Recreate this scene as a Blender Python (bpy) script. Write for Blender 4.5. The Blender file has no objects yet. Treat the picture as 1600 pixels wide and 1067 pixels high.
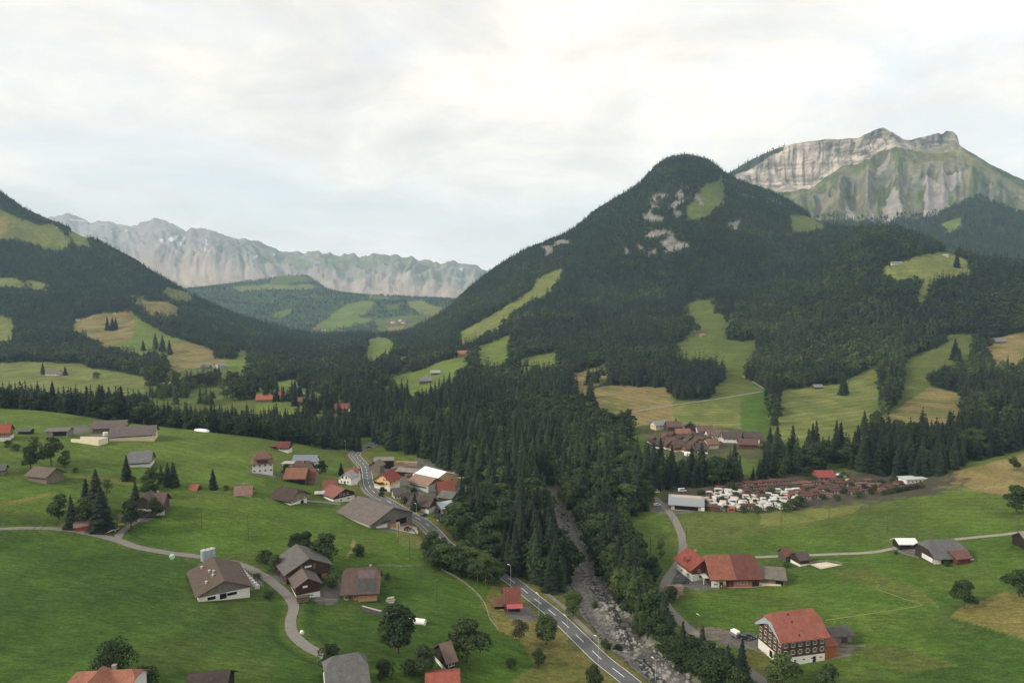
import bpy, math, random
import numpy as np
from mathutils import Vector, Matrix
random.seed(7); RNG = np.random.default_rng(7)
SC = bpy.context.scene; COL = SC.collection
PI = math.pi
# ------------------------------------------------------------------ camera
F = 1067.0; CZ = 120.0; PITCH = math.atan(63.5/1067)
cp, sp = math.cos(PITCH), math.sin(PITCH)
cam = bpy.data.cameras.new('camera'); co = bpy.data.objects.new('camera', cam); COL.objects.link(co)
cam.sensor_width = 36; cam.lens = 36*F/1600; cam.clip_start = 1; cam.clip_end = 60000
co.location = (0, 0, CZ); co.rotation_euler = (PI/2-PITCH, 0, 0); SC.camera = co
def uw(px, py):
    """photo pixel -> horizontal and vertical slope of the sight line"""
    a = (np.asarray(px, float)-800)/F; b = (533.5-np.asarray(py, float))/F
    k = cp+b*sp
    return a/k, (b*cp-sp)/k
def proj(x, y, z):
    d = y*cp-(z-CZ)*sp; v = y*sp+(z-CZ)*cp
    return 800+F*x/d, 533.5-F*v/d
# ------------------------------------------------------------------ noise
def _h(ix, iy, s):
    n = (ix.astype(np.int64)*374761393+iy.astype(np.int64)*668265263+s*1442695041) & 0x7fffffff
    n = ((n ^ (n >> 13))*1274126177) & 0x7fffffff
    n = (n ^ (n >> 16))
    return (n & 0xffff)/65535.0
def vnoise(x, y, s=0):
    x = np.asarray(x, float); y = np.asarray(y, float)
    ix = np.floor(x); iy = np.floor(y); fx = x-ix; fy = y-iy
    fx = fx*fx*fx*(fx*(fx*6-15)+10); fy = fy*fy*fy*(fy*(fy*6-15)+10)
    a = _h(ix, iy, s); b = _h(ix+1, iy, s); c = _h(ix, iy+1, s); d = _h(ix+1, iy+1, s)
    return (a*(1-fx)+b*fx)*(1-fy)+(c*(1-fx)+d*fx)*fy
def fbm(x, y, o=4, s=0):
    t = 0; a = 0.5; n = 0
    for k in range(o):
        t = t+a*vnoise(x, y, s+k*17); n += a; a *= .5; x = x*2.03+5.1; y = y*2.03+9.7
    return t/n
def ridged(x, y, o=4, s=0):
    t = 0; a = 0.5; n = 0
    for k in range(o):
        t = t+a*(1-np.abs(2*vnoise(x, y, s+k*13)-1)); n += a; a *= .5; x = x*2.1+3.3; y = y*2.1+7.7
    return t/n
def sstep(a, b, x):
    t = np.clip((x-a)/(b-a), 0, 1); return t*t*(3-2*t)
def inpoly(poly, X, Y):
    poly = np.asarray(poly, float); r = np.zeros(X.shape, bool)
    x0, y0 = poly.min(0); x1, y1 = poly.max(0)
    m = (X >= x0) & (X <= x1) & (Y >= y0) & (Y <= y1)
    xs = X[m]; ys = Y[m]; c = np.zeros(xs.shape, bool); j = len(poly)-1
    for i in range(len(poly)):
        xi, yi = poly[i]; xj, yj = poly[j]
        if yi != yj:
            c ^= ((yi > ys) != (yj > ys)) & (xs < (xj-xi)*(ys-yi)/(yj-yi)+xi)
        j = i
    r[m] = c; return r
# ------------------------------------------------------------------ object helpers
def tag(o, label=None, cat=None, group=None, kind=None):
    if label: o['label'] = label
    if cat: o['category'] = cat
    if group: o['group'] = group
    if kind: o['kind'] = kind
    return o
def empty(name, loc, rz=0, label=None, cat=None, group=None):
    o = bpy.data.objects.new(name, None); COL.objects.link(o); o.location = loc; o.rotation_euler = (0, 0, rz)
    o.empty_display_size = .3
    return tag(o, label, cat, group)
def copy_tree(o, parent=None):
    c = o.copy(); COL.objects.link(c); c.parent = parent
    for ch in list(o.children): copy_tree(ch, c)
    return c
def newmesh(name, V, Fs, mats=(), mi=None, smooth=False):
    me = bpy.data.meshes.new(name); me.from_pydata([tuple(v) for v in V], [], [tuple(f) for f in Fs])
    for m in mats: me.materials.append(m)
    if mi is not None: me.polygons.foreach_set('material_index', mi)
    if smooth: me.polygons.foreach_set('use_smooth', [True]*len(me.polygons))
    me.update(); return me
def link(name, me, parent=None):
    o = bpy.data.objects.new(name, me); COL.objects.link(o); o.parent = parent; return o
def gridmesh(name, X, Y, Z, mat, col=None, attrs={}, smooth=True):
    nu, ny = X.shape
    me = bpy.data.meshes.new(name)
    idx = np.arange(nu*ny).reshape(nu, ny)
    q = np.stack([idx[:-1, :-1], idx[1:, :-1], idx[1:, 1:], idx[:-1, 1:]], -1).reshape(-1, 4)
    nf = len(q)
    me.vertices.add(nu*ny); me.vertices.foreach_set('co', np.stack([X, Y, Z], -1).astype(np.float32).ravel())
    me.loops.add(nf*4); me.loops.foreach_set('vertex_index', q.astype(np.int32).ravel())
    me.polygons.add(nf); me.polygons.foreach_set('loop_start', np.arange(0, nf*4, 4, dtype=np.int32))
    me.polygons.foreach_set('use_smooth', np.full(nf, smooth))
    me.update(calc_edges=True)
    if col is not None:
        a = me.color_attributes.new('land', 'FLOAT_COLOR', 'POINT')
        a.data.foreach_set('color', np.concatenate([col.reshape(-1, 3), np.ones((nu*ny, 1))], 1).astype(np.float32).ravel())
    for k, v in attrs.items():
        a = me.attributes.new(k, 'FLOAT', 'POINT'); a.data.foreach_set('value', v.astype(np.float32).ravel())
    me.materials.append(mat)
    return link(name, me)
# ------------------------------------------------------------------ materials
class NT:
    def __init__(s, name):
        s.m = bpy.data.materials.new(name); s.m.use_nodes = True; s.t = s.m.node_tree
        s.b = s.t.nodes['Principled BSDF']; s.b.inputs['Specular IOR Level'].default_value = .25
    def n(s, typ, **k):
        nd = s.t.nodes.new(typ)
        for a, v in k.items():
            if a in nd.inputs.keys(): s.set(nd.inputs[a], v)
            else: setattr(nd, a, v)
        return nd
    def set(s, inp, v):
        if hasattr(v, 'is_output'): s.t.links.new(v, inp)
        elif isinstance(v, tuple) and len(v) == 3 and inp.type == 'RGBA': inp.default_value = (*v, 1)
        else: inp.default_value = v
    def noise(s, scale, detail=4, vec=None, rough=.55, dist=0):
        nd = s.n('ShaderNodeTexNoise'); nd.inputs['Scale'].default_value = scale; nd.inputs['Detail'].default_value = detail
        nd.inputs['Roughness'].default_value = rough; nd.inputs['Distortion'].default_value = dist
        if vec is not None: s.t.links.new(vec, nd.inputs['Vector'])
        return nd.outputs['Fac']
    def ramp(s, fac, stops):
        nd = s.n('ShaderNodeValToRGB'); s.t.links.new(fac, nd.inputs['Fac']); e = nd.color_ramp.elements
        while len(e) < len(stops): e.new(.5)
        for k, (p, c) in zip(e, stops):
            k.position = p; k.color = (*c, 1) if isinstance(c, tuple) else (c, c, c, 1)
        return nd.outputs['Color']
    def mix(s, fac, a, b, blend='MIX'):
        nd = s.t.nodes.new('ShaderNodeMix'); nd.data_type = 'RGBA'; nd.blend_type = blend; nd.clamp_factor = True
        s.set(nd.inputs[0], fac); s.set(nd.inputs[6], a); s.set(nd.inputs[7], b)
        return nd.outputs[2]
    def math(s, op, a, b=0.0):
        nd = s.t.nodes.new('ShaderNodeMath'); nd.operation = op; s.set(nd.inputs[0], a); s.set(nd.inputs[1], b); return nd.outputs[0]
    def geo(s): return s.n('ShaderNodeNewGeometry').outputs['Position']
    def obj(s): return s.n('ShaderNodeTexCoord').outputs['Object']
    def rnd(s): return s.n('ShaderNodeObjectInfo').outputs['Random']
    def attr(s, name): return s.n('ShaderNodeAttribute', attribute_name=name)
    def mapping(s, vec, scale=(1, 1, 1), rot=(0, 0, 0)):
        nd = s.t.nodes.new('ShaderNodeMapping'); s.t.links.new(vec, nd.inputs['Vector'])
        nd.inputs['Scale'].default_value = scale; nd.inputs['Rotation'].default_value = rot; return nd.outputs[0]
    def bump(s, h, strength=.5, dist=.1):
        nd = s.t.nodes.new('ShaderNodeBump'); s.t.links.new(h, nd.inputs['Height'])
        nd.inputs['Strength'].default_value = strength; nd.inputs['Distance'].default_value = dist
        s.t.links.new(nd.outputs[0], s.b.inputs['Normal'])
    def out(s, col=None, rough=.9, spec=None, metal=0):
        if col is not None: s.set(s.b.inputs['Base Color'], col)
        s.set(s.b.inputs['Roughness'], rough); s.b.inputs['Metallic'].default_value = metal
        if spec is not None: s.b.inputs['Specular IOR Level'].default_value = spec
        return s.m
def scl(c, k): return tuple(min(1, v*k) for v in c)
_MC = {}
def weathered(name, c, amp=.35, scale=.8, rough=.85, streak=(1, 1, 1), spec=.2):
    """painted, tiled or timber surface with uneven weathering"""
    key = (name, c)
    if key in _MC: return _MC[key]
    t = NT(name); v = t.mapping(t.obj(), streak)
    n1 = t.noise(scale, 5, v, .65); n2 = t.noise(scale*7, 3, v, .6)
    a = t.ramp(n1, [(.3, scl(c, 1-amp)), (.7, scl(c, 1+amp))])
    b = t.mix(.45, a, t.ramp(n2, [(.35, scl(c, 1-amp)), (.65, scl(c, 1+amp))]))
    _MC[key] = t.out(b, rough, spec); return _MC[key]
def rooftile(name, c, amp=.42, course=.35):
    """tiles in courses: wave along the slope plus patches"""
    key = ('tile', name, c)
    if key in _MC: return _MC[key]
    c = scl(c, .66)
    t = NT(name); p = t.obj()
    n1 = t.noise(.5, 5, p, .65); n2 = t.noise(4.5, 3, t.mapping(p, (1, 1, 1.6)), .6)
    a = t.ramp(n1, [(.3, scl(c, 1-amp)), (.7, scl(c, 1+amp))])
    a = t.mix(.5, a, t.ramp(n2, [(.35, scl(c, 1-amp*1.3)), (.65, scl(c, 1+amp))]))
    w = t.n('ShaderNodeTexWave', wave_type='BANDS', bands_direction='Z'); t.t.links.new(p, w.inputs['Vector'])
    w.inputs['Scale'].default_value = 1.6; w.inputs['Distortion'].default_value = .6
    a = t.mix(.25, a, t.mix(1.0, a, t.ramp(w.outputs['Fac'], [(0, .6), (.3, 1.0)]), 'MULTIPLY'))
    st = t.noise(1.4, 4, t.mapping(p, (1.6, 1.6, .25)), .7)
    a = t.mix(t.ramp(st, [(.55, 0.0), (.75, .5)]), a, scl(c, .45))
    _MC[key] = t.out(a, .8, .25); return _MC[key]
def planks(name, c, amp=.35):
    key = ('plank', name, c)
    if key in _MC: return _MC[key]
    c = scl(c, .75)
    t = NT(name); p = t.obj()
    n = t.noise(3, 4, t.mapping(p, (2.2, 2.2, .12)), .6); n2 = t.noise(.5, 4, p)
    a = t.mix(.5, t.ramp(n, [(.35, scl(c, 1-amp)), (.65, scl(c, 1+amp))]), t.ramp(n2, [(.3, scl(c, 1-amp)), (.7, scl(c, 1+amp*.8))]))
    _MC[key] = t.out(a, .9, .15); return _MC[key]
def plain(name, c, rough=.6, spec=.4, metal=0):
    key = ('pl', name, c)
    if key in _MC: return _MC[key]
    t = NT(name); n = t.noise(2.5, 3, t.obj())
    _MC[key] = t.out(t.ramp(n, [(.3, scl(c, .86)), (.7, scl(c, 1.1))]), rough, spec, metal); return _MC[key]
# ------------------------------------------------------------------ terrain: section lines from near to far, (pixel column, pixel row, height) or (column, row, distance)
NU = 1000
US = np.linspace(-1.02, 1.02, NU)
YS = np.concatenate([np.exp(np.linspace(math.log(20), math.log(150), 24, endpoint=False)), np.exp(np.linspace(math.log(150), math.log(3500), 600))])
LY = np.log(YS); NY = len(YS)
def zline(pts):           # row + height known
    u, Y, Z = [], [], []
    for px, py, z in pts:
        a, w = uw(px, py); u.append(a); Z.append(z); Y.append((z-CZ)/w)
    return np.interp(US, u, np.log(Y)), np.interp(US, u, Z)
def yline(pts, dz=0):     # row + distance known
    u, Y, Z = [], [], []
    for px, py, d in pts:
        a, w = uw(px, py); u.append(a); Y.append(d); Z.append(CZ+w*d)
    return np.interp(US, u, np.log(Y)), np.interp(US, u, Z)+dz
PXS = [-400, 0, 200, 400, 550, 700, 800, 900, 1000, 1200, 1400, 1600, 2000]
def row(py, zs): return zline([(a, py, z) for a, z in zip(PXS, zs)])
L1100 = row(1100, [30, 26, 25, 20, 14, 9, 6, 3, 0, 0, 1, 4, 8])
near = (np.full(NU, math.log(20.)), L1100[1]+2)
LINES = [near, L1100,
    row(950, [30, 24, 21, 15, 10, 9, 5, 2, 0, 0, 3, 8, 14]),
    row(850, [34, 26, 21, 16, 14, 6, 2, 0, 0, 0, 5, 10, 14]),
    row(800, [38, 30, 24, 20, 12, 3, 1, 0, 0, 0, 6, 11, 16]),
    zline([(-400, 742, 42), (0, 745, 34), (200, 748, 28), (400, 750, 22), (550, 752, 9), (700, 752, 1), (800, 752, 0), (1000, 752, 0), (1200, 752, 1), (1400, 758, 4), (1500, 755, 10), (1600, 752, 13), (2000, 745, 18)]),
    zline([(-400, 630, 46), (0, 638, 40), (250, 667, 32), (400, 688, 26), (480, 701, 14), (545, 712, 5), (600, 715, 2), (700, 718, 0), (900, 718, 0), (1000, 708, 2), (1200, 708, 2), (1400, 722, 4), (1450, 740, 9), (1500, 736, 12), (1600, 714, 15), (2000, 690, 22)]),
    zline([(-400, 655, 12), (0, 668, 7), (250, 678, 6), (400, 680, 5), (545, 682, 3), (700, 684, 1), (900, 684, 2), (1000, 680, 3), (1200, 680, 3), (1400, 690, 3), (1600, 690, 4), (2000, 670, 8)]),
    zline([(-400, 590, 8), (0, 598, 6), (200, 600, 7), (400, 605, 6), (500, 615, 3), (600, 630, 3), (700, 640, 4), (900, 640, 5), (1000, 640, 5), (1100, 635, 4), (1200, 640, 4), (1300, 655, 4), (1400, 668, 4), (1600, 665, 5), (2000, 650, 9)]),
    yline([(-400, 560, 1300), (0, 570, 1150), (200, 560, 1250), (300, 575, 1150), (400, 560, 1300), (500, 575, 1200), (560, 570, 1250), (600, 572, 1200), (640, 592, 1060), (700, 588, 1020), (800, 592, 960), (900, 600, 930), (1000, 605, 900), (1100, 600, 900), (1200, 605, 880), (1300, 610, 850), (1400, 615, 800), (1500, 620, 780), (1600, 610, 800), (2000, 590, 850)]),
    yline([(-400, 480, 1700), (0, 510, 1600), (100, 505, 1600), (200, 490, 1700), (300, 505, 1700), (400, 540, 1650), (500, 543, 1800), (560, 532, 2000), (610, 545, 1650), (700, 545, 1300), (800, 545, 1250), (900, 550, 1200), (1000, 550, 1150), (1100, 540, 1150), (1200, 550, 1100), (1300, 555, 1050), (1400, 560, 1000), (1500, 545, 1000), (1600, 530, 1000), (2000, 510, 1050)]),
    yline([(-400, 370, 2100), (0, 410, 2100), (100, 420, 2100), (200, 440, 2100), (300, 478, 2150), (400, 512, 2150), (500, 530, 2200), (560, 524, 2500), (600, 530, 2050), (700, 512, 1700), (800, 480, 1650), (900, 472, 1600), (1000, 462, 1600), (1100, 450, 1600), (1200, 436, 1600), (1290, 385, 1800), (1340, 354, 1750), (1400, 350, 1700), (1440, 362, 1650), (1480, 382, 1600), (1540, 400, 1550), (1600, 410, 1500), (2000, 420, 1400)]),
    yline([(-400, 150, 2600), (-100, 258, 2550), (0, 307, 2500), (60, 341, 2480), (130, 368, 2450), (200, 401, 2450), (260, 440, 2450), (320, 474, 2450), (380, 498, 2450), (440, 517, 2450), (500, 529, 2500), (560, 523, 2800), (600, 527, 2300), (640, 520, 2250), (680, 497, 2250), (700, 483, 2250), (740, 443, 2300), (800, 402, 2400), (860, 377, 2450), (900, 357, 2500), (930, 332, 2500), (1000, 292, 2550), (1030, 262, 2600), (1050, 252, 2600), (1075, 249, 2600), (1110, 258, 2600), (1140, 282, 2550), (1200, 307, 2500), (1290, 352, 2300), (1340, 372, 2200), (1400, 390, 2200), (1600, 440, 2100), (2000, 440, 2000)]),
]
last = LINES[-1]
valley = np.exp(-((US+0.225)/.02)**2)
LINES.append((last[0]+math.log(1.16), np.maximum(last[1]*.72-30, -20)))
LINES.append((np.full(NU, math.log(3600.)), np.maximum(last[1]*.35-120, -60)*(1-valley)+valley*5))
KY = np.array([l[0] for l in LINES]); KZ = np.array([l[1] for l in LINES])
for k in range(1, len(KY)): KY[k] = np.maximum(KY[k], KY[k-1]+.012)
# smooth the lines along the columns so no facets show
def smooth_u(A, n):
    k = np.hanning(2*n+1); k /= k.sum()
    return np.array([np.convolve(np.pad(a, n, mode='edge'), k, 'valid') for a in A])
KZ[:9] = smooth_u(KZ[:9], 28); KY[:9] = smooth_u(KY[:9], 28); KZ[9:] = smooth_u(KZ[9:], 9); KY[9:] = smooth_u(KY[9:], 9)
def pchip(xk, yk, x):
    h = np.diff(xk); d = np.diff(yk)/h; n = len(xk); m = np.zeros(n)
    w1 = 2*h[1:]+h[:-1]; w2 = h[1:]+2*h[:-1]
    ok = d[:-1]*d[1:] > 0
    m[1:-1] = np.where(ok, (w1+w2)/(w1/np.where(ok, d[:-1], 1)+w2/np.where(ok, d[1:], 1)), 0)
    m[0] = d[0]; m[-1] = d[-1]
    i = np.clip(np.searchsorted(xk, x)-1, 0, n-2); t = (x-xk[i])/h[i]
    return (yk[i]*(1+2*t)*(1-t)**2+m[i]*h[i]*t*(1-t)**2+yk[i+1]*t*t*(3-2*t)+m[i+1]*h[i]*t*t*(t-1))
Z = np.array([pchip(KY[:, i], KZ[:, i], LY) for i in range(NU)])
U2, Y2 = np.meshgrid(US, YS, indexing='ij'); X2 = U2*Y2
steep = sstep(1150, 1700, Y2)*sstep(.03, .12, np.abs(U2+.22))
Z += (fbm(X2/330, Y2/330, 5, 3)-.5)*58*steep
Z -= (ridged(X2/520+Y2/1700, Y2/1500, 3, 5)-.5)*80*steep*(1-.75*sstep(2150, 2420, Y2))
Z += (fbm(X2/70, Y2/70, 3, 11)-.5)*3.0*sstep(150, 320, Y2)*(1-steep)+(fbm(X2/26, Y2/26, 3, 12)-.5)*.8
def H(x, y):
    x = np.asarray(x, float); y = np.asarray(y, float)
    fu = np.clip((x/y-US[0])/(US[1]-US[0]), 0, NU-1.001); fy = np.clip(np.interp(np.log(y), LY, np.arange(NY)), 0, NY-1.001)
    i = fu.astype(int); j = fy.astype(int); a = fu-i; b = fy-j
    return (Z[i, j]*(1-a)+Z[i+1, j]*a)*(1-b)+(Z[i, j+1]*(1-a)+Z[i+1, j+1]*a)*b
def at(px, py, ymin=120):
    """where the sight line of a photo pixel meets the ground"""
    u, w = uw(px, py); u = float(u); w = float(w)
    fu = min(max((u-US[0])/(US[1]-US[0]), 0), NU-1.001); i = int(fu); a = fu-i
    z = Z[i]*(1-a)+Z[i+1]*a; d = CZ+w*YS-z
    ok = np.where((d <= 0) & (YS > ymin))[0]
    if len(ok) == 0: return Vector((u*3000, 3000, float(np.interp(3000, YS, z))))
    k = ok[0]; t = d[k-1]/(d[k-1]-d[k]) if d[k-1] > 0 else 0
    y = YS[k-1]+t*(YS[k]-YS[k-1])
    return Vector((u*y, y, CZ+w*y))
def catmull(P, step):
    P = np.asarray(P, float); P = np.vstack([2*P[0]-P[1], P, 2*P[-1]-P[-2]]); out = []
    for i in range(1, len(P)-2):
        p0, p1, p2, p3 = P[i-1:i+3]; n = max(2, int(np.linalg.norm(p2-p1)/step))
        for t in np.linspace(0, 1, n, endpoint=False):
            out.append(.5*(2*p1+(p2-p0)*t+(2*p0-5*p1+4*p2-p3)*t*t+(3*p1-p0-3*p2+p3)*t**3))
    out.append(P[-2]); return np.array(out)
def path(pix, step=2.5, sm=9):
    P = np.array([[*at(a, b)] for a, b in pix]); C = catmull(P[:, :2], step); z = H(C[:, 0], C[:, 1])
    k = np.hanning(2*sm+1); k /= k.sum(); z = np.convolve(np.pad(z, sm, mode='edge'), k, 'valid')
    return np.column_stack([C, z])
def stamp(P, rad):
    D = np.full(Z.shape, 1e9); R = np.zeros(Z.shape)
    for x, y, z in P:
        j0, j1 = np.searchsorted(YS, [y-rad, y+rad]); j0 = max(0, j0); 
        i0 = int(max(0, np.searchsorted(US, min((x-rad)/(y-rad), (x-rad)/(y+rad))))); i1 = int(min(NU, np.searchsorted(US, max((x+rad)/(y-rad), (x+rad)/(y+rad)))+1))
        d = np.hypot(X2[i0:i1, j0:j1]-x, Y2[i0:i1, j0:j1]-y); s = D[i0:i1, j0:j1]; m = d < s
        s[m] = d[m]; R[i0:i1, j0:j1][m] = z
    return D, R
# ---- river bed and the roads cut into the slope
def pz(px, py, z):
    u, w = uw(px, py); y = (z-CZ)/float(w); return float(u)*y, y
RIVER = catmull([pz(a, b, -4.8) for a, b in [(1130, 1130), (1078, 1090), (1042, 1064), (1008, 1036), (972, 1000), (943, 960), (917, 915), (903, 880), (890, 850), (873, 815), (863, 790), (859, 776), (856, 768)]], 3)
RIVER = np.column_stack([RIVER, np.zeros(len(RIVER))])
RIVER[:, 2] = -5.2+np.linspace(0, .6, len(RIVER))
RD, RZ = stamp(RIVER, 34)
w_ = 1-sstep(7.0, 15, RD+2.5*(fbm(X2/9, Y2/9, 2, 4)-.5)); Z = Z*(1-w_)+RZ*w_
ROADS = {
 'main': (path([(1040, 1120), (985, 1067), (940, 1030), (905, 996), (868, 962), (835, 935), (800, 908), (770, 888), (735, 868), (700, 852), (684, 836), (665, 818), (640, 803), (612, 786), (588, 772), (577, 758), (574, 744), (571, 730), (561, 718), (556, 710), (566, 703), (580, 697), (592, 692)]), 6.6),
 'lane': (path([(1215, 1080), (1180, 1056), (1130, 1022), (1098, 1000), (1075, 981), (1056, 963), (1040, 945), (1036, 925), (1043, 905), (1056, 886), (1066, 866), (1067, 846), (1061, 826), (1048, 803), (1033, 787), (1022, 777)]), 4.2),
 'farm': (path([(510, 1026), (480, 1010), (458, 990), (454, 970), (459, 948), (447, 928), (430, 913), (412, 900), (385, 886), (360, 878), (310, 870), (265, 864), (215, 855), (185, 845), (150, 836), (110, 828), (60, 825), (0, 826), (-90, 830)]), 3.6),
 'yard': (path([(182, 845), (190, 832), (205, 820), (222, 808)]), 3.2),
 'gravel': (path([(1180, 871), (1230, 869), (1300, 866), (1360, 863), (1395, 857), (1440, 848), (1500, 842), (1560, 836), (1640, 828)]), 2.6),
 'cycle': (path([(1045, 1100), (1010, 1065), (975, 1036), (945, 1012), (910, 980), (885, 955), (862, 935), (850, 925)]), 2.2),
 'side': (path([(556, 709), (545, 706), (520, 704), (495, 702)]), 3.),
 'village': (path([(584, 768), (600, 778), (560, 780), (540, 790), (500, 785), (475, 780)]) if False else path([(532, 790), (505, 785), (480, 781), (470, 777)]), 2.8),
}
for k in ('cycle', 'yard', 'gravel', 'side', 'village', 'farm', 'lane', 'main'):
    P, w = ROADS[k]
    D, R = stamp(P, w*2.4+4); a = 1-sstep(w*.5+1.4, w*1.2+3.4, D); Z = Z*(1-a)+R*a
for px, py, r in [(705, 775, 26), (640, 745, 22), (620, 780, 14)]: pass
PX2, PY2 = proj(X2, Y2, Z)
# ------------------------------------------------------------------ land cover (what grows where), traced as closed outlines
GR = (.056, .102, .016); GB = (.102, .138, .029); YG = (.125, .142, .042); TN = (.175, .142, .06); DR = (.12, .112, .036); FF = (.022, .034, .014); RK = (.19, .18, .168); GD = (.037, .073, .014); OL = (.075, .098, .024)
ROCKS = [
 [(1003,334),(1024,310),(1060,298),(1072,301),(1060,319),(1054,340),(1000,343)], [(994,403),(997,388),(1033,358),(1054,358),(1051,373),(1081,382),(1054,394),(1024,397)],
 [(970,386),(976,383),(983,395),(973,398)], [(913,475),(922,464),(938,463),(934,475),(919,481)], [(847,400),(850,388),(886,361),(886,373),(862,394)], [(733,460),(742,442),(757,442),(751,454),(739,457)], [(1134,350),(1160,345),(1156,358),(1138,360)]]
MEADOWS = [
 (YG, [(-60,318),(0,326),(25,339),(50,350),(60,352),(84,349),(111,376),(87,386),(60,376),(27,364),(0,366),(-60,366)]), (YG, [(39,344),(60,352),(84,349),(111,376),(87,384),(60,370)]), (TN, [(-60,335),(0,337),(27,359),(0,362),(-60,365)]), (YG, [(105,355),(147,377),(120,376)]),  # pale ridge pasture; first outline widened, its yellow also carries painted sunlight
 (YG, [(-80,432),(0,433),(60,439),(81,446),(69,448),(39,441),(0,440),(-80,441)]), (YG, [(253,446),(306,460),(288,464),(264,460)]), (YG, [(201,461),(231,463),(234,467),(204,466)]),
 (TN, [(219,472),(264,470),(282,485),(255,487),(234,484)]),
 (GB, [(108,511),(123,499),(156,490),(207,487),(215,496),(228,505),(249,517),(288,532),(318,541),(333,548),(336,559),(369,562),(372,544),(393,553),(385,570),(375,600),(261,600),(258,568),(268,556),(264,550),(240,541),(222,547),(207,544),(180,535),(159,532),(147,517),(126,514)]),
 (TN, [(108,511),(123,499),(156,490),(207,487),(212,498),(200,506),(208,512),(206,519),(160,527),(147,517),(126,514)]), (TN, [(266,541),(288,532),(318,541),(333,548),(336,559),(360,566),(300,574),(258,572),(258,566),(268,556)]),
 (YG, [(-80,490),(0,493),(24,500),(18,520),(9,525),(-80,520)]), (YG, [(-200,570),(0,567),(45,565),(129,568),(144,577),(180,580),(225,589),(235,604),(130,606),(40,602),(0,600),(-200,605)]),
 (OL, [(250,590),(300,575),(370,572),(390,590),(372,606),(345,613),(400,622),(400,634),(300,630),(252,614)]), (GB, [(400,602),(466,592),(464,608),(475,617),(481,627),(514,637),(484,644),(445,637),(400,625)]),
 (OL, [(225,600),(255,590),(330,596),(400,600),(470,606),(520,620),(560,641),(500,650),(420,644),(330,638),(270,632),(225,618)]),
 (GB, [(400,602),(466,592),(464,608),(475,617),(481,627),(514,637),(484,644),(445,637),(400,625)]),
 (GB, [(574,530),(592,524),(622,536),(586,554),(559,560),(572,551)]),
 (YG, [(880,419),(856,425),(838,437),(832,452),(748,503),(718,521),(718,533),(739,524),(781,500),(820,467),(862,446)]), (GB, [(799,522),(745,542),(742,551),(760,560),(790,557),(799,542)]),
 (GB, [(588,597),(649,578),(715,555),(742,553),(718,575),(700,587),(679,599),(643,610),(640,596),(592,602)]), (YG, [(604,566),(646,552),(640,560),(607,570)]), (GB, [(832,556),(868,551),(868,562),(790,574),(800,566)]),
 (OL, [(1067,479),(1085,470),(1116,468),(1116,488),(1133,492),(1166,485),(1136,500),(1133,515),(1136,530),(1160,533),(1181,531),(1184,542),(1169,557),(1164,575),(1166,590),(1199,611),(1196,635),(1214,656),(1187,694),(1100,684),(1040,676),(1000,662),(975,641),(950,635),(917,611),(944,603),(986,603),(1040,605),(1058,626),(1109,624),(1115,608),(1136,590),(1134,557),(1100,548),(1073,548),(1049,540),(1070,530),(1088,506),(1079,482)]),
 (YG, [(1016,652),(1060,633),(1157,620),(1160,656),(1214,656),(1187,690),(1100,680),(1040,668)]), (GR, [(1157,620),(1196,613),(1196,635),(1210,652),(1160,656)]), (TN, [(917,611),(944,603),(986,603),(1040,605),(1055,629),(975,641),(950,635)]),
 (TN, [(887,587),(938,572),(953,560),(947,578),(920,587),(911,608)]),
 (YG, [(1219,608),(1312,600),(1330,590),(1381,563),(1375,578),(1370,602),(1381,617),(1360,635),(1366,653),(1348,668),(1342,697),(1288,697),(1210,668),(1219,647),(1216,632)]),
 (OL, [(1414,560),(1480,536),(1480,521),(1522,524),(1513,548),(1486,560),(1453,572),(1453,602),(1507,617),(1507,644),(1474,647),(1438,641),(1387,678),(1357,668),(1411,620),(1408,584)]), (TN, [(1400,640),(1453,604),(1507,617),(1507,644),(1474,647),(1438,641),(1387,678),(1360,668)]),
 (TN, [(1540,530),(1600,518),(1700,508),(1700,548),(1600,549),(1567,556),(1552,548)]), (GB, [(1530,632),(1600,630),(1720,630),(1720,645),(1600,643),(1546,645)]),
 (YG, [(1373,420),(1408,410),(1450,396),(1480,393),(1525,414),(1501,420),(1462,422),(1452,440),(1440,464),(1432,462),(1443,443),(1445,421),(1390,428)]),
 (OL, [(1099,289),(1132,280),(1132,310),(1114,319),(1105,331),(1081,334),(1072,322),(1087,313)]), (OL, [(1234,336),(1297,342),(1282,352),(1237,354)]),
]
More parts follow.
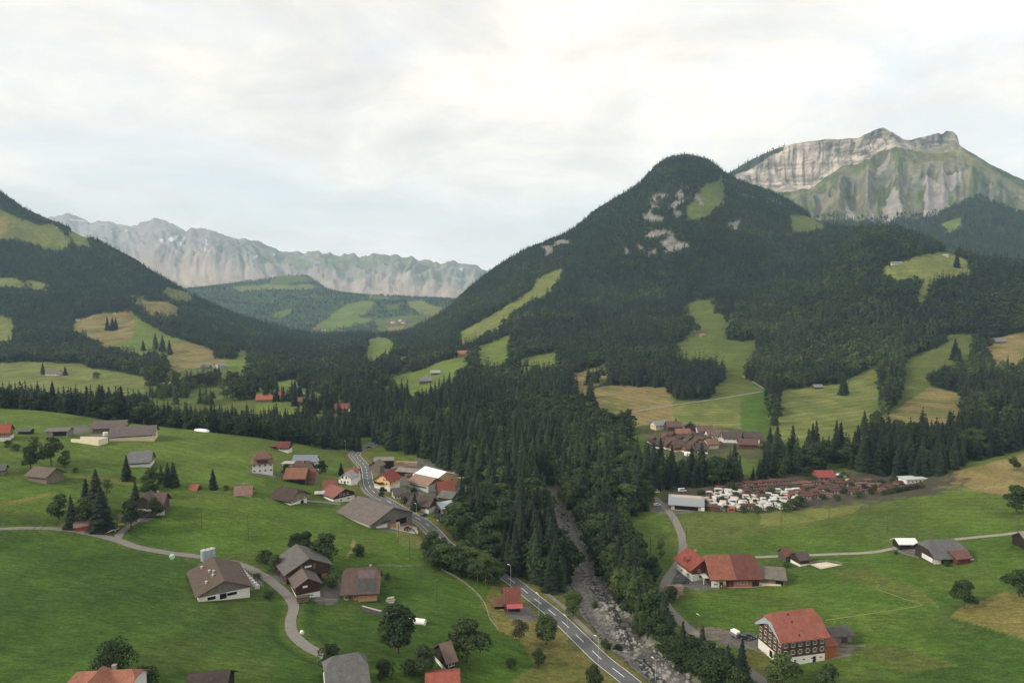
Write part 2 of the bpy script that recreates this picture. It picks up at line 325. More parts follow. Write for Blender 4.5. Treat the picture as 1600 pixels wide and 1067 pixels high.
NEARCOVER = [
 (DR, [(690,890),(712,902),(755,935),(770,912),(800,940),(850,962),(900,1010),(960,1075),(900,1110),(840,1110),(800,1067),(836,1040),(812,1000),(775,982),(760,955),(740,925)]),
 (YG, [(610,822),(648,832),(688,857),(682,862),(625,848)]), (TN, [(630,828),(655,838),(676,856),(650,850)]),
 (TN, [(548,842),(554,845),(553,860),(543,874),(541,870),(548,858)]), (DR, [(100,742),(180,746),(222,757),(200,756),(140,750)]), (DR, [(0,738),(55,740),(52,743),(0,742)]), (DR, [(0,786),(40,778),(82,770),(80,773),(40,782),(0,791)]),
 (OL, [(1052,806),(1100,800),(1240,795),(1440,770),(1470,766),(1380,785),(1340,808),(1270,822),(1200,829),(1120,850),(1072,860)]), (YG, [(1190,800),(1330,790),(1350,786),(1330,803),(1240,818),(1190,822)]),
 (TN, [(1445,756),(1500,735),(1600,708),(1800,690),(1800,776),(1600,777),(1530,768),(1470,763)]),
 (DR, [(1485,962),(1510,945),(1570,925),(1600,930),(1750,930),(1750,1015),(1600,1000),(1540,980)]), (OL, [(1290,893),(1360,888),(1440,920),(1470,950),(1400,930)]),
 (DR, [(1165,1018),(1200,1013),(1230,1025),(1330,1018),(1300,1030),(1240,1035),(1200,1067),(1150,1060)]), (OL, [(1310,1000),(1420,1010),(1500,1040),(1400,1050)]),
]
# strips of rough grass along road, cycle path and river
def rock_in(p, x, y, z, px, py, thr=.45):
    q = 26*(fbm(x/45, z/28, 4, 51)-.5)
    return inpoly(p, px+q, py+.7*q) & (fbm(x/38, z/24, 4, 88) > thr)
def cover():
    C = np.zeros((*Z.shape, 3)); C[:] = FF
    nearm = (Y2 < np.exp(KY[7])[:, None]*1.0)
    g = fbm(X2/60, Y2/60, 4, 21)[..., None]; g2 = fbm(X2/14, Y2/14, 3, 23)[..., None]
    base = np.array(GD)*(1-sstep(.35, .65, g))+np.array(GR)*sstep(.35, .65, g)
    far = sstep(250, 420, Y2)[..., None]
    base = base*(1-.5*far)+np.array(GB)*.5*far  # darker near grass: cloud shade over the foreground is put into the colour
    base = base*(.86+.28*g2)
    # mowing swaths and old cart tracks that follow the slope
    sw = fbm(X2/120, Y2/120, 3, 25)*7; ms = sstep(.44, .56, fbm(X2/75+3, Y2/75, 3, 27))
    base = base*(1+(.085*np.sin((Y2*.92+X2*.35)*.95+sw*2.2)*ms)[..., None])
    tr = sstep(.93, .985, ridged(X2/95+2, Y2/60, 2, 29))[..., None]*.35; base = base*(1-tr)+np.array(OL)*tr
    yl = sstep(.52, .7, fbm(X2/48+7, Y2/48, 4, 33))[..., None]*.22; base = base*(1-yl)+np.array(YG)*.75*yl
    C = np.where(nearm[..., None], base, C)
    def lay(lst, wob=1.0):
        nonlocal C
        for c, poly in lst:
            qx = PX2+wob*(fbm(X2/12, Y2/12, 3, 31)-.5)*10; qy = PY2+wob*(fbm(X2/12, Y2/12, 3, 37)-.5)*5
            m = inpoly(poly, qx, qy)
            if wob < 1: m |= inpoly(poly, qx, proj(X2, Y2, Z+9)[1]+qy-PY2) | inpoly(poly, qx, proj(X2, Y2, Z+17)[1]+qy-PY2)
            v = np.array(c)*(.8+.4*fbm(X2[m]/35, Y2[m]/35, 4, 41))[:, None]
            if c in (TN, DR, YG):                       # patches of greener grass between the dry ones
                t = sstep(.5, .68, fbm(X2[m]/22+9, Y2[m]/40, 4, 47))[:, None]*.6; v = v*(1-t)+np.array(OL)*t
            if c in (TN, YG, OL) and wob < 1: a_ = 2.2*poly[0][0]; v = v*(1+.13*np.sin((X2[m]*math.cos(a_)+Y2[m]*math.sin(a_))*.42+3*fbm(X2[m]/50, Y2[m]/50, 2, 3)))[:, None]
            C[m] = v
    farm = (Y2 > np.exp(KY[7])[:, None]*.98)
    keep = C.copy(); lay(MEADOWS, .6); C = np.where(farm[..., None], C, keep)
    keep = C.copy(); lay(NEARCOVER, 1.0); C = np.where(farm[..., None], keep, C)
    rock = np.zeros(Z.shape)
    for p in ROCKS: rock[rock_in(p, X2, Y2, Z, PX2, PY2)] = 1
    rock *= farm
    # bare ledges that break through the wood on the steep front
    led = (ridged(X2/60, Z/45, 3, 61) > .80)*sstep(1900, 2150, Y2)*(PX2 > 700)*(PY2 < 420)*sstep(.52, .66, fbm(X2/260, Y2/260, 3, 63))
    rock = np.maximum(rock, led > .5)
    C[rock > 0] = np.array(RK)*(.55+.9*fbm(X2[rock > 0]/16, Z[rock > 0]/16, 4, 66))[:, None]
    rb = (1-sstep(8, 11.5, RD+3*(fbm(X2/7, Y2/7, 3, 73)-.5)))[..., None]; C = C*(1-rb)+np.array((.2, .19, .175))*(.7+.6*g2)*rb
    v = sstep(10, 13, RD)*(1-sstep(18, 30, RD)); v = (v*(Y2 < 330))[..., None]*.7; C = C*(1-v)+np.array(DR)*v
    D, _ = stamp(ROADS['main'][0], 16); v = (sstep(3, 4, D)*(1-sstep(6, 14, D)))[..., None]*.75; C = C*(1-v)+np.array(DR)*v
    for k in ('lane', 'farm'):
        D, _ = stamp(ROADS[k][0], 8); v = (1-sstep(2.2, 5, D))[..., None]*.45; C = C*(1-v)+np.array(OL)*v
    for px, py, rx, ry, c in PADS:
        a = at(px, py); q = np.hypot((X2-a.x)/rx, (Y2-a.y)/ry)+.5*(fbm(X2/5, Y2/5, 3, 71)-.5)
        v = (1-sstep(.85, 1.0, q))[..., None]; C = C*(1-v)+np.array(c)*v
    return C, rock
AS = (.115, .112, .105); MUD = (.13, .115, .09); SOIL = (.06, .058, .04)
PADS = [(700, 776, 14, 40, AS), (640, 738, 22, 50, AS), (668, 752, 14, 40, AS), (455, 905, 10, 5, AS), (516, 925, 5, 11, AS), (500, 899, 7, 4, AS), (410, 738, 9, 7, AS), (220, 806, 8, 12, AS), (118, 672, 14, 20, AS), (166, 682, 14, 12, AS),
 (610, 822, 8, 10, AS), (1085, 906, 12, 11, AS), (1110, 990, 9, 5, MUD), (1165, 1003, 10, 5, AS), (1275, 1015, 15, 6, MUD), (1425, 857, 9, 12, AS), (1290, 745, 14, 60, AS), (1180, 775, 65, 34, SOIL), (1320, 762, 72, 40, SOIL), (1060, 690, 30, 70, (.07, .075, .035)), (1130, 690, 55, 70, (.07, .075, .035)), (1052, 795, 16, 10, AS), (862, 767, 10, 14, (.2, .19, .17)), (812, 955, 7, 9, AS), (392, 912, 4, 10, MUD), (470, 745, 14, 10, AS), (130, 822, 8, 8, (.14, .07, .04))]
LAND, ROCKM = cover()
def land_mat():
    t = NT('meadow_and_rock'); c = t.attr('land').outputs['Color']; p = t.geo()
    n1 = t.noise(.9, 6, p, .7); n2 = t.noise(.05, 5, p, .6); n3 = t.noise(.25, 4, t.mapping(p, (1, 3.0, 1), (0, 0, .5)), .6)
    c = t.mix(1.0, c, t.ramp(n1, [(.25, .6), (.75, 1.4)]), 'MULTIPLY')
    c = t.mix(1.0, c, t.ramp(n2, [(.3, .8), (.7, 1.2)]), 'MULTIPLY')
    c = t.mix(.7, c, t.mix(1.0, c, t.ramp(n3, [(.35, .65), (.65, 1.3)]), 'MULTIPLY'))
    n4 = t.noise(3.6, 3, p, .7); c = t.mix(.8, c, t.mix(1.0, c, t.ramp(n4, [(.3, .55), (.7, 1.45)]), 'MULTIPLY'))
    # small flowers, dry blades and cut hay
    c = t.mix(t.ramp(t.noise(1.7, 2, p, .5), [(.66, 0.0), (.78, .3)]), c, t.mix(.5, c, (.22, .21, .08)))
    r = t.attr('rock').outputs['Fac']; rn = t.noise(.06, 8, t.mapping(p, (1, 1, .55)), .75)
    c = t.mix(r, c, t.mix(1.0, c, t.ramp(rn, [(.3, .35), (.55, 1.0), (.75, 1.25)]), 'MULTIPLY'))
    t.bump(n1, .6, .25)
    return t.out(c, .95, .08)
ground = gridmesh('ground', X2, Y2, Z, land_mat(), LAND, {'rock': ROCKM}); tag(ground, kind='structure')
# ------------------------------------------------------------------ roads
def asphalt(name, c):
    t = NT(name); p = t.geo(); n = t.noise(.35, 5, p, .6); n2 = t.noise(3, 4, p, .6)
    cc = t.mix(.5, t.ramp(n, [(.3, scl(c, .78)), (.7, scl(c, 1.2))]), t.ramp(n2, [(.3, scl(c, .8)), (.7, scl(c, 1.2))]))
    return t.out(cc, .85, .2)
def strip(name, P, w, mat, lift, off=0.0, nx=4, nameme=None, crown=0.0):
    T = np.gradient(P[:, :2], axis=0); T /= np.linalg.norm(T, axis=1)[:, None]; N = np.column_stack([-T[:, 1], T[:, 0]])
    o = np.linspace(-w/2, w/2, nx)[None, :]+off
    XX = P[:, 0][:, None]+N[:, 0][:, None]*o; YY = P[:, 1][:, None]+N[:, 1][:, None]*o
    ww = np.ones_like(XX)
    ZZ = H(XX, YY)
    ZZ = np.maximum(ZZ, .5*ZZ+.5*ZZ.mean(1, keepdims=True))+lift
    ob = gridmesh(name, XX, YY, ZZ, mat); tag(ob, kind='structure')
    return ob
A_MAIN = asphalt('road_asphalt', (.098, .102, .107)); A_LANE = asphalt('lane_asphalt', (.165, .158, .146)); A_GRAV = asphalt('gravel_track', (.24, .225, .185))
strip('road', ROADS['main'][0], 6.6, A_MAIN, .16, nx=7)
strip('pavement', ROADS['main'][0][60:], 1.8, A_LANE, .24, off=5.0, nx=3)
for k, n, m in [('lane', 'lane', A_LANE), ('farm', 'farm_road', A_LANE), ('yard', 'yard_road', A_LANE), ('gravel', 'gravel_track', A_GRAV), ('cycle', 'cycle_path', A_LANE), ('side', 'side_road', A_LANE), ('village', 'village_lane', A_LANE)]:
    strip(n, ROADS[k][0], ROADS[k][1], m, .12, nx=5)
WHITE = plain('road_paint', (.72, .72, .7), .7, .2)
def markings():
    P = ROADS['main'][0]; V = []; Fc = []
    T = np.gradient(P[:, :2], axis=0); T /= np.linalg.norm(T, axis=1)[:, None]; N = np.column_stack([-T[:, 1], T[:, 0]])
    def seg(i, off, w):
        b = len(V)
        for k in (i, i+1):
            for s in (-w/2, w/2):
                x = P[k, 0]+N[k, 0]*(off+s); y = P[k, 1]+N[k, 1]*(off+s); V.append((x, y, float(H(x, y))+.19))
        Fc.append((b, b+1, b+3, b+2))
    for i in range(len(P)-1):
        if (i*1) % 4 < 2: seg(i, 0, .24)
        seg(i, 3.0, .16); seg(i, -3.0, .16)
    o = link('road_markings', newmesh('road_markings', V, Fc, [WHITE])); tag(o, kind='structure')
markings()
# ------------------------------------------------------------------ river
def river_mat():
    t = NT('river_water'); p = t.geo(); n = t.noise(.35, 6, p, .7); n2 = t.noise(1.3, 4, p, .7); n3 = t.noise(.08, 3, p, .5)
    c = t.ramp(n, [(.35, (.04, .044, .04)), (.5, (.095, .095, .088)), (.62, (.2, .195, .18))])
    c = t.mix(t.ramp(n2, [(.6, 0.0), (.68, .8)]), c, (.5, .5, .48))
    c = t.mix(t.ramp(n3, [(.45, 0.0), (.6, .6)]), c, (.16, .155, .14))
    t.bump(n2, .8, .3); return t.out(c, .3, .4)
strip('river', RIVER, 14, river_mat(), .45, nx=7)
t_ = NT('dark_water'); t_.bump(t_.noise(1.6, 4, t_.geo(), .7), .7, .25)
DW = t_.out(t_.mix(t_.ramp(t_.noise(.9, 6, t_.geo(), .75), [(.6, 0.0), (.66, .9)]), (.03, .036, .034), (.55, .56, .55)), .18, .5)
strip('river_water', RIVER, 4.6, DW, .53, off=(3.4*np.sin(np.arange(len(RIVER))*.17+.6)-.6)[:, None], nx=4)
def rocks(name, P, n, w, mat, smin, smax):
    V = []; Fc = []
    ico = [Vector(v).normalized() for v in [(0,0,1),(.9,0,.45),(.28,.85,.45),(-.72,.53,.45),(-.72,-.53,.45),(.28,-.85,.45),(.72,.53,-.45),(-.28,.85,-.45),(-.9,0,-.45),(-.28,-.85,-.45),(.72,-.53,-.45),(0,0,-1)]]
    fi = [(0,1,2),(0,2,3),(0,3,4),(0,4,5),(0,5,1),(1,6,2),(2,7,3),(3,8,4),(4,9,5),(5,10,1),(6,7,2),(7,8,3),(8,9,4),(9,10,5),(10,6,1),(11,7,6),(11,8,7),(11,9,8),(11,10,9),(11,6,10)]
    for k in range(n):
        i = random.randrange(len(P)-1); a = random.gauss(0, .42)*w
        if abs(a) > w*.62: continue
        x = P[i, 0]+a+random.uniform(-1.5, 1.5); y = P[i, 1]+random.uniform(-2, 2); z = float(H(x, y)); s = smin+(smax-smin)*random.random()**3; b = len(V)
        sx, sy, sz = s*random.uniform(.7, 1.3), s*random.uniform(.7, 1.3), s*random.uniform(.5, .8)
        for v in ico: r = random.uniform(.75, 1.2); V.append((x+v.x*sx*r, y+v.y*sy*r, z+.45+v.z*sz*r))
        Fc += [tuple(q+b for q in f) for f in fi]
    o = link(name, newmesh(name, V, Fc, [mat])); tag(o, 'pale grey stones and boulders lying in the shallow river bed', 'stones', kind='stuff')
rocks('river_stones', RIVER, 3600, 15.5, weathered('river_stone', (.24, .23, .215), .4, .5), .25, 1.1)
# ------------------------------------------------------------------ far mountains
def lines_to(us, ks, lines, nY):
    KYm = []; KZm = []
    for pts in lines:
        u = []; Yv = []; zv = []
        for px, py, d in pts:
            a, w = uw(px, py); u.append(a); Yv.append(d); zv.append(CZ+w*d)
        KYm.append(np.interp(us, u, Yv)); KZm.append(np.interp(us, u, zv))
    KYm = np.array(KYm); KZm = np.array(KZm)
    for k in range(1, len(KYm)): KYm[k] = np.maximum(KYm[k], KYm[k-1]+12)
    t = np.linspace(0, 1, nY); Yg = np.zeros((len(us), nY)); Zg = np.zeros_like(Yg); Vg = np.zeros_like(Yg)
    kn = np.linspace(0, len(lines)-1, nY)
    for i in range(len(us)):
        Yg[i] = np.interp(kn, np.arange(len(lines)), KYm[:, i]); Zg[i] = pchip(KYm[:, i], KZm[:, i], Yg[i]); Vg[i] = kn
    U = np.repeat(us[:, None], nY, 1)
    return U*Yg, Yg, Zg, Vg, U
def mount_mat(name, sc, contrast=(.5, 1.35)):
    t = NT(name); c = t.attr('land').outputs['Color']; p = t.geo()
    n = t.noise(sc, 8, t.mapping(p, (1, 1, .5)), .72); n2 = t.noise(sc*.25, 5, p, .6)
    c = t.mix(1.0, c, t.ramp(n, [(.3, contrast[0]), (.7, contrast[1])]), 'MULTIPLY'); c = t.mix(.6, c, t.mix(1.0, c, t.ramp(n2, [(.3, .75), (.7, 1.2)]), 'MULTIPLY'))
    t.bump(n, .7, 6); return t.out(c, .95, .05)
# rocky massif on the right
us = np.linspace(.2, 1.15, 620)
crest = [(900,330,3900),(1060,305,3900),(1140,270,3900),(1170,252,3900),(1195,240,3900),(1215,231,3900),(1250,223,3900),(1290,218,3900),(1340,216,3900),(1355,209,3900),(1368,202,3900),(1380,199,3900),(1388,203,3900),(1400,210,3920),(1412,219,3980),(1425,219,4050),(1440,215,4100),(1456,211,4150),(1466,208,4150),(1474,210,4150),(1481,204,4150),(1489,205,4150),(1496,212,4120),(1499,227,4100),(1520,240,4050),(1545,256,4000),(1572,269,4000),(1600,282,4000),(1700,335,4000),(2100,420,3900)]
foot = [(900,380,3780),(1060,350,3780),(1140,296,3790),(1170,284,3800),(1190,292,3800),(1215,294,3790),(1250,293,3780),(1268,291,3780),(1288,272,3790),(1315,258,3800),(1345,248,3810),(1375,236,3830),(1395,226,3850),(1410,226,3890),(1425,231,3940),(1455,237,4020),(1475,233,4080),(1490,226,4100),(1499,232,4080),(1520,247,4010),(1545,262,3960),(1600,290,3950),(1700,342,3950),(2100,428,3850)]
mid = [(900,400,3500),(1140,320,3500),(1200,318,3480),(1260,318,3450),(1300,306,3450),(1340,295,3450),(1380,283,3450),(1420,280,3500),(1450,280,3550),(1500,275,3600),(1560,300,3600),(1600,318,3600),(1700,365,3600),(2100,440,3500)]
low = [(900,450,3150),(1140,360,3150),(1200,345,3150),(1300,345,3100),(1400,345,3050),(1450,347,3050),(1500,344,3150),(1560,345,3200),(1600,352,3200),(1700,385,3200),(2100,450,3100)]
base = [(900,480,2700),(1200,420,2700),(1400,420,2650),(1600,440,2650),(2100,470,2600)]
back = [(900,430,4400),(1140,330,4500),(1380,260,4500),(1500,262,4700),(1600,330,4600),(2100,450,4500)]
Xm, Ym, Zm, Vm, Um = lines_to(us, None, [base, low, mid, foot, crest, back], 260)
pm = np.array(proj(Xm, Ym, Zm))
gul = ridged(Um*26+.25*fbm(Um*9, Vm*2, 3, 3), Vm*.35, 3, 91)-.5
Zm += gul*150*np.exp(-((Vm-1.9)/.75)**2)
pil = ridged(Um*48+.2*Vm, Vm*.5, 4, 95)-.5
Ym2 = Ym+pil*120*np.exp(-((Vm-3.5)/.38)**2)*(pm[0] < 1500)
Zm += (fbm(Um*60, Vm*6, 4, 97)-.5)*26*sstep(.6, 1.5, Vm)*(1-sstep(3.6, 3.95, Vm))+(fbm(Um*160, Vm*2, 3, 99)-.5)*9*sstep(3.6, 4, Vm)
px_, py_ = pm
g = fbm(Um*30, Vm*5, 5, 101); streak = ridged(Um*55+.5*g, Vm*.6, 4, 103)
GMT = np.array((.078, .098, .034)); SCR = np.array((.27, .25, .235)); CLF = np.array((.43, .385, .335)); DKR = np.array((.15, .15, .135)); TREE = np.array((.03, .042, .02))
Cm = np.zeros((*Xm.shape, 3)); Cm[:] = GMT
Cm = Cm*(.7+.6*g[..., None])
k = sstep(.56, .70, streak)[..., None]*(.6*np.exp(-((Vm-2)/1.0)**2))[..., None]; Cm = Cm*(1-k)+np.array((.27, .235, .19))*k
k = sstep(.5, .62, fbm(Um*26+4, Vm*3.4, 5, 107))[..., None]*np.exp(-((Vm-1.9)/.8)**2)[..., None]*.85; Cm = Cm*(1-k)+DKR*k
cl = ((Vm > 2.93+.25*(g-.5)) & (Vm < 4.02) & (px_ < 1428) & (px_ > 1150)); c2 = ((Vm > 2.9) & (Vm < 4.02) & (px_ > 1425) & (px_ < 1503))
gl = (px_ < 1225) & (py_ < 262-(px_-1165)*.55+14*(g-.5)+6) & (Vm > 2.9)       # wooded shoulder at the end of the wall
CL3 = CLF*(.5+1.0*fbm(Um*70, Vm*9, 6, 109)[..., None])
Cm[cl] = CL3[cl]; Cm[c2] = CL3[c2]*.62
k = cl & ((ridged(Um*70, Vm*3+3*g, 4, 113) > .80) | (ridged(Um*14+g, Vm*13, 3, 115) > .86)); Cm[k] = Cm[k]*.5
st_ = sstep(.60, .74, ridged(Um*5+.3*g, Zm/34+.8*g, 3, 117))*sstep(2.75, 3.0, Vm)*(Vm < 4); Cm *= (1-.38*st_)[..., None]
Cm *= (.78+.44*fbm(Um*190, Vm*22, 4, 119))[..., None]
Cm[gl] = TREE*1.3
for poly in [[(1420,385),(1450,350),(1445,310),(1460,288),(1480,310),(1475,345),(1440,400)], [(1370,365),(1385,310),(1400,305),(1410,345),(1390,360)], [(1372,262),(1392,236),(1388,262),(1376,275)], [(1440,345),(1446,295),(1456,286),(1468,300),(1484,330),(1460,360)], [(1465,290),(1500,276),(1502,292),(1485,310)], [(1318,350),(1322,318),(1330,322),(1336,352)], [(1355,352),(1352,312),(1362,330),(1372,352)]]:
    m = inpoly(poly, px_+16*(g-.5), py_+8*(g-.5)); Cm[m] = SCR*(.85+.3*fbm(Um[m]*80, Vm[m]*8, 4, 111))[:, None]
k = (sstep(2.3, 2.75, Vm)*(1-sstep(3.0, 3.1, Vm))*sstep(1390, 1420, px_)*sstep(.4, .55, g))[..., None]*.7; Cm = Cm*(1-k)+np.array((.17, .16, .06))*k
tm = (Vm < 1.02+.25*(g-.5)); Cm[tm] = TREE
Zg = Zm
o = gridmesh('mountain', Xm, Ym2, Zm, mount_mat('limestone_massif', .012), Cm); tag(o, kind='structure')
# wooded hill in front of it at the right edge
us2 = np.linspace(.45, 1.2, 200)
hl = [[(1380,440,2300),(1460,420,2300),(1600,420,2300),(2100,460,2200)], [(1380,405,2700),(1440,368,2700),(1500,346,2700),(1560,345,2700),(1600,350,2700),(1700,370,2700),(2100,440,2600)], [(1380,400,2950),(1440,362,2950),(1470,335,2950),(1500,319,2950),(1530,308,2950),(1560,322,2950),(1590,332,2950),(1640,350,2950),(2100,430,2900)], [(1380,430,3250),(1500,380,3250),(1530,372,3250),(1600,385,3250),(2100,450,3200)]]
Xh, Yh, Zh, Vh, Uh = lines_to(us2, None, hl, 60)
Zh += (fbm(Xh/180, Yh/180, 4, 131)-.5)*30*(1-sstep(1.5, 2, Vh))
Ch = np.zeros((*Xh.shape, 3)); Ch[:] = FF
phx, phy = proj(Xh, Yh, Zh); HM = np.zeros(Xh.shape, bool)
for poly in [[(1465,352),(1500,340),(1502,356),(1480,366)], [(1590,318),(1640,320),(1640,335),(1585,332)]]: HM |= inpoly(poly, phx, phy)
Ch[HM] = GB
o = gridmesh('hill', Xh, Yh, Zh, mount_mat('wooded_hill', .02), Ch); tag(o, kind='structure')
# far range closing the valley
us3 = np.linspace(-.95, .2, 620)
fc = [(-300,330,9400),(0,345,9400),(80,342,9400),(105,335,9400),(122,341,9400),(142,347,9300),(155,345,9300),(185,351,9200),(205,353,9100),(225,347,9000),(238,343,9000),(252,345,9000),(270,350,9000),(290,361,8900),(297,355,8900),(310,359,8900),(328,360,8800),(350,366,8800),(380,375,8800),(395,374,8800),(410,382,8800),(440,393,8800),(460,396,8800),(475,394,8800),(500,394,8800),(520,398,8800),(560,399,8800),(600,397,8800),(612,398,8800),(640,403,8800),(670,409,8900),(690,411,8900),(700,409,8900),(725,414,9000),(745,417,9000),(760,421,9000),(800,430,9000),(1000,440,9000)]
fm = [(x, y+ (26 if x < 330 else 22), d-650) for x, y, d in fc]
fl = [(-300,450,7300),(0,450,7300),(200,455,7300),(300,452,7300),(400,455,7300),(500,462,7300),(600,470,7300),(700,474,7300),(1000,476,7300)]
fb = [(-300,476,6300),(1000,482,6300)]
fk = [(x, y+30, d+900) for x, y, d in fc]
Xf, Yf, Zf, Vf, Uf = lines_to(us3, None, [fb, fl, fm, fc, fk], 150)
wf = Uf*30+.55*(Vf-1.5)*(fbm(Uf*9, Vf*.6, 2, 140)-.5)*4+.5*fbm(Uf*16, Vf*1.5, 3, 141)
rib = .5*ridged(wf, Vf*.3, 2, 143)+.5*ridged(wf*2.9+.8*fbm(Uf*40, Vf*3, 3, 146), Vf*.9, 4, 144)-.5
Zf += (fbm(Uf*95, 0*Uf, 4, 142)-.5)*90*np.exp(-((Vf-3)/.5)**2)
Zf += (fbm(Uf*34, Vf*3.5, 5, 148)-.5)*190*np.exp(-((Vf-2.1)/.7)**2)
Zf += rib*150*np.exp(-((Vf-1.85)/.6)**2)+(fbm(Uf*60, Vf*5, 4, 145)-.5)*70*np.exp(-((Vf-1.8)/.8)**2)
g = fbm(Uf*30, Vf*6, 5, 147); pf = proj(Xf, Yf, Zf)
Cf = np.zeros((*Xf.shape, 3)); Cf[:] = np.array((.27, .25, .24)); 
lowk = sstep(1.9, 1.2, Vf)[..., None] if False else (1-sstep(1.25, 1.95, Vf+.5*(g-.5)))[..., None]
Cf = Cf*(1-lowk)+np.array((.36, .29, .245))*lowk
gk = (sstep(1.6, 2.1, Vf+1.3*(g-.5))*sstep(250, 460, pf[0])*(1-.65*sstep(.62, .72, rib+.5)))[..., None]*.8; Cf = Cf*(1-gk)+np.array((.155, .175, .105))*gk
vk = (1-sstep(1.0, 1.3, Vf+.7*(rib)))[..., None]; Cf = Cf*(1-vk)+np.array((.13, .17, .085))*vk
dk = (1-sstep(.3, .5, rib+.5))[..., None]*.3*np.exp(-((Vf-1.7)/.7)**2)[..., None]; Cf = Cf*(1-dk)+np.array((.11, .13, .10))*dk
Cf *= (.8+.4*fbm(Uf*120, Vf*8, 4, 149))[..., None]
for poly in [[(262,372),(280,366),(276,374),(266,378)], [(248,372),(256,375),(252,379)], [(281,378),(289,369),(288,378),(281,383)], [(319,391),(322,375),(324,378),(321,392)], [(171,361),(176,360),(175,363)], [(180,360),(186,359),(184,362)], [(194,361),(200,357),(198,362)], [(395,403),(403,398),(402,402)], [(716,420),(724,418),(722,424)], [(104,342),(140,346),(138,347),(106,344)], [(303,389),(306,386),(305,392)], [(424,398),(430,396),(428,399)]]:
    Cf[inpoly(poly, pf[0], pf[1])] = (.62, .63, .64)
o = gridmesh('mountain', Xf, Yf, Zf, mount_mat('far_range', .006, (.84, 1.14)), Cf); tag(o, kind='structure')
# rounded middle hill with meadows and a hamlet
us4 = np.linspace(-.75, .12, 420)
hm = [[(0,505,3300),(300,520,3300),(420,525,3300),(500,528,3300),(560,530,3300),(640,528,3300),(720,520,3300),(900,520,3300)],
 [(0,480,3700),(300,500,3700),(420,508,3700),(520,510,3700),(600,506,3700),(680,500,3700),(760,500,3700),(900,500,3700)],
 [(0,455,4300),(280,462,4300),(340,470,4300),(420,478,4300),(520,480,4300),(600,478,4300),(680,478,4300),(760,480,4300),(900,480,4300)],
 [(0,446,5000),(280,453,5000),(340,449,5000),(400,450,5000),(460,451,5000),(500,456,5000),(560,462,5000),(620,463,5000),(660,466,5000),(705,468,5000),(760,473,5000),(900,478,5000)],
 [(0,452,5600),(280,456,5600),(345,448,5600),(380,442,5600),(420,436,5600),(440,431,5600),(455,430,5600),(480,432,5600),(495,440,5600),(510,452,5600),(560,466,5600),(700,470,5600),(900,480,5600)],
 [(0,470,6200),(300,470,6200),(450,455,6200),(560,478,6200),(900,485,6200)]]
Xd, Yd, Zd, Vd, Ud = lines_to(us4, None, hm, 170)
Zd += (fbm(Xd/400, Yd/400, 4, 161)-.5)*60*sstep(.3, 1, Vd)*(1-sstep(2.3, 3, Vd)*.8)
pdx, pdy = proj(Xd, Yd, Zd); Cd = np.zeros((*Xd.shape, 3)); Cd[:] = np.array((.045, .065, .03)); DM = np.zeros(Xd.shape, bool)
for c, poly in [(YG, [(360,449),(420,444),(450,445),(490,446),(500,450),(440,453),(380,455)]), (OL, [(420,438),(440,431),(470,432),(490,440),(420,446)]), (GB, [(490,512),(520,490),(540,475),(582,470),(580,482),(560,495),(585,500),(545,512),(500,520)]), (OL, [(585,500),(640,493),(690,495),(700,510),(640,524),(590,520)]), (YG, [(635,470),(655,470),(690,482),(688,495),(660,492),(640,480)]), (GB, [(425,490),(455,482),(450,494),(430,497)]), (OL, [(602,478),(625,475),(622,485),(606,486)]), (TN, [(605,512),(632,510),(640,520),(608,523)]), (OL, [(480,464),(495,462),(496,466),(484,467)]), (OL, [(575,462),(612,464),(610,468),(578,468)])]:
    m = inpoly(poly, pdx+8*(fbm(Ud*60, Vd*6, 3, 165)-.5), pdy+5*(fbm(Ud*60, Vd*6, 3, 167)-.5)); Cd[m] = np.array(c)*(.9+.3*fbm(Ud[m]*50, Vd[m]*6, 3, 169))[:, None]; DM |= m
o = gridmesh('hill', Xd, Yd, Zd, mount_mat('meadow_hill', .02, (.7, 1.25)), Cd); tag(o, kind='structure')
# ground that closes the gaps out to the horizon
gx = np.linspace(-14000, 14000, 60); gy = np.linspace(-400, 11800, 60); GX, GY = np.meshgrid(gx, gy, indexing='ij')
t_ = NT('distant_ground'); t_.out(t_.ramp(t_.noise(.004, 5, t_.geo()), [(.3, (.03, .05, .02)), (.7, (.08, .11, .035))]), .95, .05)
o = gridmesh('terrain', GX, GY, np.where(GY < 300, -25, -90)+0*GX, t_.m); tag(o, kind='structure')
# ------------------------------------------------------------------ air, sky, sun
t_ = bpy.data.materials.new('haze_air'); t_.use_nodes = True; nt = t_.node_tree; nt.nodes.clear()
mo = nt.nodes.new('ShaderNodeOutputMaterial'); pv = nt.nodes.new('ShaderNodeVolumePrincipled'); nt.links.new(pv.outputs[0], mo.inputs['Volume'])
pv.inputs['Color'].default_value = (.50, .77, 1, 1); pv.inputs['Density'].default_value = HAZE = 6.2e-5; pv.inputs['Anisotropy'].default_value = 0.0
def box(a, b): 
    V = [(x, y, z) for x in (a[0], b[0]) for y in (a[1], b[1]) for z in (a[2], b[2])]
    return V, [(0, 1, 3, 2), (4, 6, 7, 5), (0, 4, 5, 1), (2, 3, 7, 6), (0, 2, 6, 4), (1, 5, 7, 3)]
o = link('haze', newmesh('haze', *box((-14500, -900, -95), (14500, 12200, 1750)), [t_])); tag(o, 'pale blue summer haze filling the whole valley air', 'haze', kind='stuff')
SUN_AZ, SUN_EL = math.radians(-112), math.radians(30)      # azimuth from +Y towards +X
sd = Vector((math.sin(SUN_AZ)*math.cos(SUN_EL), math.cos(SUN_AZ)*math.cos(SUN_EL), math.sin(SUN_EL)))
sl = bpy.data.lights.new('sun', 'SUN'); sl.energy = 3.0; sl.angle = math.radians(10); sl.color = (1, .88, .72)
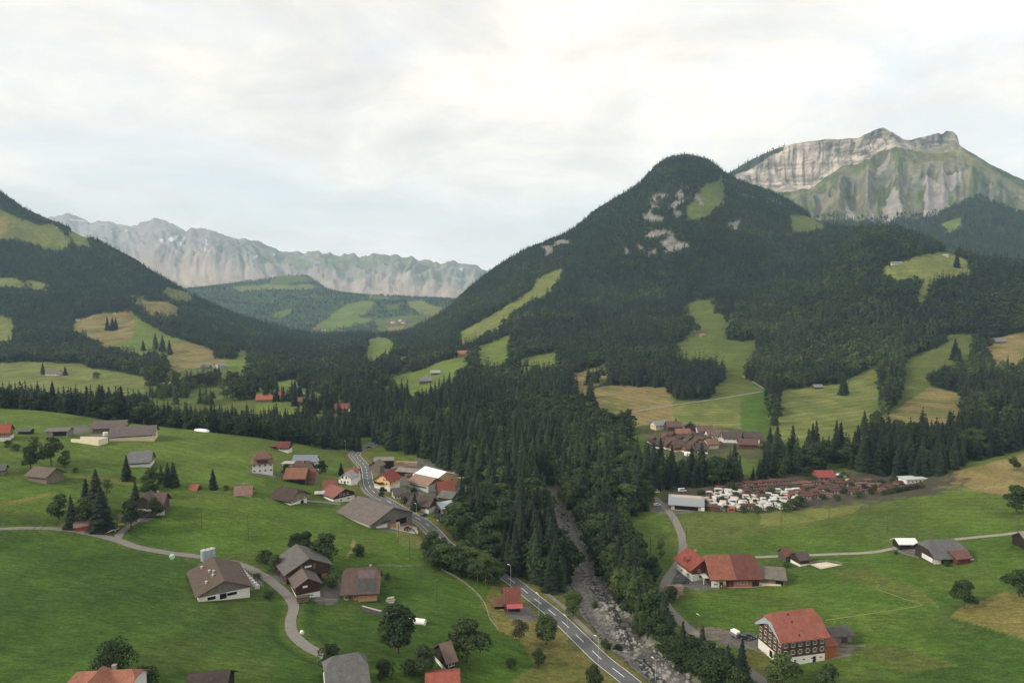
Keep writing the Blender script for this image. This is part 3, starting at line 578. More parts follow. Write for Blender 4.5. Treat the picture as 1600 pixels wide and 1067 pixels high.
so = bpy.data.objects.new('sun', sl); COL.objects.link(so); so.rotation_euler = sd.to_track_quat('Z', 'Y').to_euler()
W = bpy.data.worlds.new('World'); SC.world = W; W.use_nodes = True; nt = W.node_tree; bg = nt.nodes['Background']; bg.inputs['Strength'].default_value = .1
def wn(typ, **k):
    n = nt.nodes.new(typ)
    for a, v in k.items(): setattr(n, a, v)
    return n
sky = wn('ShaderNodeTexSky', sky_type='NISHITA', sun_disc=False, sun_elevation=SUN_EL, sun_rotation=SUN_AZ % (2*PI), air_density=1.0, dust_density=1.5)
tc = wn('ShaderNodeTexCoord'); sx = wn('ShaderNodeSeparateXYZ'); nt.links.new(tc.outputs['Generated'], sx.inputs[0])
def wm(op, a, b=0.0, c=None):
    n = wn('ShaderNodeMath', operation=op)
    for i, v in enumerate((a, b) if c is None else (a, b, c)):
        if hasattr(v, 'is_output'): nt.links.new(v, n.inputs[i])
        else: n.inputs[i].default_value = v
    return n.outputs[0]
h = wm('ADD', wm('MAXIMUM', sx.outputs[2], 0.0), .22)
cx = wm('DIVIDE', sx.outputs[0], h); cy = wm('DIVIDE', sx.outputs[1], h)
cv = wn('ShaderNodeCombineXYZ'); nt.links.new(cx, cv.inputs[0]); nt.links.new(cy, cv.inputs[1])
def wnoise(scale, det, loc, rough=.55, dist=0.0):
    m = wn('ShaderNodeMapping'); m.inputs['Location'].default_value = loc; nt.links.new(cv.outputs[0], m.inputs['Vector'])
    n = wn('ShaderNodeTexNoise'); n.inputs['Scale'].default_value = scale; n.inputs['Detail'].default_value = det; n.inputs['Roughness'].default_value = rough; n.inputs['Distortion'].default_value = dist
    nt.links.new(m.outputs[0], n.inputs['Vector']); return n.outputs['Fac']
def wramp(f, stops):
    n = wn('ShaderNodeValToRGB'); nt.links.new(f, n.inputs[0]); e = n.color_ramp.elements
    while len(e) < len(stops): e.new(.5)
    for k, (p, c) in zip(e, stops): k.position = p; k.color = (*c, 1)
    return n.outputs[0]
def wmix(f, a, b, mode='MIX'):
    n = wn('ShaderNodeMix', data_type='RGBA', blend_type=mode)
    for i, v in ((0, f), (6, a), (7, b)):
        if hasattr(v, 'is_output'): nt.links.new(v, n.inputs[i])
        else: n.inputs[i].default_value = v if not isinstance(v, tuple) else (*v, 1)
    return n.outputs[2]
K = 8.3
thick = wnoise(1.7, 8, (3.1, 7.7, 0), .6, .35)
cloud = wramp(thick, [(.34, (1.12, 1.09, 1.03)), (.44, (1.01, .985, .945)), (.52, (.90, .885, .865)), (.64, (.77, .765, .765))])
cloud = wmix(1.0, cloud, (K*1.05, K*1.0, K*.93), 'MULTIPLY')
# thinner, brighter cloud towards the right of the valley
bright = wramp(wm('ADD', wm('MULTIPLY', sx.outputs[0], .9), wnoise(.7, 3, (9, 2, 0))), [(.45, (1, 1, 1)), (1.05, (1.16, 1.15, 1.12))])
cloud = wmix(1.0, cloud, bright, 'MULTIPLY')
gap = wramp(wnoise(1.2, 6, (1.3, 4.2, 0), .6, .3), [(.48, (0, 0, 0)), (.64, (.55, .55, .55))])
skyb = wmix(.75, wmix(1.0, sky.outputs[0], (1.6, 1.6, 1.6), 'MULTIPLY'), (7.6, 7.95, 8.15))
low = wramp(sx.outputs[2], [(.02, (.6, .6, .6)), (.26, (0, 0, 0))])
nt.links.new(wmix(low, wmix(gap, cloud, skyb), (9.5, 9.0, 8.3)), bg.inputs['Color'])
SC.view_settings.view_transform = 'Standard'; SC.view_settings.look = 'None'; SC.view_settings.exposure = .5; SC.view_settings.gamma = 1
SC.cycles.max_bounces = 4; SC.cycles.diffuse_bounces = 2; SC.cycles.glossy_bounces = 1; SC.cycles.transmission_bounces = 2; SC.cycles.volume_bounces = 0; SC.cycles.transparent_max_bounces = 4
SC.cycles.use_denoising = True; SC.cycles.denoiser = 'OPENIMAGEDENOISE'; SC.cycles.denoising_prefilter = 'NONE'; SC.cycles.denoising_input_passes = 'RGB_ALBEDO_NORMAL'; SC.cycles.use_adaptive_sampling = False
# ------------------------------------------------------------------ trees: meshes one unit high
def foliage(name, c1, c2, rough=.75):
    t = NT(name); r = t.rnd(); p = t.obj(); n = t.noise(7, 4, p, .6)
    c = t.ramp(r, [(0.0, c1), (.55, tuple((a+b)/2 for a, b in zip(c1, c2))), (1.0, c2)])
    g_ = t.geo(); c = t.mix(1.0, c, t.ramp(n, [(.3, .6), (.7, 1.4)]), 'MULTIPLY'); c = t.mix(1.0, c, t.ramp(t.noise(.011, 4, g_, .6), [(.34, (.62, .66, .74)), (.5, (.95, .95, .95)), (.66, (1.4, 1.36, 1.18))]), 'MULTIPLY'); c = t.mix(1.0, c, t.ramp(t.noise(.0032, 3, g_, .6), [(.36, (.62, .66, .78)), (.5, (1.0, 1.0, 1.0)), (.62, (1.4, 1.38, 1.15))]), 'MULTIPLY')  # stand-to-stand tone; the broadest patches also put hill-fold shading into the colour
    return t.out(c, rough, .15)
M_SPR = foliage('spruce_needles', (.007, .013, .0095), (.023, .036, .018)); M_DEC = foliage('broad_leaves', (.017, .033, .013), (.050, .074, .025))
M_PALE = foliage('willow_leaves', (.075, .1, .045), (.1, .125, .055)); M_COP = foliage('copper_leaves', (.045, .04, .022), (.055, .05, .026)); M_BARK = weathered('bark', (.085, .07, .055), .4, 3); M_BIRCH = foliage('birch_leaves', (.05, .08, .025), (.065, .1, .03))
def trunk_geo(r, h, n=7, limbs=0, rg=None):
    V = []; Fc = []
    for k, z in enumerate((-.03, h*.4, h)):
        rr = r*(1-.75*k/2)
        for a in range(n): V.append((rr*math.cos(2*PI*a/n), rr*math.sin(2*PI*a/n), z))
    for k in range(2):
        for a in range(n): Fc.append((k*n+a, k*n+(a+1) % n, k*n+n+(a+1) % n, k*n+n+a))
    for l in range(limbs):
        an = rg.uniform(0, 6.28); z0 = h*rg.uniform(.35, .8); L = rg.uniform(.16, .28); up = rg.uniform(.1, .26); b = len(V); q = r*.35
        d = (math.cos(an), math.sin(an))
        for s, (x, z) in ((1, (0, z0)), (.3, (L, z0+up))):
            for a in range(4): V.append((d[0]*x-d[1]*q*s*math.cos(a*PI/2), d[1]*x+d[0]*q*s*math.cos(a*PI/2), z+q*s*math.sin(a*PI/2)))
        for a in range(4): Fc.append((b+a, b+(a+1) % 4, b+4+(a+1) % 4, b+4+a))
    return V, Fc
def spruce_geo(seed, tiers, per, R=.17, bare=.06):
    rg = np.random.default_rng(seed); V = []; Fc = []
    for k in range(tiers):
        t = (k+rg.uniform(-.25, .25))/tiers; t = min(max(t, 0), 1); z = bare+(1-bare)*t
        r = R*(1-t)**.82*(.75+.25*min(1, t*6+.4))+.012; n = max(4, int(per*(.5+.6*(1-t)))); o = rg.uniform(0, 6.28)
        for j in range(n):
            a = o+2*PI*j/n+rg.uniform(-.25, .25); rr = r*rg.uniform(.62, 1.22); dr = rr*rg.uniform(.25, .6); wd = rr*rg.uniform(.32, .52)+.006
            ca, sa = math.cos(a), math.sin(a); b = len(V); zz = z+rg.uniform(-.012, .012)
            V.append((0, 0, zz+.03)); m = .62*rr
            V.append((ca*m-sa*wd, sa*m+ca*wd, zz-dr*.75-.012)); V.append((ca*rr, sa*rr, zz-dr)); V.append((ca*m+sa*wd, sa*m-ca*wd, zz-dr*.75-.012)); V.append((ca*m*.9, sa*m*.9, zz-dr*.3+.012))
            Fc += [(b, b+1, b+4), (b+1, b+2, b+4), (b+4, b+2, b+3), (b, b+4, b+3)]
    b = len(V); V += [(0, 0, 1.03), (.012, 0, .93), (-.008, .01, .93), (-.008, -.01, .93)]; Fc += [(b, b+1, b+2), (b, b+2, b+3), (b, b+3, b+1)]
    return V, Fc
def leafy_geo(seed, n, size, W=.30, z0=.2, blobs=13, narrow=1.0, droop=0):
    rg = np.random.default_rng(seed); V = []; Fc = []; B = []
    for k in range(blobs):
        a = rg.uniform(0, 6.28); t = rg.uniform(0, 1)**.8; prof = math.sin(PI*min(1, .14+.8*t))**.65
        q = W*.72*prof*math.sqrt(rg.uniform(.05, 1))*narrow
        B.append((q*math.cos(a), q*math.sin(a), z0+.09+(1-z0-.19)*t, W*rg.uniform(.34, .56)*(.72+.4*prof)*narrow, rg.uniform(.8, 1.15)))
    B.append((0, 0, .88, W*.34*narrow, 1)); B.append((0, 0, .55, W*.6*narrow, 1.2))
    w = np.array([b[3]**2 for b in B]); w /= w.sum()
    for k in rg.choice(len(B), n, p=w):
        bx, by, bz, br, bs = B[k]
        d = rg.normal(size=3); d /= np.linalg.norm(d)
        if d[2] < -.55: d[2] *= -1
        r = br*rg.uniform(.72, 1.08); c = np.array((bx, by, bz))+d*r*np.array((1, 1, .85*bs))
        nrm = d*.75+rg.normal(size=3)*.45+np.array((0, 0, .25)); nrm /= np.linalg.norm(nrm)
        t1 = np.cross(nrm, rg.normal(size=3)); t1 /= np.linalg.norm(t1); t2 = np.cross(nrm, t1)
        s = size*rg.uniform(.6, 1.35); b = len(V); dd = np.array((0, 0, -droop*s))
        V += [tuple(c-t1*s+dd), tuple(c-t2*s*.7-nrm*s*.15), tuple(c+t1*s*.9+dd), tuple(c+t2*s*.75-nrm*s*.1)]
        Fc.append((b, b+1, b+2, b+3))
    return V, Fc
def tree_me(name, crown, trunk, mat):
    V, Fc = crown; n = len(Fc); b = len(V); V2, F2 = trunk
    return newmesh(name, V+V2, Fc+[tuple(i+b for i in f) for f in F2], [mat, M_BARK], [0]*n+[1]*len(F2))
SPR_N = [(newmesh('spruce_crown', *spruce_geo(10+k, 26, 11, R=.15+.012*k, bare=.05), [M_SPR]), newmesh('spruce_trunk', *trunk_geo(.014, .9), [M_BARK])) for k in range(4)]
def dec_pair(k, n, size, mat, **kw):
    rg = np.random.default_rng(90+k)
    return (newmesh('leafy_crown', *leafy_geo(40+k, n, size, **kw), [mat]), newmesh('leafy_trunk', *trunk_geo(.02, .75, 7, 5, rg), [M_BARK]))
DEC_N = [dec_pair(0, 3000, .028, M_DEC, z0=.12), dec_pair(1, 3000, .028, M_DEC, W=.27, z0=.08), dec_pair(2, 3200, .027, M_DEC, W=.34, z0=.1, blobs=17), dec_pair(3, 2800, .028, M_DEC, W=.25, z0=.06, blobs=15)]
ROUND_N = dec_pair(7, 3200, .026, M_DEC, W=.48, z0=.04, blobs=26); PALE_N = dec_pair(8, 1400, .026, M_PALE, W=.24, z0=.1, blobs=14, droop=.4); BIRCH_N = dec_pair(9, 900, .024, M_BIRCH, W=.24, z0=.22, blobs=10); COP_N = dec_pair(10, 1500, .026, M_COP, W=.34, z0=.3, blobs=12)
BUSH_N = (newmesh('bush_foliage', *leafy_geo(77, 1500, .05, W=.62, z0=-.06, blobs=18), [M_DEC]), newmesh('bush_stem', *trunk_geo(.03, .5, 5), [M_BARK]))
LITBUSH_N = (newmesh('bush_foliage', *leafy_geo(79, 1700, .045, W=.5, z0=-.02, blobs=18), [M_BIRCH]), BUSH_N[1])
# ------------------------------------------------------------------ where trees stand
LABELS = {}
def lone(name, pair, px, py, hpx, label, cat='tree', group=None, wide=1.0, ymin=120):
    p = at(px, py, ymin); h = hpx*p.y/1000; wide = wide*(1.5 if pair in SPR_N else 1.3 if pair in DEC_N else 1.0)
    o = empty(name, (p.x, p.y, p.z-.15), random.uniform(0, 6.28), label, cat, group); o.scale = (h*wide, h*wide, h)
    if 'bush' in name or 'hedge' in name: a, b = 'foliage', 'stem'
    else: a, b = 'crown', 'trunk'
    link(a, pair[0], o); link(b, pair[1], o); return o
def spruce(px, py, h, label, v=0, **k): return lone('spruce_tree', SPR_N[v], px, py, h, label, **k)
def leafy(px, py, h, label, v=0, **k): return lone('leafy_tree', DEC_N[v], px, py, h, label, **k)
def bush(px, py, h, label, **k): return lone('bush', BUSH_N, px, py, h, label, cat='bush', **k)
N_SPR = N_DEC = 0
for px, py, h, v, l in [(112,826,52,0,'small dark spruce at the front edge of the clump by the farm road'),(135,800,52,1,'tall dark spruce standing furthest back in the clump by the farm road'),(151,806,72,2,'very tall dark spruce in the middle of the clump by the farm road'),(158,829,70,3,'broad dark spruce beside the red roofed hut at the farm road'),(212,797,46,0,'slim spruce against the gable of the brown farmhouse with the bus'),(198,750,38,1,'spruce below the weathered grey barn on the meadow'),(262,759,36,2,'tallest of the dark spruces in the clump on the left meadow'),(271,760,38,3,'outer dark spruce at the end of the clump on the left meadow'),(252,757,30,0,'short dark spruce inside the clump on the left meadow'),(333,764,32,1,'single dark conical spruce on the open meadow left of the hamlet'),(533,742,20,2,'small dark spruce behind the red roofed house by the main road'),(648,797,28,3,'slim dark spruce beside the dark roofed chalet by the main road'),(978,872,45,0,'slim dark spruce at the meadow edge above the river'),(1112,1040,40,2,'dark spruce standing in the leafy strip beside the lower lane'),(1026,972,52,1,'slim dark spruce where the lane passes close to the river wood'),(1350,680,38,0,'dark spruce standing alone at the foot of the pale hay meadow'),(1318,617,34,2,'dark spruce standing alone on the upper hay meadow'),(1210,625,46,1,'tall spruce at the corner of the bright green field'),(1492,562,32,2,'lone spruce pair member on the brown slope below the dark barn'),(1499,566,22,0,'shorter spruce beside the tall one on the brown slope'),(1495,418,24,0,'lone dark spruce on the high knoll meadow'),(67,585,18,1,'dark spruce on the pale field beside the far white farm building'),(102,586,14,2,'smaller spruce close behind the far white farm building'),(168,516,20,0,'dark spruce in the small clump on the tan hill field'),(176,516,20,2,'second spruce of the small clump on the tan hill field'),(181,515,18,1,'third spruce of the small clump on the tan hill field'),(243,545,24,0,'spruce at the top of the row stepping down the hill field'),(254,549,24,3,'spruce in the middle of the row stepping down the hill field'),(265,554,22,1,'spruce at the foot of the row stepping down the hill field'),(224,548,16,2,'small spruce standing apart above the farm on the hill field')]:
    spruce(px, py, h, l, v); N_SPR += 1
for px, py, h, v, l in [(92,812,40,3,'thin pale tree at the outer edge of the spruce clump'),(134,822,46,0,'leafy tree in front of the spruce clump by the farm road'),(205,828,48,1,'dense leafy tree at the mouth of the farm yard'),(238,764,34,2,'round leafy tree next to the spruce clump on the meadow'),(235,778,28,2,'round bright tree behind the brown farmhouse with the bus'),(241,810,34,0,'leafy tree in front of the farmhouse beside the white bus'),(80,728,45,0,'leafy tree right of the birch by the plank barn'),(102,730,26,3,'small tree beside the plank barn on the meadow'),(48,736,40,1,'dark leafy tree left of the plank barn'),(463,862,30,1,'leafy tree behind the dark barn with the white sign'),(478,864,35,1,'tallest leafy tree behind the dark barn with the white sign'),(507,882,48,2,'broad leafy tree at the rear corner of the dark barn'),(430,895,30,1,'dark tree against the side of the barn with the white sign'),(622,1020,78,0,'tall airy leafy tree beside the retaining wall below the farmhouse'),(730,1034,68,2,'large dense leafy tree behind the small brown house'),(854,1006,48,0,'leafy tree growing beside the main road on the dry bank'),(664,1054,46,2,'dark leafy tree shading the small brown house'),(1506,950,46,1,'slim leafy tree on the green slope below the grey roofed farm'),(1592,932,42,2,'broad tree on the brown bank at the frame edge'),(1588,803,46,1,'leafy tree at the end of the gravel track'),(1222,1080,60,2,'dense tree in front of the big farmhouse with shuttered windows'),(1292,1085,50,3,'small dark tree at the bottom edge below the big farmhouse'),(1019,914,44,3,'leafy tree beside the hut at the bend of the lane'),(1000,905,50,1,'dark tree leaning over the hut at the bend of the lane'),(1050,938,24,0,'leafy tree between the lane and the log piles'),(895,962,40,2,'leafy tree beside the cycle path at the river bend'),(946,1020,24,0,'small tree beside the cycle path near the lower rapids'),(842,1040,28,3,'thin young tree on the dry bank below the road'),(928,1078,40,3,'young tree beside the main road at the bottom edge'),(560,868,18,2,'small bushy tree behind the big brown farmhouse'),(646,777,16,2,'round garden tree between the chalets by the main road'),(598,772,12,2,'small garden tree beside the yellow house'),(502,740,20,2,'leafy tree by the large rust roofed barn'),(447,742,18,1,'leafy tree at the corner of the rust roofed barn'),(1136,505,14,2,'round tree on the clearing edge above the valley'),(1090,520,14,0,'pale tree on the forest clearing above the valley'),(246,612,40,1,'tall dark tree beside the far white farm'),(292,606,18,2,'leafy tree beside the second far farm'),(329,594,14,2,'round tree standing alone on the field beside the far farm'),(1584,735,22,0,'leafy tree on the brown hillock beyond the campsite')]:
    leafy(px, py, h, l, v); N_DEC += 1
lone('leafy_tree', ROUND_N, 178, 1058, 58, 'dense round dark tree behind the salmon tiled house'); lone('leafy_tree', COP_N, 812, 1010, 44, 'dark copper leaved tree alone on the dry bank above the road')
lone('leafy_tree', PALE_N, 1032, 872, 34, 'pale grey green willow on the meadow inside the lane bend'); lone('leafy_tree', BIRCH_N, 54, 722, 42, 'tall thin birch behind the plank barn'); lone('leafy_tree', BIRCH_N, 167, 780, 34, 'pale thin birch behind the spruce clump'); N_DEC += 5
lone('bush', LITBUSH_N, 517, 1040, 34, 'yellowish round bush behind the grey roofed house', 'bush')
for px, py, h, l in [(226,1075,34,'dark round bush beside the salmon tiled house'),(600,1058,26,'dark round bush beside the grey roofed house'),(563,868,14,'low dark bush behind the ridge of the brown farmhouse'),(413,880,20,'leafy bush inside the bend by the dark barn'),(402,905,10,'small round bush on the verge by the cattle barn'),(421,935,14,'pale scrubby bush below the farm road bend'),(800,1044,16,'low bush on the dry bank below the copper tree'),(640,1052,22,'dark bush under the leafy tree by the small brown house'),(118,738,8,'low bush on the meadow beyond the plank barn'),(12,698,10,'dark hedge bush on the slope below the red roofed house'),(24,704,10,'second dark hedge bush on the slope below the red roofed house'),(208,752,8,'low bush beside the single spruce under the grey barn'),(605,905,10,'small bush at the end wall of the brown farmhouse'),(518,915,20,'dark shrub between the small barn and the farmhouse'),(150,592,10,'round bush on the pale far field'),(1004,975,20,'bush beside the tarpaulin by the lane'),(1480,884,8,'low shrub beside the grey roofed farm'),(312,764,6,'garden shrub beside the orange roofed house'),(353,766,8,'garden shrub beside the brown roofed bungalow'),(596,776,8,'clipped shrub on the verge below the yellow house'),(632,786,10,'round shrub beside the white chalet garden'),(1228,886,8,'nettles bush at the corner of the timber shed'),(1400,866,6,'shrub in the garden of the grey roofed farm'),(930,950,10,'willow bush at the edge of the gravel river bank'),(965,1018,12,'willow bush on the bank beside the cycle path')]:
    bush(px, py, h, l)
# woodland near the camera, outlined on the ground
WOODS = {
 'road_river': [(583,690),(603,702),(630,711),(668,720),(716,742),(740,766),(742,790),(722,812),(708,838),(703,850),(738,862),(778,886),(804,898),(832,908),(860,925),(878,925),(884,900),(876,880),(868,850),(856,815),(846,785),(841,765),(840,768),(874,764),(872,690),(590,684)],
 'roadside': [(655,878),(668,870),(688,862),(700,866),(738,884),(772,904),(780,914),(768,918),(740,910),(700,895),(670,888)],
 'far_bank': [(870,760),(886,790),(899,815),(912,850),(928,880),(950,915),(975,960),(1000,1000),(1030,1035),(1070,1078),(1110,1110),(1172,1110),(1172,1085),(1130,1062),(1095,1045),(1068,1027),(1046,1004),(1028,979),(1013,955),(1001,930),(997,905),(1000,893),(985,876),(972,852),(960,826),(964,812),(1000,808),(1012,795),(1010,770),(1000,740),(990,690),(870,684)],
 'camp': [(1012,772),(1040,764),(1150,757),(1200,749),(1240,742),(1285,736),(1290,724),(1320,722),(1330,735),(1380,742),(1430,752),(1470,744),(1520,722),(1600,702),(1720,685),(1720,640),(1600,645),(1500,684),(1440,688),(1400,684),(1360,712),(1290,712),(1200,712),(1150,717),(1080,717),(1040,724),(1005,720)],
}
VILLAGE = [(980,700),(985,660),(1020,650),(1060,654),(1190,678),(1198,704),(1180,715),(1080,715),(1035,715)]
MEADOWS_OPEN = [(225,600),(255,590),(330,596),(400,600),(470,606),(520,620),(560,641),(500,650),(420,644),(330,638),(270,632),(225,618)]
def terr_mask(x, y):
    z = H(x, y); px, py = proj(x, y, z); u = x/y
    k6 = np.exp(np.interp(u, US, KY[6])); k7 = np.exp(np.interp(u, US, KY[7])); ridge = np.exp(np.interp(u, US, KY[12]))
    lab = np.zeros(x.shape, int)
    belt = (y > k6*1.035) & (px < 560) & (y < k7*1.1)
    lab[belt] = 1
    for i, k in enumerate(WOODS): lab[inpoly(WOODS[k], px, py) & (y < k7*1.05)] = 2+i
    slope = (y > k7) & (y < ridge*1.05); ok = slope.copy()
    top = proj(x, y, z+22); md = proj(x, y, z+11); e1 = 13*(fbm(x/36, y/36, 3, 201)-.5); e2 = 9*(fbm(x/36, y/36, 3, 203)-.5)
    for _, p in MEADOWS: ok &= ~(inpoly(p, px+e1, py+e2) | inpoly(p, top[0]+e1, top[1]+e2) | inpoly(p, md[0]+e1, md[1]+e2))
    for p in ROCKS: ok &= ~(rock_in(p, x, y, z, px, py, .46) | rock_in(p, x, y, z+8, *proj(x, y, z+8), .5))
    for p in ([(225,600),(300,590),(300,625),(225,625)], [(400,605),(480,605),(500,645),(560,650),(560,635),(500,612),(470,600)], [(395,640),(440,625),(520,640),(520,652),(400,650)]): ok &= ~(inpoly(p, px, py) & (fbm(x/30, y/30, 3, 77) < .6))
    ok |= (y > k7) & (y < k7*1.06) & (px < 1000)
    ok |= inpoly(MEADOWS_OPEN, px, py) & (fbm(x/26, y/26, 3, 211) > .64) & (y > k7)
    lab[ok & (lab == 0)] = 10
    lab[inpoly(VILLAGE, px, py) | inpoly(VILLAGE, *proj(x, y, z+14))] = 0
    lab[(RDf(x, y) < 8.0)] = 0
    return lab, z, px, py
def RDf(x, y):
    fu = np.clip((x/y-US[0])/(US[1]-US[0]), 0, NU-1.001).astype(int); fy = np.clip(np.interp(np.log(y), LY, np.arange(NY)), 0, NY-1.001).astype(int)
    return RD[fu, fy]
def jgrid(x0, x1, y0, y1, c, seed):
    rg = np.random.default_rng(seed); gx, gy = np.meshgrid(np.arange(x0, x1, c), np.arange(y0, y1, c))
    return (gx+rg.uniform(0, c, gx.shape)).ravel(), (gy+rg.uniform(0, c, gy.shape)).ravel()
XS = []; YSs = []
for y0, y1, c in [(190, 340, 4.6), (340, 700, 5.8), (700, 1300, 7.2), (1300, 2900, 9.0)]:
    x, y = jgrid(-y1*.93, y1*.93, y0, y1, c, int(y0)); m = np.abs(x/y) < .92; XS.append(x[m]); YSs.append(y[m])
x, y = jgrid(10, 130, 185, 330, 3.7, 99); l_, _, qx_, qy_ = terr_mask(x, y); m = (l_ == 4) & (qy_ > 915) & (qx_ > 960); XS.append(x[m]); YSs.append(y[m])
tx = np.concatenate(XS); ty = np.concatenate(YSs)
tl, tz, tpx, tpy = terr_mask(tx, ty); m = tl > 0
tx, ty, tl, tz, tpx, tpy = [a[m] for a in (tx, ty, tl, tz, tpx, tpy)]
nT = len(tx); rg = np.random.default_rng(5)
mixn = fbm(tx/110, ty/110, 4, 81); pdec = sstep(.46, .66, mixn)*.8+.08
pdec = np.where(tl == 3, .95, pdec); pdec = np.where((tl == 2) & (ty < 420), np.where(tpx > 795, .08, .3+.4*sstep(.45, .58, mixn)), pdec); pdec = np.where((ty > 700) & (ty < 1500), pdec*.7+.2, pdec); pdec = np.where(tl == 4, .35+.5*sstep(.42, .6, mixn), pdec); pdec = np.where((tl == 4) & (tpy > 925), .55, pdec); pdec = np.where(ty > 1500, pdec*.8+.06, pdec)
isdec = rg.uniform(size=nT) < pdec
hh = np.where(isdec, rg.uniform(11, 19, nT), rg.uniform(12, 29, nT)*np.where(rg.uniform(size=nT) < .2, .6, 1.0))
hh = np.where(tl == 3, rg.uniform(6, 12, nT), hh); hh = np.where((tl == 4) & (tpy > 900), hh*.82, hh); hh = np.where(ty > 1900, hh*.85, hh)
edge = (tl == 4) & (tpy > 1000); hh = np.where((tl == 4) & (tpy > 960), np.where(isdec, rg.uniform(8, 13, nT), rg.uniform(10, 18, nT)), hh); hh = np.where((tl == 1) & (tpx > 230), hh*.78, hh)
# the largest ones in the picture become trees of their own
infr = (tpx > -10) & (tpx < 1610) & (tpy < 1120)
size = hh/ty*infr
WHERE = {1: ('behind the crest of the green meadow', 'meadow crest wood'), 2: ('in the wood between main road and river', 'wood between road and river'), 3: ('in the thicket on the meadow side of the main road', 'roadside thicket'), 4: ('in the wood on the lane side of the river', 'wood on the lane side of the river'), 5: ('in the wood behind the campsite', 'wood behind the campsite'), 10: ('in the forest on the lower valley slope', 'forest on the valley slope')}
taken = np.zeros(nT, bool)
for dec, nmax, name, pairs, word in ((False, 300-N_SPR, 'spruce_tree', SPR_N, 'dark pointed spruce'), (True, 300-N_DEC, 'leafy_tree', DEC_N, 'rounded leafy tree')):
    idx = np.where(isdec == dec)[0]; idx = idx[np.argsort(-size[idx])][:nmax]
    for i in idx:
        w, gname = WHERE[int(tl[i])]
        o = empty(name, (tx[i], ty[i], tz[i]-.2), rg.uniform(0, 6.28), word+' '+w, 'tree', ('spruces: ' if not dec else 'leafy trees: ')+gname)
        q = hh[i]; wd = rg.uniform(.85, 1.2)*(1.12 if dec else 1); wd *= 1.3 if dec else 1.25; o.scale = (q*wd, q*wd, q)
        c, t = pairs[int(rg.integers(4))]; link('crown', c, o); link('trunk', t, o); taken[i] = True
# all others: one forest
HID = bpy.data.collections.new('tree_kinds')
def kind_obj(nm, me): o = bpy.data.objects.new(nm, me); HID.objects.link(o)
for k in range(3): kind_obj('kind_a%d' % k, tree_me('forest_tree', spruce_geo(210+k, 15, 8, R=.155), trunk_geo(.014, .5, 5), M_SPR))
for k in range(3): kind_obj('kind_b%d' % k, tree_me('forest_tree', leafy_geo(230+k, 520, .047, W=.3, z0=.1), trunk_geo(.02, .5, 5), M_DEC))
for k in range(3): kind_obj('kind_c%d' % k, tree_me('forest_tree', spruce_geo(250+k, 9, 6, R=.17), trunk_geo(.014, .4, 4), M_SPR))
for k in range(3): kind_obj('kind_d%d' % k, tree_me('forest_tree', leafy_geo(270+k, 110, .085, W=.32, z0=.06, blobs=9), trunk_geo(.02, .4, 4), M_DEC))
def forest(name, x, y, z, h, kind, label, wd):
    n = len(x); me = bpy.data.meshes.new(name); me.vertices.add(n); me.vertices.foreach_set('co', np.stack([x, y, z], -1).astype(np.float32).ravel())
    a = me.attributes.new('size', 'FLOAT_VECTOR', 'POINT'); a.data.foreach_set('vector', np.stack([h*wd, h*wd, h], -1).astype(np.float32).ravel())
    a = me.attributes.new('turn', 'FLOAT_VECTOR', 'POINT'); a.data.foreach_set('vector', np.stack([rg.normal(0, .03, n), rg.normal(0, .03, n), rg.uniform(0, 6.28, n)], -1).astype(np.float32).ravel())
    a = me.attributes.new('sort', 'INT', 'POINT'); a.data.foreach_set('value', kind.astype(np.int32))
    o = link(name, me); tag(o, label, 'forest', kind='stuff')
    g = bpy.data.node_groups.new('forest_planting', 'GeometryNodeTree')
    g.interface.new_socket('Geometry', in_out='INPUT', socket_type='NodeSocketGeometry'); g.interface.new_socket('Geometry', in_out='OUTPUT', socket_type='NodeSocketGeometry')
    gi = g.nodes.new('NodeGroupInput'); go = g.nodes.new('NodeGroupOutput'); iop = g.nodes.new('GeometryNodeInstanceOnPoints'); ci = g.nodes.new('GeometryNodeCollectionInfo')
    ci.inputs['Collection'].default_value = HID; ci.inputs['Separate Children'].default_value = True; ci.inputs['Reset Children'].default_value = True
    iop.inputs['Pick Instance'].default_value = True
    def na(nm, typ):
        q = g.nodes.new('GeometryNodeInputNamedAttribute'); q.data_type = typ; q.inputs['Name'].default_value = nm
        return next(s for s in q.outputs if s.enabled and s.name == 'Attribute')
    L = g.links.new
    L(gi.outputs[0], iop.inputs['Points']); L(ci.outputs[0], iop.inputs['Instance']); L(na('sort', 'INT'), iop.inputs['Instance Index']); L(na('size', 'FLOAT_VECTOR'), iop.inputs['Scale'])
    e2r = g.nodes.new('FunctionNodeEulerToRotation'); L(na('turn', 'FLOAT_VECTOR'), e2r.inputs[0]); L(e2r.outputs[0], iop.inputs['Rotation'])
    L(iop.outputs[0], go.inputs[0]); m = o.modifiers.new('planting', 'NODES'); m.node_group = g
    return o
m = ~taken
kind = rg.integers(0, 3, nT)+np.where(isdec, 3, 0)+np.where(ty > 950, 6, 0)
wd = rg.uniform(.95, 1.4, nT)*np.where(ty > 950, 1.15, 1.1)
forest('forest', tx[m], ty[m], tz[m]-.2, hh[m], kind[m], 'dark mixed forest of spruce and leafy trees covering the valley slopes', wd[m])
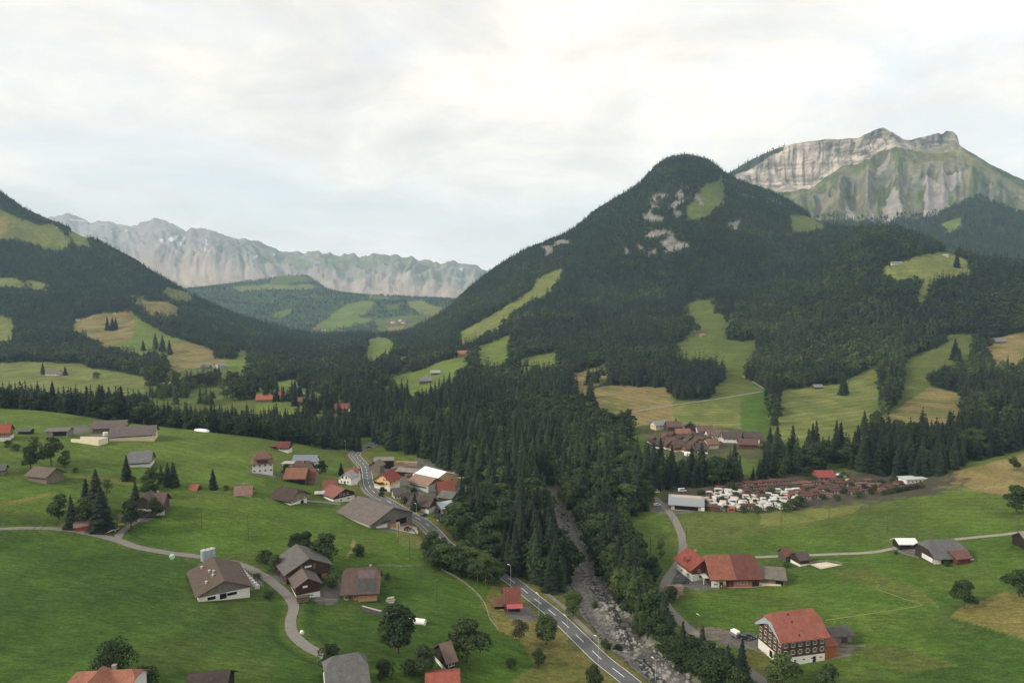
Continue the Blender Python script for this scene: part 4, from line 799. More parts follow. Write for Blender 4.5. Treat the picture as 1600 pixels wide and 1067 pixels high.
def on_mesh(X, Y, Zz, mask, n):
    w = mask[:-1, :-1].astype(float)*np.abs((X[1:, :-1]-X[:-1, :-1])*(Y[:-1, 1:]-Y[:-1, :-1])); w = w.ravel()/w.sum()
    i = rg.choice(len(w), n, p=w); a, b = np.unravel_index(i, (X.shape[0]-1, X.shape[1]-1)); s = rg.uniform(size=n); t = rg.uniform(size=n)
    f = lambda A: (A[a, b]*(1-s)+A[a+1, b]*s)*(1-t)+(A[a, b+1]*(1-s)+A[a+1, b+1]*s)*t
    return f(X), f(Y), f(Zz)
for X, Y, Zz, mk, n, lab, k in [(Xh, Yh, Zh, ~HM & (np.abs(Uh) < .9) & (Vh < 2.2), 5200, 'spruce forest on the wooded hill under the rocky mountain', .2), (Xd, Yd, Zd, ~DM & (Vd > .2) & (Vd < 4.1) & (Ud > -.62) & (Ud < .02), 8000, 'bluish forest on the meadow hill far down the valley', .35), (Xm, Ym2, Zm, ((Vm > .2) & (Vm < 1.1)) & (Um < .85), 3600, 'spruce forest at the foot of the rocky mountain', .1), (Xm, Ym2, Zm, gl, 420, 'spruces on the wooded shoulder beside the rock wall', .05)]:
    x, y, z = on_mesh(X, Y, Zz, mk, n); d = rg.uniform(size=n) < k
    forest('forest', x, y, z-.3, np.where(d, rg.uniform(12, 18, n), rg.uniform(14, 24, n)), rg.integers(0, 3, n)+6+3*d, lab, rg.uniform(.95, 1.4, n))
print('TREES', nT, taken.sum())
# ------------------------------------------------------------------ building kit
class MB:
    def __init__(s): s.V = []; s.F = []
    def quad(s, *p): b = len(s.V); s.V += [tuple(q) for q in p]; s.F.append(tuple(range(b, b+len(p)))); return s
    def box(s, a, b):
        n = len(s.V); V, Fq = box(a, b); s.V += V; s.F += [tuple(i+n for i in f) for f in Fq]; return s
    def cyl(s, x, y, z0, z1, r0, r1=None, n=12, cap=True):
        r1 = r0 if r1 is None else r1; b = len(s.V)
        for z, r in ((z0, r0), (z1, r1)):
            for a in range(n): s.V.append((x+r*math.cos(2*PI*a/n), y+r*math.sin(2*PI*a/n), z))
        s.F += [(b+a, b+(a+1) % n, b+n+(a+1) % n, b+n+a) for a in range(n)]
        if cap: s.F += [tuple(range(b+n, b+2*n)), tuple(range(b+n-1, b-1, -1))]
        return s
    def bar(s, p, q, w):
        p = Vector(p); q = Vector(q); d = (q-p).normalized(); u = d.orthogonal().normalized()*w/2; v = d.cross(u); b = len(s.V)
        for c in (p, q):
            for k in (u+v, u-v, -u-v, v-u): s.V.append(tuple(c+k))
        s.F += [(b, b+1, b+5, b+4), (b+1, b+2, b+6, b+5), (b+2, b+3, b+7, b+6), (b+3, b, b+4, b+7), (b, b+3, b+2, b+1), (b+4, b+5, b+6, b+7)]; return s
    def prism(s, pts, y0, y1):          # outline in x,z pushed along y
        b = len(s.V); n = len(pts); s.V += [(x, y0, z) for x, z in pts]+[(x, y1, z) for x, z in pts]
        s.F += [tuple(range(b+n-1, b-1, -1)), tuple(range(b+n, b+2*n))]+[(b+i, b+(i+1) % n, b+n+(i+1) % n, b+n+i) for i in range(n)]; return s
    def prismx(s, pts, x0, x1):         # outline in y,z pushed along x
        b = len(s.V); n = len(pts); s.V += [(x0, y, z) for y, z in pts]+[(x1, y, z) for y, z in pts]
        s.F += [tuple(range(b, b+n)), tuple(range(b+2*n-1, b+n-1, -1))]+[(b+i, b+n+i, b+n+(i+1) % n, b+(i+1) % n) for i in range(n)]; return s
    def me(s, name, *mats, mi=None, smooth=False): return newmesh(name, s.V, s.F, mats, mi, smooth)
    def put(s, name, mat, parent=None, smooth=False): return link(name, s.me(name, mat, smooth=smooth), parent)
BRT = (.125, .082, .064); RED = (.30, .075, .05); ORG = (.47, .15, .09); DRED = (.19, .05, .036); GRY = (.135, .135, .135); LGR = (.36, .37, .38); SAL = (.40, .17, .115); RUST = (.27, .125, .08); SLATE = (.17, .16, .16); MAUVE = (.165, .13, .125)
WOOD = (.06, .038, .028); DWD = (.035, .025, .02); RWD = (.16, .06, .035); GWD = (.21, .19, .165); OWD = (.33, .15, .065); WHT = (.62, .61, .585); CRM = (.6, .5, .33); YEL = (.62, .42, .18); LWD = (.3, .2, .12)
def tl(c): return rooftile('roof_tiles', c)
def wl(c): return planks('timber_boards', c) if max(c) < .34 and c not in ((.3, .3, .3),) else weathered('rendered_wall', c, .13, .5)
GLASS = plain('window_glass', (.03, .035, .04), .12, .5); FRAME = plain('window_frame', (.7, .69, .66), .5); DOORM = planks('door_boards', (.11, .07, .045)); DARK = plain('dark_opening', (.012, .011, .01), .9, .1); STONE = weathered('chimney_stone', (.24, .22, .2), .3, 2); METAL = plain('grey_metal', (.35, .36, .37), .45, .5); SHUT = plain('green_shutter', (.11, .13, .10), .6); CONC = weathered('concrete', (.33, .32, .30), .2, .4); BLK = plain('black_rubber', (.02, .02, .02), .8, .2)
_WM = {}
def window_me(w, h, frame=True):
    k = ('w', round(w, 2), round(h, 2))
    if k not in _WM:
        f = .09; m = MB().box((-w/2-f, -.05, -h/2-f), (w/2+f, .05, h/2+f)); m.box((-w/2-f*2, -.1, -h/2-f*1.8), (w/2+f*2, .05, -h/2-f))
        p = MB(); g = .03
        for a, b in ((-w/2, -g), (g, w/2)): p.box((a, -.07, -h/2), (b, -.052, h/2))
        _WM[k] = (m.me('window', FRAME), p.me('pane', GLASS), MB().box((-w/2-.62, -.09, -h/2-.05), (-w/2-.11, -.02, h/2+.05)).box((w/2+.11, -.09, -h/2-.05), (w/2+.62, -.02, h/2+.05)).me('shutters', SHUT))
    return _WM[k]
class House: pass
def on_face(o, hs, face, along, z, out=.06):
    """place a child on a wall face; along runs -1..1 across the face"""
    L, W = hs.L, hs.W
    if face == 'f': o.location = (along*L/2, -W/2-out, z); o.rotation_euler = (0, 0, 0)
    elif face == 'b': o.location = (-along*L/2, W/2+out, z); o.rotation_euler = (0, 0, PI)
    elif face == 'r': o.location = (L/2+out, along*W/2, z); o.rotation_euler = (0, 0, PI/2)
    else: o.location = (-L/2-out, -along*W/2, z); o.rotation_euler = (0, 0, -PI/2)
def roof_mesh(L, W, hw, hr, o, og, kind, hipt=.4, th=.24):
    X = L/2+og; Yo = W/2+o; s = (hr-hw)/(W/2); ze = hw-o*s; m = MB()
    if kind == 'shed':
        sl_ = (hr-hw)/W; z0 = hw-o*sl_; z1 = hr+o*sl_
        m.prismx([(-Yo, z0), (Yo, z1), (Yo, z1+th), (-Yo, z0+th)], -X, X); return m
    if kind == 'flat': m.box((-X, -Yo, hw), (X, Yo, hw+th)); return m
    if kind == 'arch':
        n = 12; a = [(Yo*math.sin(-1.05+2.1*i/n)/math.sin(1.05), hw-o*.3+(hr-hw)*(math.cos(-1.05+2.1*i/n)-math.cos(1.05))/(1-math.cos(1.05))) for i in range(n+1)]
        m.prismx(a+[(y, z+th) for y, z in a[::-1]], -X, X); return m
    t = {'gable': 0.0, 'half': hipt, 'hip': 1.0}[kind]; hx = 0 if t == 0 else t*Yo*.75; yb = t*Yo; zb = hr-t*(hr-ze)
    def shell(dz):
        return {'e': [(-X, -Yo, ze+dz), (X, -Yo, ze+dz), (X, Yo, ze+dz), (-X, Yo, ze+dz)], 'b': [(X, -yb, zb+dz), (X, yb, zb+dz), (-X, yb, zb+dz), (-X, -yb, zb+dz)], 'r': [(-X+hx, 0, hr+dz), (X-hx, 0, hr+dz)]}
    for dz, flip in ((th, 1), (0, -1)):
        q = shell(dz); e, b, r = q['e'], q['b'], q['r']
        fs = [[e[0], e[1], b[0], r[1], r[0], b[3]] if 0 < t < 1 else [e[0], e[1], r[1], r[0]], [e[2], e[3], b[2], r[0], r[1], b[1]] if 0 < t < 1 else [e[2], e[3], r[0], r[1]]]
        if t > 0: fs += [[b[0], b[1], r[1]], [b[2], b[3], r[0]]]
        for f in fs: m.quad(*f[::flip])
    a, c = shell(0), shell(th)
    if t == 0: ring = lambda q: [q['e'][0], q['e'][1], q['r'][1], q['e'][2], q['e'][3], q['r'][0]]
    elif t == 1: ring = lambda q: q['e']
    else: ring = lambda q: [q['e'][0], q['e'][1], q['b'][0], q['b'][1], q['e'][2], q['e'][3], q['b'][2], q['b'][3]]
    ra, rc = ring(a), ring(c)
    for i in range(len(ra)): j = (i+1) % len(ra); m.quad(ra[i], ra[j], rc[j], rc[i])
    return m
def wall_mesh(L, W, z0, hw, hr, kind, hipt=.4):
    m = MB(); x, y = L/2, W/2
    if kind == 'shed': m.prismx([(-y, z0), (y, z0), (y, hr-.03), (-y, hw-.03)], -x, x); return m
    if kind in ('flat', 'hip'): m.box((-x, -y, z0), (x, y, hw-.02)); return m
    if kind == 'arch':
        n = 12; a = [(y*math.sin(-1.05+2.1*i/n)/math.sin(1.05), hw+(hr-hw)*(math.cos(-1.05+2.1*i/n)-math.cos(1.05))/(1-math.cos(1.05))-.05) for i in range(n+1)]
        m.prismx([(y, z0)]+a[::-1]+[(-y, z0)], -x, x); return m
    if kind == 'half':
        zt = hr-(hipt+.03)*(hr-hw)-.05; yt = y*(hr-zt)/(hr-hw)-.05
        m.prismx([(-y, z0), (y, z0), (y, hw-.06), (yt, zt), (-yt, zt), (-y, hw-.06)], -x, x); return m
    m.prismx([(-y, z0), (y, z0), (y, hw-.06), (0, hr-.07), (-y, hw-.06)], -x, x); return m
def pt_z(px, py, z):
    u, w = uw(px, py); y = (z-CZ)/float(w); return Vector((float(u)*y, y, z))
GROUND_SINK = 0.0
def house(label, base, ridge=None, W=8, hw=4, hr=7, roof=BRT, wall=WOOD, plinth=None, hp=1.4, kind='gable', o=.8, og=.8, hipt=.4, L=None, yaw=None, wins=(), doors=(), chim=(), name='house', cat='house', group=None, sky=(), small=False, gable=None, simple=False, roofm=None, frames=True, dz=0):
    p0 = at(*base); z0 = p0.z+dz
    t = {'gable': 0, 'half': hipt, 'hip': 1}.get(kind, 0)
    if ridge:
        P, Q = pt_z(ridge[0], ridge[1], z0+hr), pt_z(ridge[2], ridge[3], z0+hr); d = Q-P; c = (P+Q)/2; yw = math.atan2(d.y, d.x)
        if L is None: L = d.length-2*og+2*t*(W/2+o)*.75
    else:
        c = p0.copy(); yw = math.radians(yaw); fx, fy = math.sin(yw), -math.cos(yw)
        if fx*c.x+fy*c.y > 0: yw += PI
        # the given pixel is the foot of the wall nearest the camera
        n = Vector((c.x, c.y, 0)).normalized(); ext = .5*(abs(n.x*math.cos(yw)+n.y*math.sin(yw))*L+abs(-n.x*math.sin(yw)+n.y*math.cos(yw))*W)
        c = c+n*ext*.9
    fx, fy = math.sin(yw), -math.cos(yw)
    if fx*c.x+fy*c.y > 0: yw += PI
    L = max(L, 2.5)
    h = House(); h.L, h.W, h.hw, h.hr, h.z0, h.yaw, h.kind = L, W, hw, hr, z0, yw, kind
    r = empty(name, (c.x, c.y, z0), yw, label, cat, group); h.root = r
    rm = roofm or tl(roof)
    zb = hp if plinth else -2.5
    h.wall = link('wall', wall_mesh(L, W, zb, hw, hr, kind, hipt).me('wall', wl(wall)), r)
    if plinth: MB().box((-L/2-.06, -W/2-.06, -3), (L/2+.06, W/2+.06, hp)).put('plinth', wl(plinth), r)
    h.roof = roof_mesh(L, W, hw, hr, o, og, kind, hipt).put('roof', rm, r)
    if gable:           # lighter or darker boards in the gable triangle, 3 cm proud of the wall
        for s in (-1, 1):
            g = MB(); x = s*(L/2+.03); y = W/2-.1; k = (hr-hw)/(W/2)
            g.prismx([(-y, hw-.2), (y, hw-.2), (0, hr-.3)], min(s*L/2, x), max(s*L/2, x)); g.put('gable_boards', wl(gable), r)
    for x, y in chim:   # along the ridge -1..1, across -1..1
        zz = hr-(hr-hw)*abs(y); m = MB().box((-.4, -.4, -1.2), (.4, .4, 1.3)); m.box((-.5, -.5, 1.3), (.5, .5, 1.45)); q = m.put('chimney', STONE, h.roof); q.location = (x*L/2, y*W/2, zz)
    sl_ = math.atan2(hr-hw, W/2)
    for x, y, w_, h_ in sky:
        q = MB().box((-w_/2, -h_/2, .26), (w_/2, h_/2, .36)).put('skylight', GLASS, h.roof); q.location = (x*L/2, y*W/2, hr-(hr-hw)*abs(y)); q.rotation_euler = (-sl_ if y > 0 else sl_, 0, 0)
    for wspec in wins:
        face, a, z, w_, h_ = wspec[:5]
        fm, pm_, sm_ = window_me(w_, h_)
        if small: q = link('window', pm_, r); on_face(q, h, face, a, z, .0); continue
        q = link('window', fm, r); on_face(q, h, face, a, z); link('pane', pm_, q)
        if len(wspec) > 5: link('shutters', sm_, q)
    for face, a, w_, h_, m_ in doors:
        q = MB().box((-w_/2, -.06, 0), (w_/2, .03, h_)).put('door', m_, r); on_face(q, h, face, a, 0, .03 if not plinth else .09)
    return h
def child_box(h, name, mat, face, a, z, w, hh, out0, out1):
    q = MB().box((-w/2, -out1, -hh/2), (w/2, -out0, hh/2)).put(name, mat, h.root); on_face(q, h, face, a, z, 0); return q
def balcony(h, face, a, z, w, d=1.2, mat=None):
    m = MB().box((-w/2, -d, -.1), (w/2, -.02, 0)).box((-w/2, -d, 0), (w/2, -d+.08, .95)).box((-w/2, -d, 0), (-w/2+.08, -.02, .95)).box((w/2-.08, -d, 0), (w/2, -.02, .95))
    q = m.put('balcony', mat or wl(WOOD), h.root); on_face(q, h, face, a, z, 0); return q
def rowsw(face, n, z, w=.9, h=1.1, a=.8, *ex): return [(face, -a+2*a*i/max(1, n-1), z, w, h, *ex) for i in range(n)]
# ------------------------------------------------------------------ vehicles
CARGL = plain('car_glass', (.02, .025, .03), .08, .5); LAMP = plain('lamp_glass', (.7, .7, .68), .2); TAIL = plain('tail_light', (.35, .02, .02), .3)
def car(px, py, yaw, c, label, kind='car', name='parked_car', cat='car', ymin=120, scale=1.0, group=None):
    p = at(px, py, ymin); r = empty(name, (p.x, p.y, p.z+.12), math.radians(yaw), label, cat, group); r.scale = (scale,)*3
    pm = plain('car_paint', c, .3, .5)
    if kind == 'van': prof = [(-2.4, .35), (2.4, .35), (2.45, 1.0), (1.9, 1.2), (1.35, 2.05), (-2.35, 2.1), (-2.42, 1.2)]; cab = [(1.95, 1.2), (1.45, 1.92), (-1.9, 1.95), (-1.9, 1.25)]; w = .95
    elif kind == 'bus': prof = [(-5.2, .45), (5.2, .45), (5.3, 1.3), (5.15, 3.0), (4.8, 3.15), (-5.1, 3.15), (-5.25, 2.9)]; cab = [(5.25, 1.5), (5.1, 2.75), (-4.9, 2.75), (-4.9, 1.5)]; w = 1.25
    else: prof = [(-2.1, .3), (2.1, .3), (2.15, .7), (1.95, .85), (1.0, .95), (.35, 1.42), (-1.2, 1.45), (-1.95, 1.0), (-2.15, .8)]; cab = [(.93, .97), (.33, 1.36), (-1.16, 1.39), (-1.75, 1.02)]; w = .88
    b = MB().prism(prof, -w, w).put('body', pm, r)
    g = MB(); g.prism(cab, -w-.015, -w+.01); g.prism(cab, w-.01, w+.015); g.put('side_windows', CARGL, r)
    a, d = cab[0], cab[1]; MB().quad((a[0]+.04, -w+.12, a[1]), (a[0]+.04, w-.12, a[1]), (d[0]+.05, w-.16, d[1]), (d[0]+.05, -w+.16, d[1])).put('windscreen', CARGL, r)
    L = prof[1][0]
    for sx in (-.62, .62):
        for sy in (-1, 1):
            rad = .33 if kind == 'car' else .42
            q = MB().cyl(0, 0, -.11, .11, rad, n=14).put('wheel', BLK, r); q.location = (sx*L, sy*(w-.1), rad); q.rotation_euler = (PI/2, 0, 0)
            k = MB().cyl(0, 0, -.12, .12, rad*.55, n=10).put('rim', METAL, q)
    for sy in (-1, 1):
        q = MB().box((-.05, -.16, -.08), (.06, .16, .08)).put('headlight', LAMP, r); q.location = (L+.02, sy*w*.68, .72 if kind == 'car' else .9)
        q = MB().box((-.05, -.14, -.08), (.04, .14, .08)).put('tail_light', TAIL, r); q.location = (-L-.04, sy*w*.72, .78 if kind == 'car' else 1.0)
    return r
# ------------------------------------------------------------------ buildings, near left
h = house('long brown roofed cattle barn with white lower wall and three steel silos behind it', (355,921), (333,870,351,908), W=16.5, hw=3.4, hr=7.0, roof=(.125,.09,.072), wall=GWD, plinth=WHT, hp=2.6, name='cattle_barn', cat='barn', o=1.0, og=1.2)
for i, (x, y) in enumerate([(-.7, -.55), (-.1, -.35), (.1, -.22), (.35, -.3), (.55, -.6)]):
    q = MB().cyl(0, 0, 0, .9, .42, n=10).put('roof_vent', CONC, h.roof); q.location = (x*h.L/2, y*h.W/2, 7-3.6*abs(y)); MB().cyl(0, 0, .9, 1.25, .6, .1, n=10).put('vent_cap', METAL, q)
for s_ in ('l', 'r'):
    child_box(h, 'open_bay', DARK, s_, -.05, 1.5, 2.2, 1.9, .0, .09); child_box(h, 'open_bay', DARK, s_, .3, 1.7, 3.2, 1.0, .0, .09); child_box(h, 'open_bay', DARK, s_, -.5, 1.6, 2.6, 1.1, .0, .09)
CB = h
h = house('dark brown plank barn with a weathered grey roof and a white sign on its gable', (490,895), (466,854,480,869), W=16.5, hw=5.4, hr=9.4, roof=(.15,.143,.135), wall=(.085,.052,.042), name='barn', cat='barn', o=1.3, og=1.6, L=15)
for s_ in ('l', 'r'):
    child_box(h, 'sign', plain('white_sign', (.75, .75, .73)), s_, -.02, 6.0, 2.6, .7, .02, .1); child_box(h, 'shutter_board', planks('ochre_boards', (.2, .13, .05)), s_, -.33, 5.8, 1.1, 2.2, .02, .08); child_box(h, 'shutter_board', planks('ochre_boards', (.2, .13, .05)), s_, .27, 5.8, 1.0, 2.2, .02, .08)
    child_box(h, 'door', DARK, s_, .35, 1.1, 3.4, 2.2, .0, .07); child_box(h, 'base_panel', weathered('orange_base', (.33, .1, .06), .2), s_, .74, 1.0, 2.2, 2.0, .01, .09)
h = house('small brown plank barn with white base at the farm road junction', (486,934), (473,890,480,901), W=8.4, hw=5.0, hr=7.4, roof=(.16,.125,.115), wall=(.075,.04,.032), plinth=WHT, hp=1.7, name='barn', cat='barn', L=9.5, o=.9, og=1.0, wins=[(s, a, .9, .7, .5) for s in 'lr' for a in (-.4, .3)])
for s_ in ('l', 'r'): child_box(h, 'sign', plain('white_sign', (.75, .75, .73)), s_, -.25, 4.4, 1.7, .7, .02, .1)
h = house('big farmhouse with patched brown roof and stacked firewood along its front wall', (566,938), (543,888,588,886), W=13, hw=4.3, hr=9.8, roof=(.125,.09,.075), wall=(.24,.17,.12), kind='half', hipt=.3, o=1.6, og=1.0, name='farmhouse', chim=[(.5, .12)], wins=[('f', -.82, 1.6, 1.0, 1.4), ('f', -.3, 1.7, .9, 1.1), ('l', .1, 2, 1, 1.2), ('l', -.5, 2, 1, 1.2), ('r', 0, 2, 1, 1.2)], doors=[('f', -.65, 1.2, 2.1, DOORM)])
def roof_patch(h, x0, x1, y0, y1, c, name='roof_patch', lift=.27):
    zf = lambda y: h.hr-(h.hr-h.hw)*abs(y)+lift
    m = MB().quad((x0*h.L/2, y0*h.W/2, zf(y0)), (x1*h.L/2, y0*h.W/2, zf(y0)), (x1*h.L/2, y1*h.W/2, zf(y1)), (x0*h.L/2, y1*h.W/2, zf(y1)))
    m.quad(*[(x, y, z-.05) for x, y, z in m.V[3::-1]]); return m.put(name, tl(c), h.roof)
roof_patch(h, -.15, .96, -1.15, -.56, (.085, .082, .08)); roof_patch(h, -.2, .8, -.52, -.16, (.17, .125, .14))
child_box(h, 'firewood_stack', weathered('split_firewood', (.33, .19, .11), .5, 3), 'f', .42, 1.2, h.L*.55, 2.2, .1, .8)
child_box(h, 'gate', weathered('orange_door', (.45, .17, .1), .2), 'f', -.18, 1.1, 2.2, 2.1, .02, .1)
FH = h
m = MB().prism([(-1.2, -2), (1.2, -2), (0, 1.2)], -1, 2); q = m.put('dormer', tl(BRT), h.roof); q.location = (-.55*h.L/2, 2.4, 7.6)
h = house('dark brown roof of a low barn cut by the lower picture edge', (325,1100), (294,1052,361,1047), W=12, hw=3, hr=6.6, roof=(.07,.05,.045), wall=DWD, name='barn', cat='barn', sky=[(.2, -.3, .8, .8), (-.3, -.55, .8, .8)])
h = house('salmon tiled cross gabled house at the bottom edge below the round tree', (160,1105), (124,1050,206,1046), W=11, hw=5.2, hr=8.4, roof=SAL, wall=WHT, kind='half', hipt=.35, chim=[(.25, .1)], wins=rowsw('f', 4, 3.6))
m = MB(); m.prismx([(-4.6, 0), (4.6, 0), (0, 4.4)], -1, 1); q = roof_mesh(9, 8.5, 5.2, 9.3, .7, .8, 'half', .45).put('roof', tl(SAL), h.root); q.rotation_euler = (0, 0, PI/2); q.location = (-.05*h.L, -3.4, .12)
q = wall_mesh(8.6, 8.2, 0, 5.2, 9.1, 'half', .45).put('wall', wl(WHT), h.root); q.rotation_euler = (0, 0, PI/2); q.location = (-.05*h.L, -3.4, .05)
h = house('old dark wooden house with a grey slate half hipped roof at the bottom edge', (545,1078), (519,1026,559,1019), W=12.5, hw=4.3, hr=9.6, roof=(.165,.165,.165), wall=DWD, kind='half', hipt=.42, o=1.5, og=1.0, wins=rowsw('f', 4, 2.6)+[('l', -.3, 3, .9, 1.1), ('l', .2, 3, .9, 1.1)])
MB().bar((-h.L/2-.95, -h.W/2-1.4, h.hw-1.1), (-h.L/2-.95, -2.6, h.hr-2.5), .3).put('barge_board', plain('white_trim', WHT), h.roof)
h = house('small brown tiled house with dark walls and white base under the leafy tree', (697,1046), (686,1006,704,1001), W=9, hw=4.2, hr=7.6, roof=(.2,.135,.115), wall=DWD, plinth=WHT, hp=1.5, wins=[('f', -.4, 3, .8, .9), ('f', .4, 3, .8, .9)])
h = house('flat looking bright red roof cut by the bottom edge beside the small brown house', (694,1095), (664,1053,719,1050), W=9, hw=3, hr=4.6, roof=(.34,.1,.07), wall=WHT, name='garage', cat='garage')
h = house('dark red tiled shed with a red lean-to canopy beside the main road', (799,950), (785,918,813,917), W=8.4, hw=3.6, hr=7.4, roof=(.2,.065,.05), wall=DWD, name='shed', cat='shed', o=.6, og=.5, doors=[('f', .2, 3, 2.2, DARK)])
q = MB().box((-3.2, -3.2, 2.5), (2.8, 0, 2.72)).box((-3.1, -3.1, -.5), (-2.9, -2.9, 2.5)).box((2.5, -3.1, -.5), (2.7, -2.9, 2.5)).put('canopy', plain('red_sheet', (.33, .07, .07), .5), h.root); q.location = (.9, -h.W/2, .5); q.rotation_euler = (.12, 0, 0)
q = MB().prismx([(-2.5, -2), (2.5, -2), (2.5, 2.6), (-2.5, 2.2)], -1.8, 1.8).put('lean_to', wl(DWD), h.root); q.location = (-h.L/2-1.9, -1.2, 0)
q2 = MB().box((-2.3, -3, 2.45), (2.2, 3, 2.65)).put('lean_to_roof', tl((.2, .09, .07)), q); q2.rotation_euler = (.1, 0, 0); MB().box((-1.9, -2.6, -.5), (1.6, -2.45, .8)).put('plinth', wl(WHT), q)
h = house('very large barn with a broad grey brown roof beside the main road bend', (610,815), (569,778,605,790), W=25, hw=4.8, hr=9.8, roof=(.185,.155,.145), wall=(.2,.185,.165), name='barn', cat='barn', o=1.2, og=1.5, L=27)
for s_ in ('l', 'r'):
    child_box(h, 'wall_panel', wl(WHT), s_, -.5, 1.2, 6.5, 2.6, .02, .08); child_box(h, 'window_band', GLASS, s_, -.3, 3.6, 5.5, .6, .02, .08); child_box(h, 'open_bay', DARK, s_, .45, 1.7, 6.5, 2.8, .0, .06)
child_box(h, 'window_band', CONC, 'f', 0, 2.6, h.L*.9, 2.4, .02, .07)
# ------------------------------------------------------------------ left hillside
h = house('brown farmhouse with cross gable and balcony behind the white coach', (246,800), (221,772,262,770), W=10, hw=5.2, hr=8.6, roof=(.16,.095,.085), wall=(.11,.085,.07), name='farmhouse', chim=[(.25, .1)], o=1.4, wins=rowsw('f', 5, 4)+rowsw('f', 4, 1.5))
q = roof_mesh(9, 9, 5.4, 9.3, .9, 1.2, 'gable').put('roof', tl((.13, .095, .085)), h.root); q.rotation_euler = (0, 0, PI/2); q.location = (-.55*h.L/2, -2.2, .1)
q = wall_mesh(9, 9, 0, 5.4, 9.2, 'gable').put('wall', wl((.13, .1, .08)), h.root); q.rotation_euler = (0, 0, PI/2); q.location = (-.55*h.L/2, -2.2, .03)
balcony(h, 'f', -.55, 3, 7.5, 2.9, plain('white_balcony', (.5, .5, .48))); child_box(h, 'garage_door', plain('white_door', WHT), 'f', .72, 1.3, 4.2, 2.6, .02, .3)
house('red boarded hut half hidden under the spruce clump', (133,829), yaw=35, L=7, W=5, hw=2.6, hr=4.4, roof=(.3,.22,.17), wall=(.36,.06,.045), name='hut', cat='hut')
house('weathered plank barn with brown roof beside the birch on the meadow', (77,746), (60,729,82,731), W=9, hw=3.6, hr=6.4, roof=(.16,.13,.11), wall=(.22,.185,.145), name='barn', cat='barn', o=1.3, og=1.2, L=12)
house('weathered grey barn alone on the middle of the meadow', (222,724), (211,705,229,704), W=10, hw=3.2, hr=7.4, roof=(.2,.2,.205), wall=(.23,.215,.2), plinth=WHT, hp=1.0, name='barn', cat='barn', o=1.5, og=.8, L=11, kind='half', hipt=.25)
h = house('long low cowshed with mauve brown roof and cream wall on the meadow crest', (222,684), (172,668,246,664), W=16, hw=3.6, hr=8.0, roof=(.16,.13,.135), wall=(.62,.53,.38), name='cowshed', cat='barn', o=.8, og=1)
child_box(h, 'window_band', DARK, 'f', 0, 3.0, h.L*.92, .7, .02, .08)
house('older big barn with patchy brown roof behind the long cowshed', (165,681), (146,658,200,656), W=12, hw=4, hr=7.4, roof=(.155,.125,.115), wall=(.2,.14,.1), gable=(.45,.38,.27), name='barn', cat='barn', o=1.2, og=1.2)
q = MB().box((-9, -4, -1.5), (9, -3.6, 2.6)).box((-9, 3.6, -1.5), (9, 4, 2.6)).box((8.6, -3.6, -1.5), (9, 3.6, 2.6)).put('silo_wall', wl((.66, .6, .45))); p = at(140,691); q.location = p; q.rotation_euler = (0, 0, -.12); tag(q, 'cream walled open silage bunker in front of the big barn', 'bunker')
q = MB().cyl(0, 0, -.5, 3.6, 1.5, n=16).put('tank', plain('pale_tank', (.6, .62, .6))); q.location = at(165,684); tag(q, 'pale round feed tank beside the silage bunker', 'tank'); MB().cyl(0, 0, .1, 1.6, 1.56, n=16).put('tank_jacket', plain('green_paint', (.05, .25, .13)), q)
h = house('low grey open fronted machine shed left of the big barn', (92,678), (74,669,112,668), W=7, hw=3.2, hr=4.6, roof=(.2,.19,.175), wall=(.26,.24,.2), name='shed', cat='shed', o=.5)
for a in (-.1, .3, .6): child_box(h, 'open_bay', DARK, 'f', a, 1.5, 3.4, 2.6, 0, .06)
house('red tiled farmhouse at the frame edge on the meadow crest', (4,679), (-16,664,19,662), W=11, hw=4.6, hr=8.6, roof=(.35,.095,.06), wall=(.3,.19,.12), plinth=WHT, hp=1.6, name='farmhouse', chim=[(.5, 0)], wins=rowsw('f', 5, 3.2))
house('tiny black hut between the red farmhouse and the machine shed', (41,679), yaw=0, L=7, W=4, hw=2.2, hr=3.2, roof=GRY, wall=DWD, name='hut', cat='hut')
house('orange roof of a small house showing above the meadow edge', (306,768), (297,757,312,757), W=7, hw=2.6, hr=5.2, dz=-2.8, roof=(.4,.15,.09), wall=WHT)
house('pinkish brown roofed bungalow with white gables on the meadow edge', (379,771), (366,760,396,758), W=9, hw=3, hr=6.2, dz=-2.2, roof=(.27,.165,.135), wall=WHT, chim=[(0, 0)], o=.8, wins=[('f', -.5, 1.5, 1, 1), ('f', .1, 1.5, 1, 1)])
house('small grey hut at the frame edge on the left meadow', (-2,742), yaw=20, L=6, W=5, hw=2.6, hr=4.4, roof=GRY, wall=GWD, name='hut', cat='hut')
# ------------------------------------------------------------------ hamlet on the meadow left of the road
h = house('white three storey villa with stepped brown hip roof and balconies', (410,735), (403,712,417,711), W=10.5, hw=6.2, hr=9.2, roof=(.2,.11,.085), wall=WHT, kind='hip', o=1.2, L=11, wins=rowsw('f', 4, 4.6)+rowsw('f', 4, 1.7)+rowsw('r', 3, 4.6)+rowsw('l', 3, 1.7), chim=[(.3, .2)])
q = roof_mesh(9, 7, 8.6, 11.4, .7, .7, 'hip').put('roof', tl((.2, .11, .085)), h.root); wall_mesh(8.6, 6.6, 6.4, 8.6, 11, 'hip').put('wall', wl(WHT), h.root); balcony(h, 'f', 0, 6.9, 6, 1.4)
house('white modern house with blue grey solar roof behind the rust roofed barn', (480,733), (459,711,497,711), W=9, hw=5.4, hr=8.2, roof=(.15,.18,.215), wall=WHT, roofm=plain('solar_roof', (.13,.16,.2), .35, .5), wins=rowsw('f', 4, 4)+rowsw('r', 2, 4, .8, .9, .4))
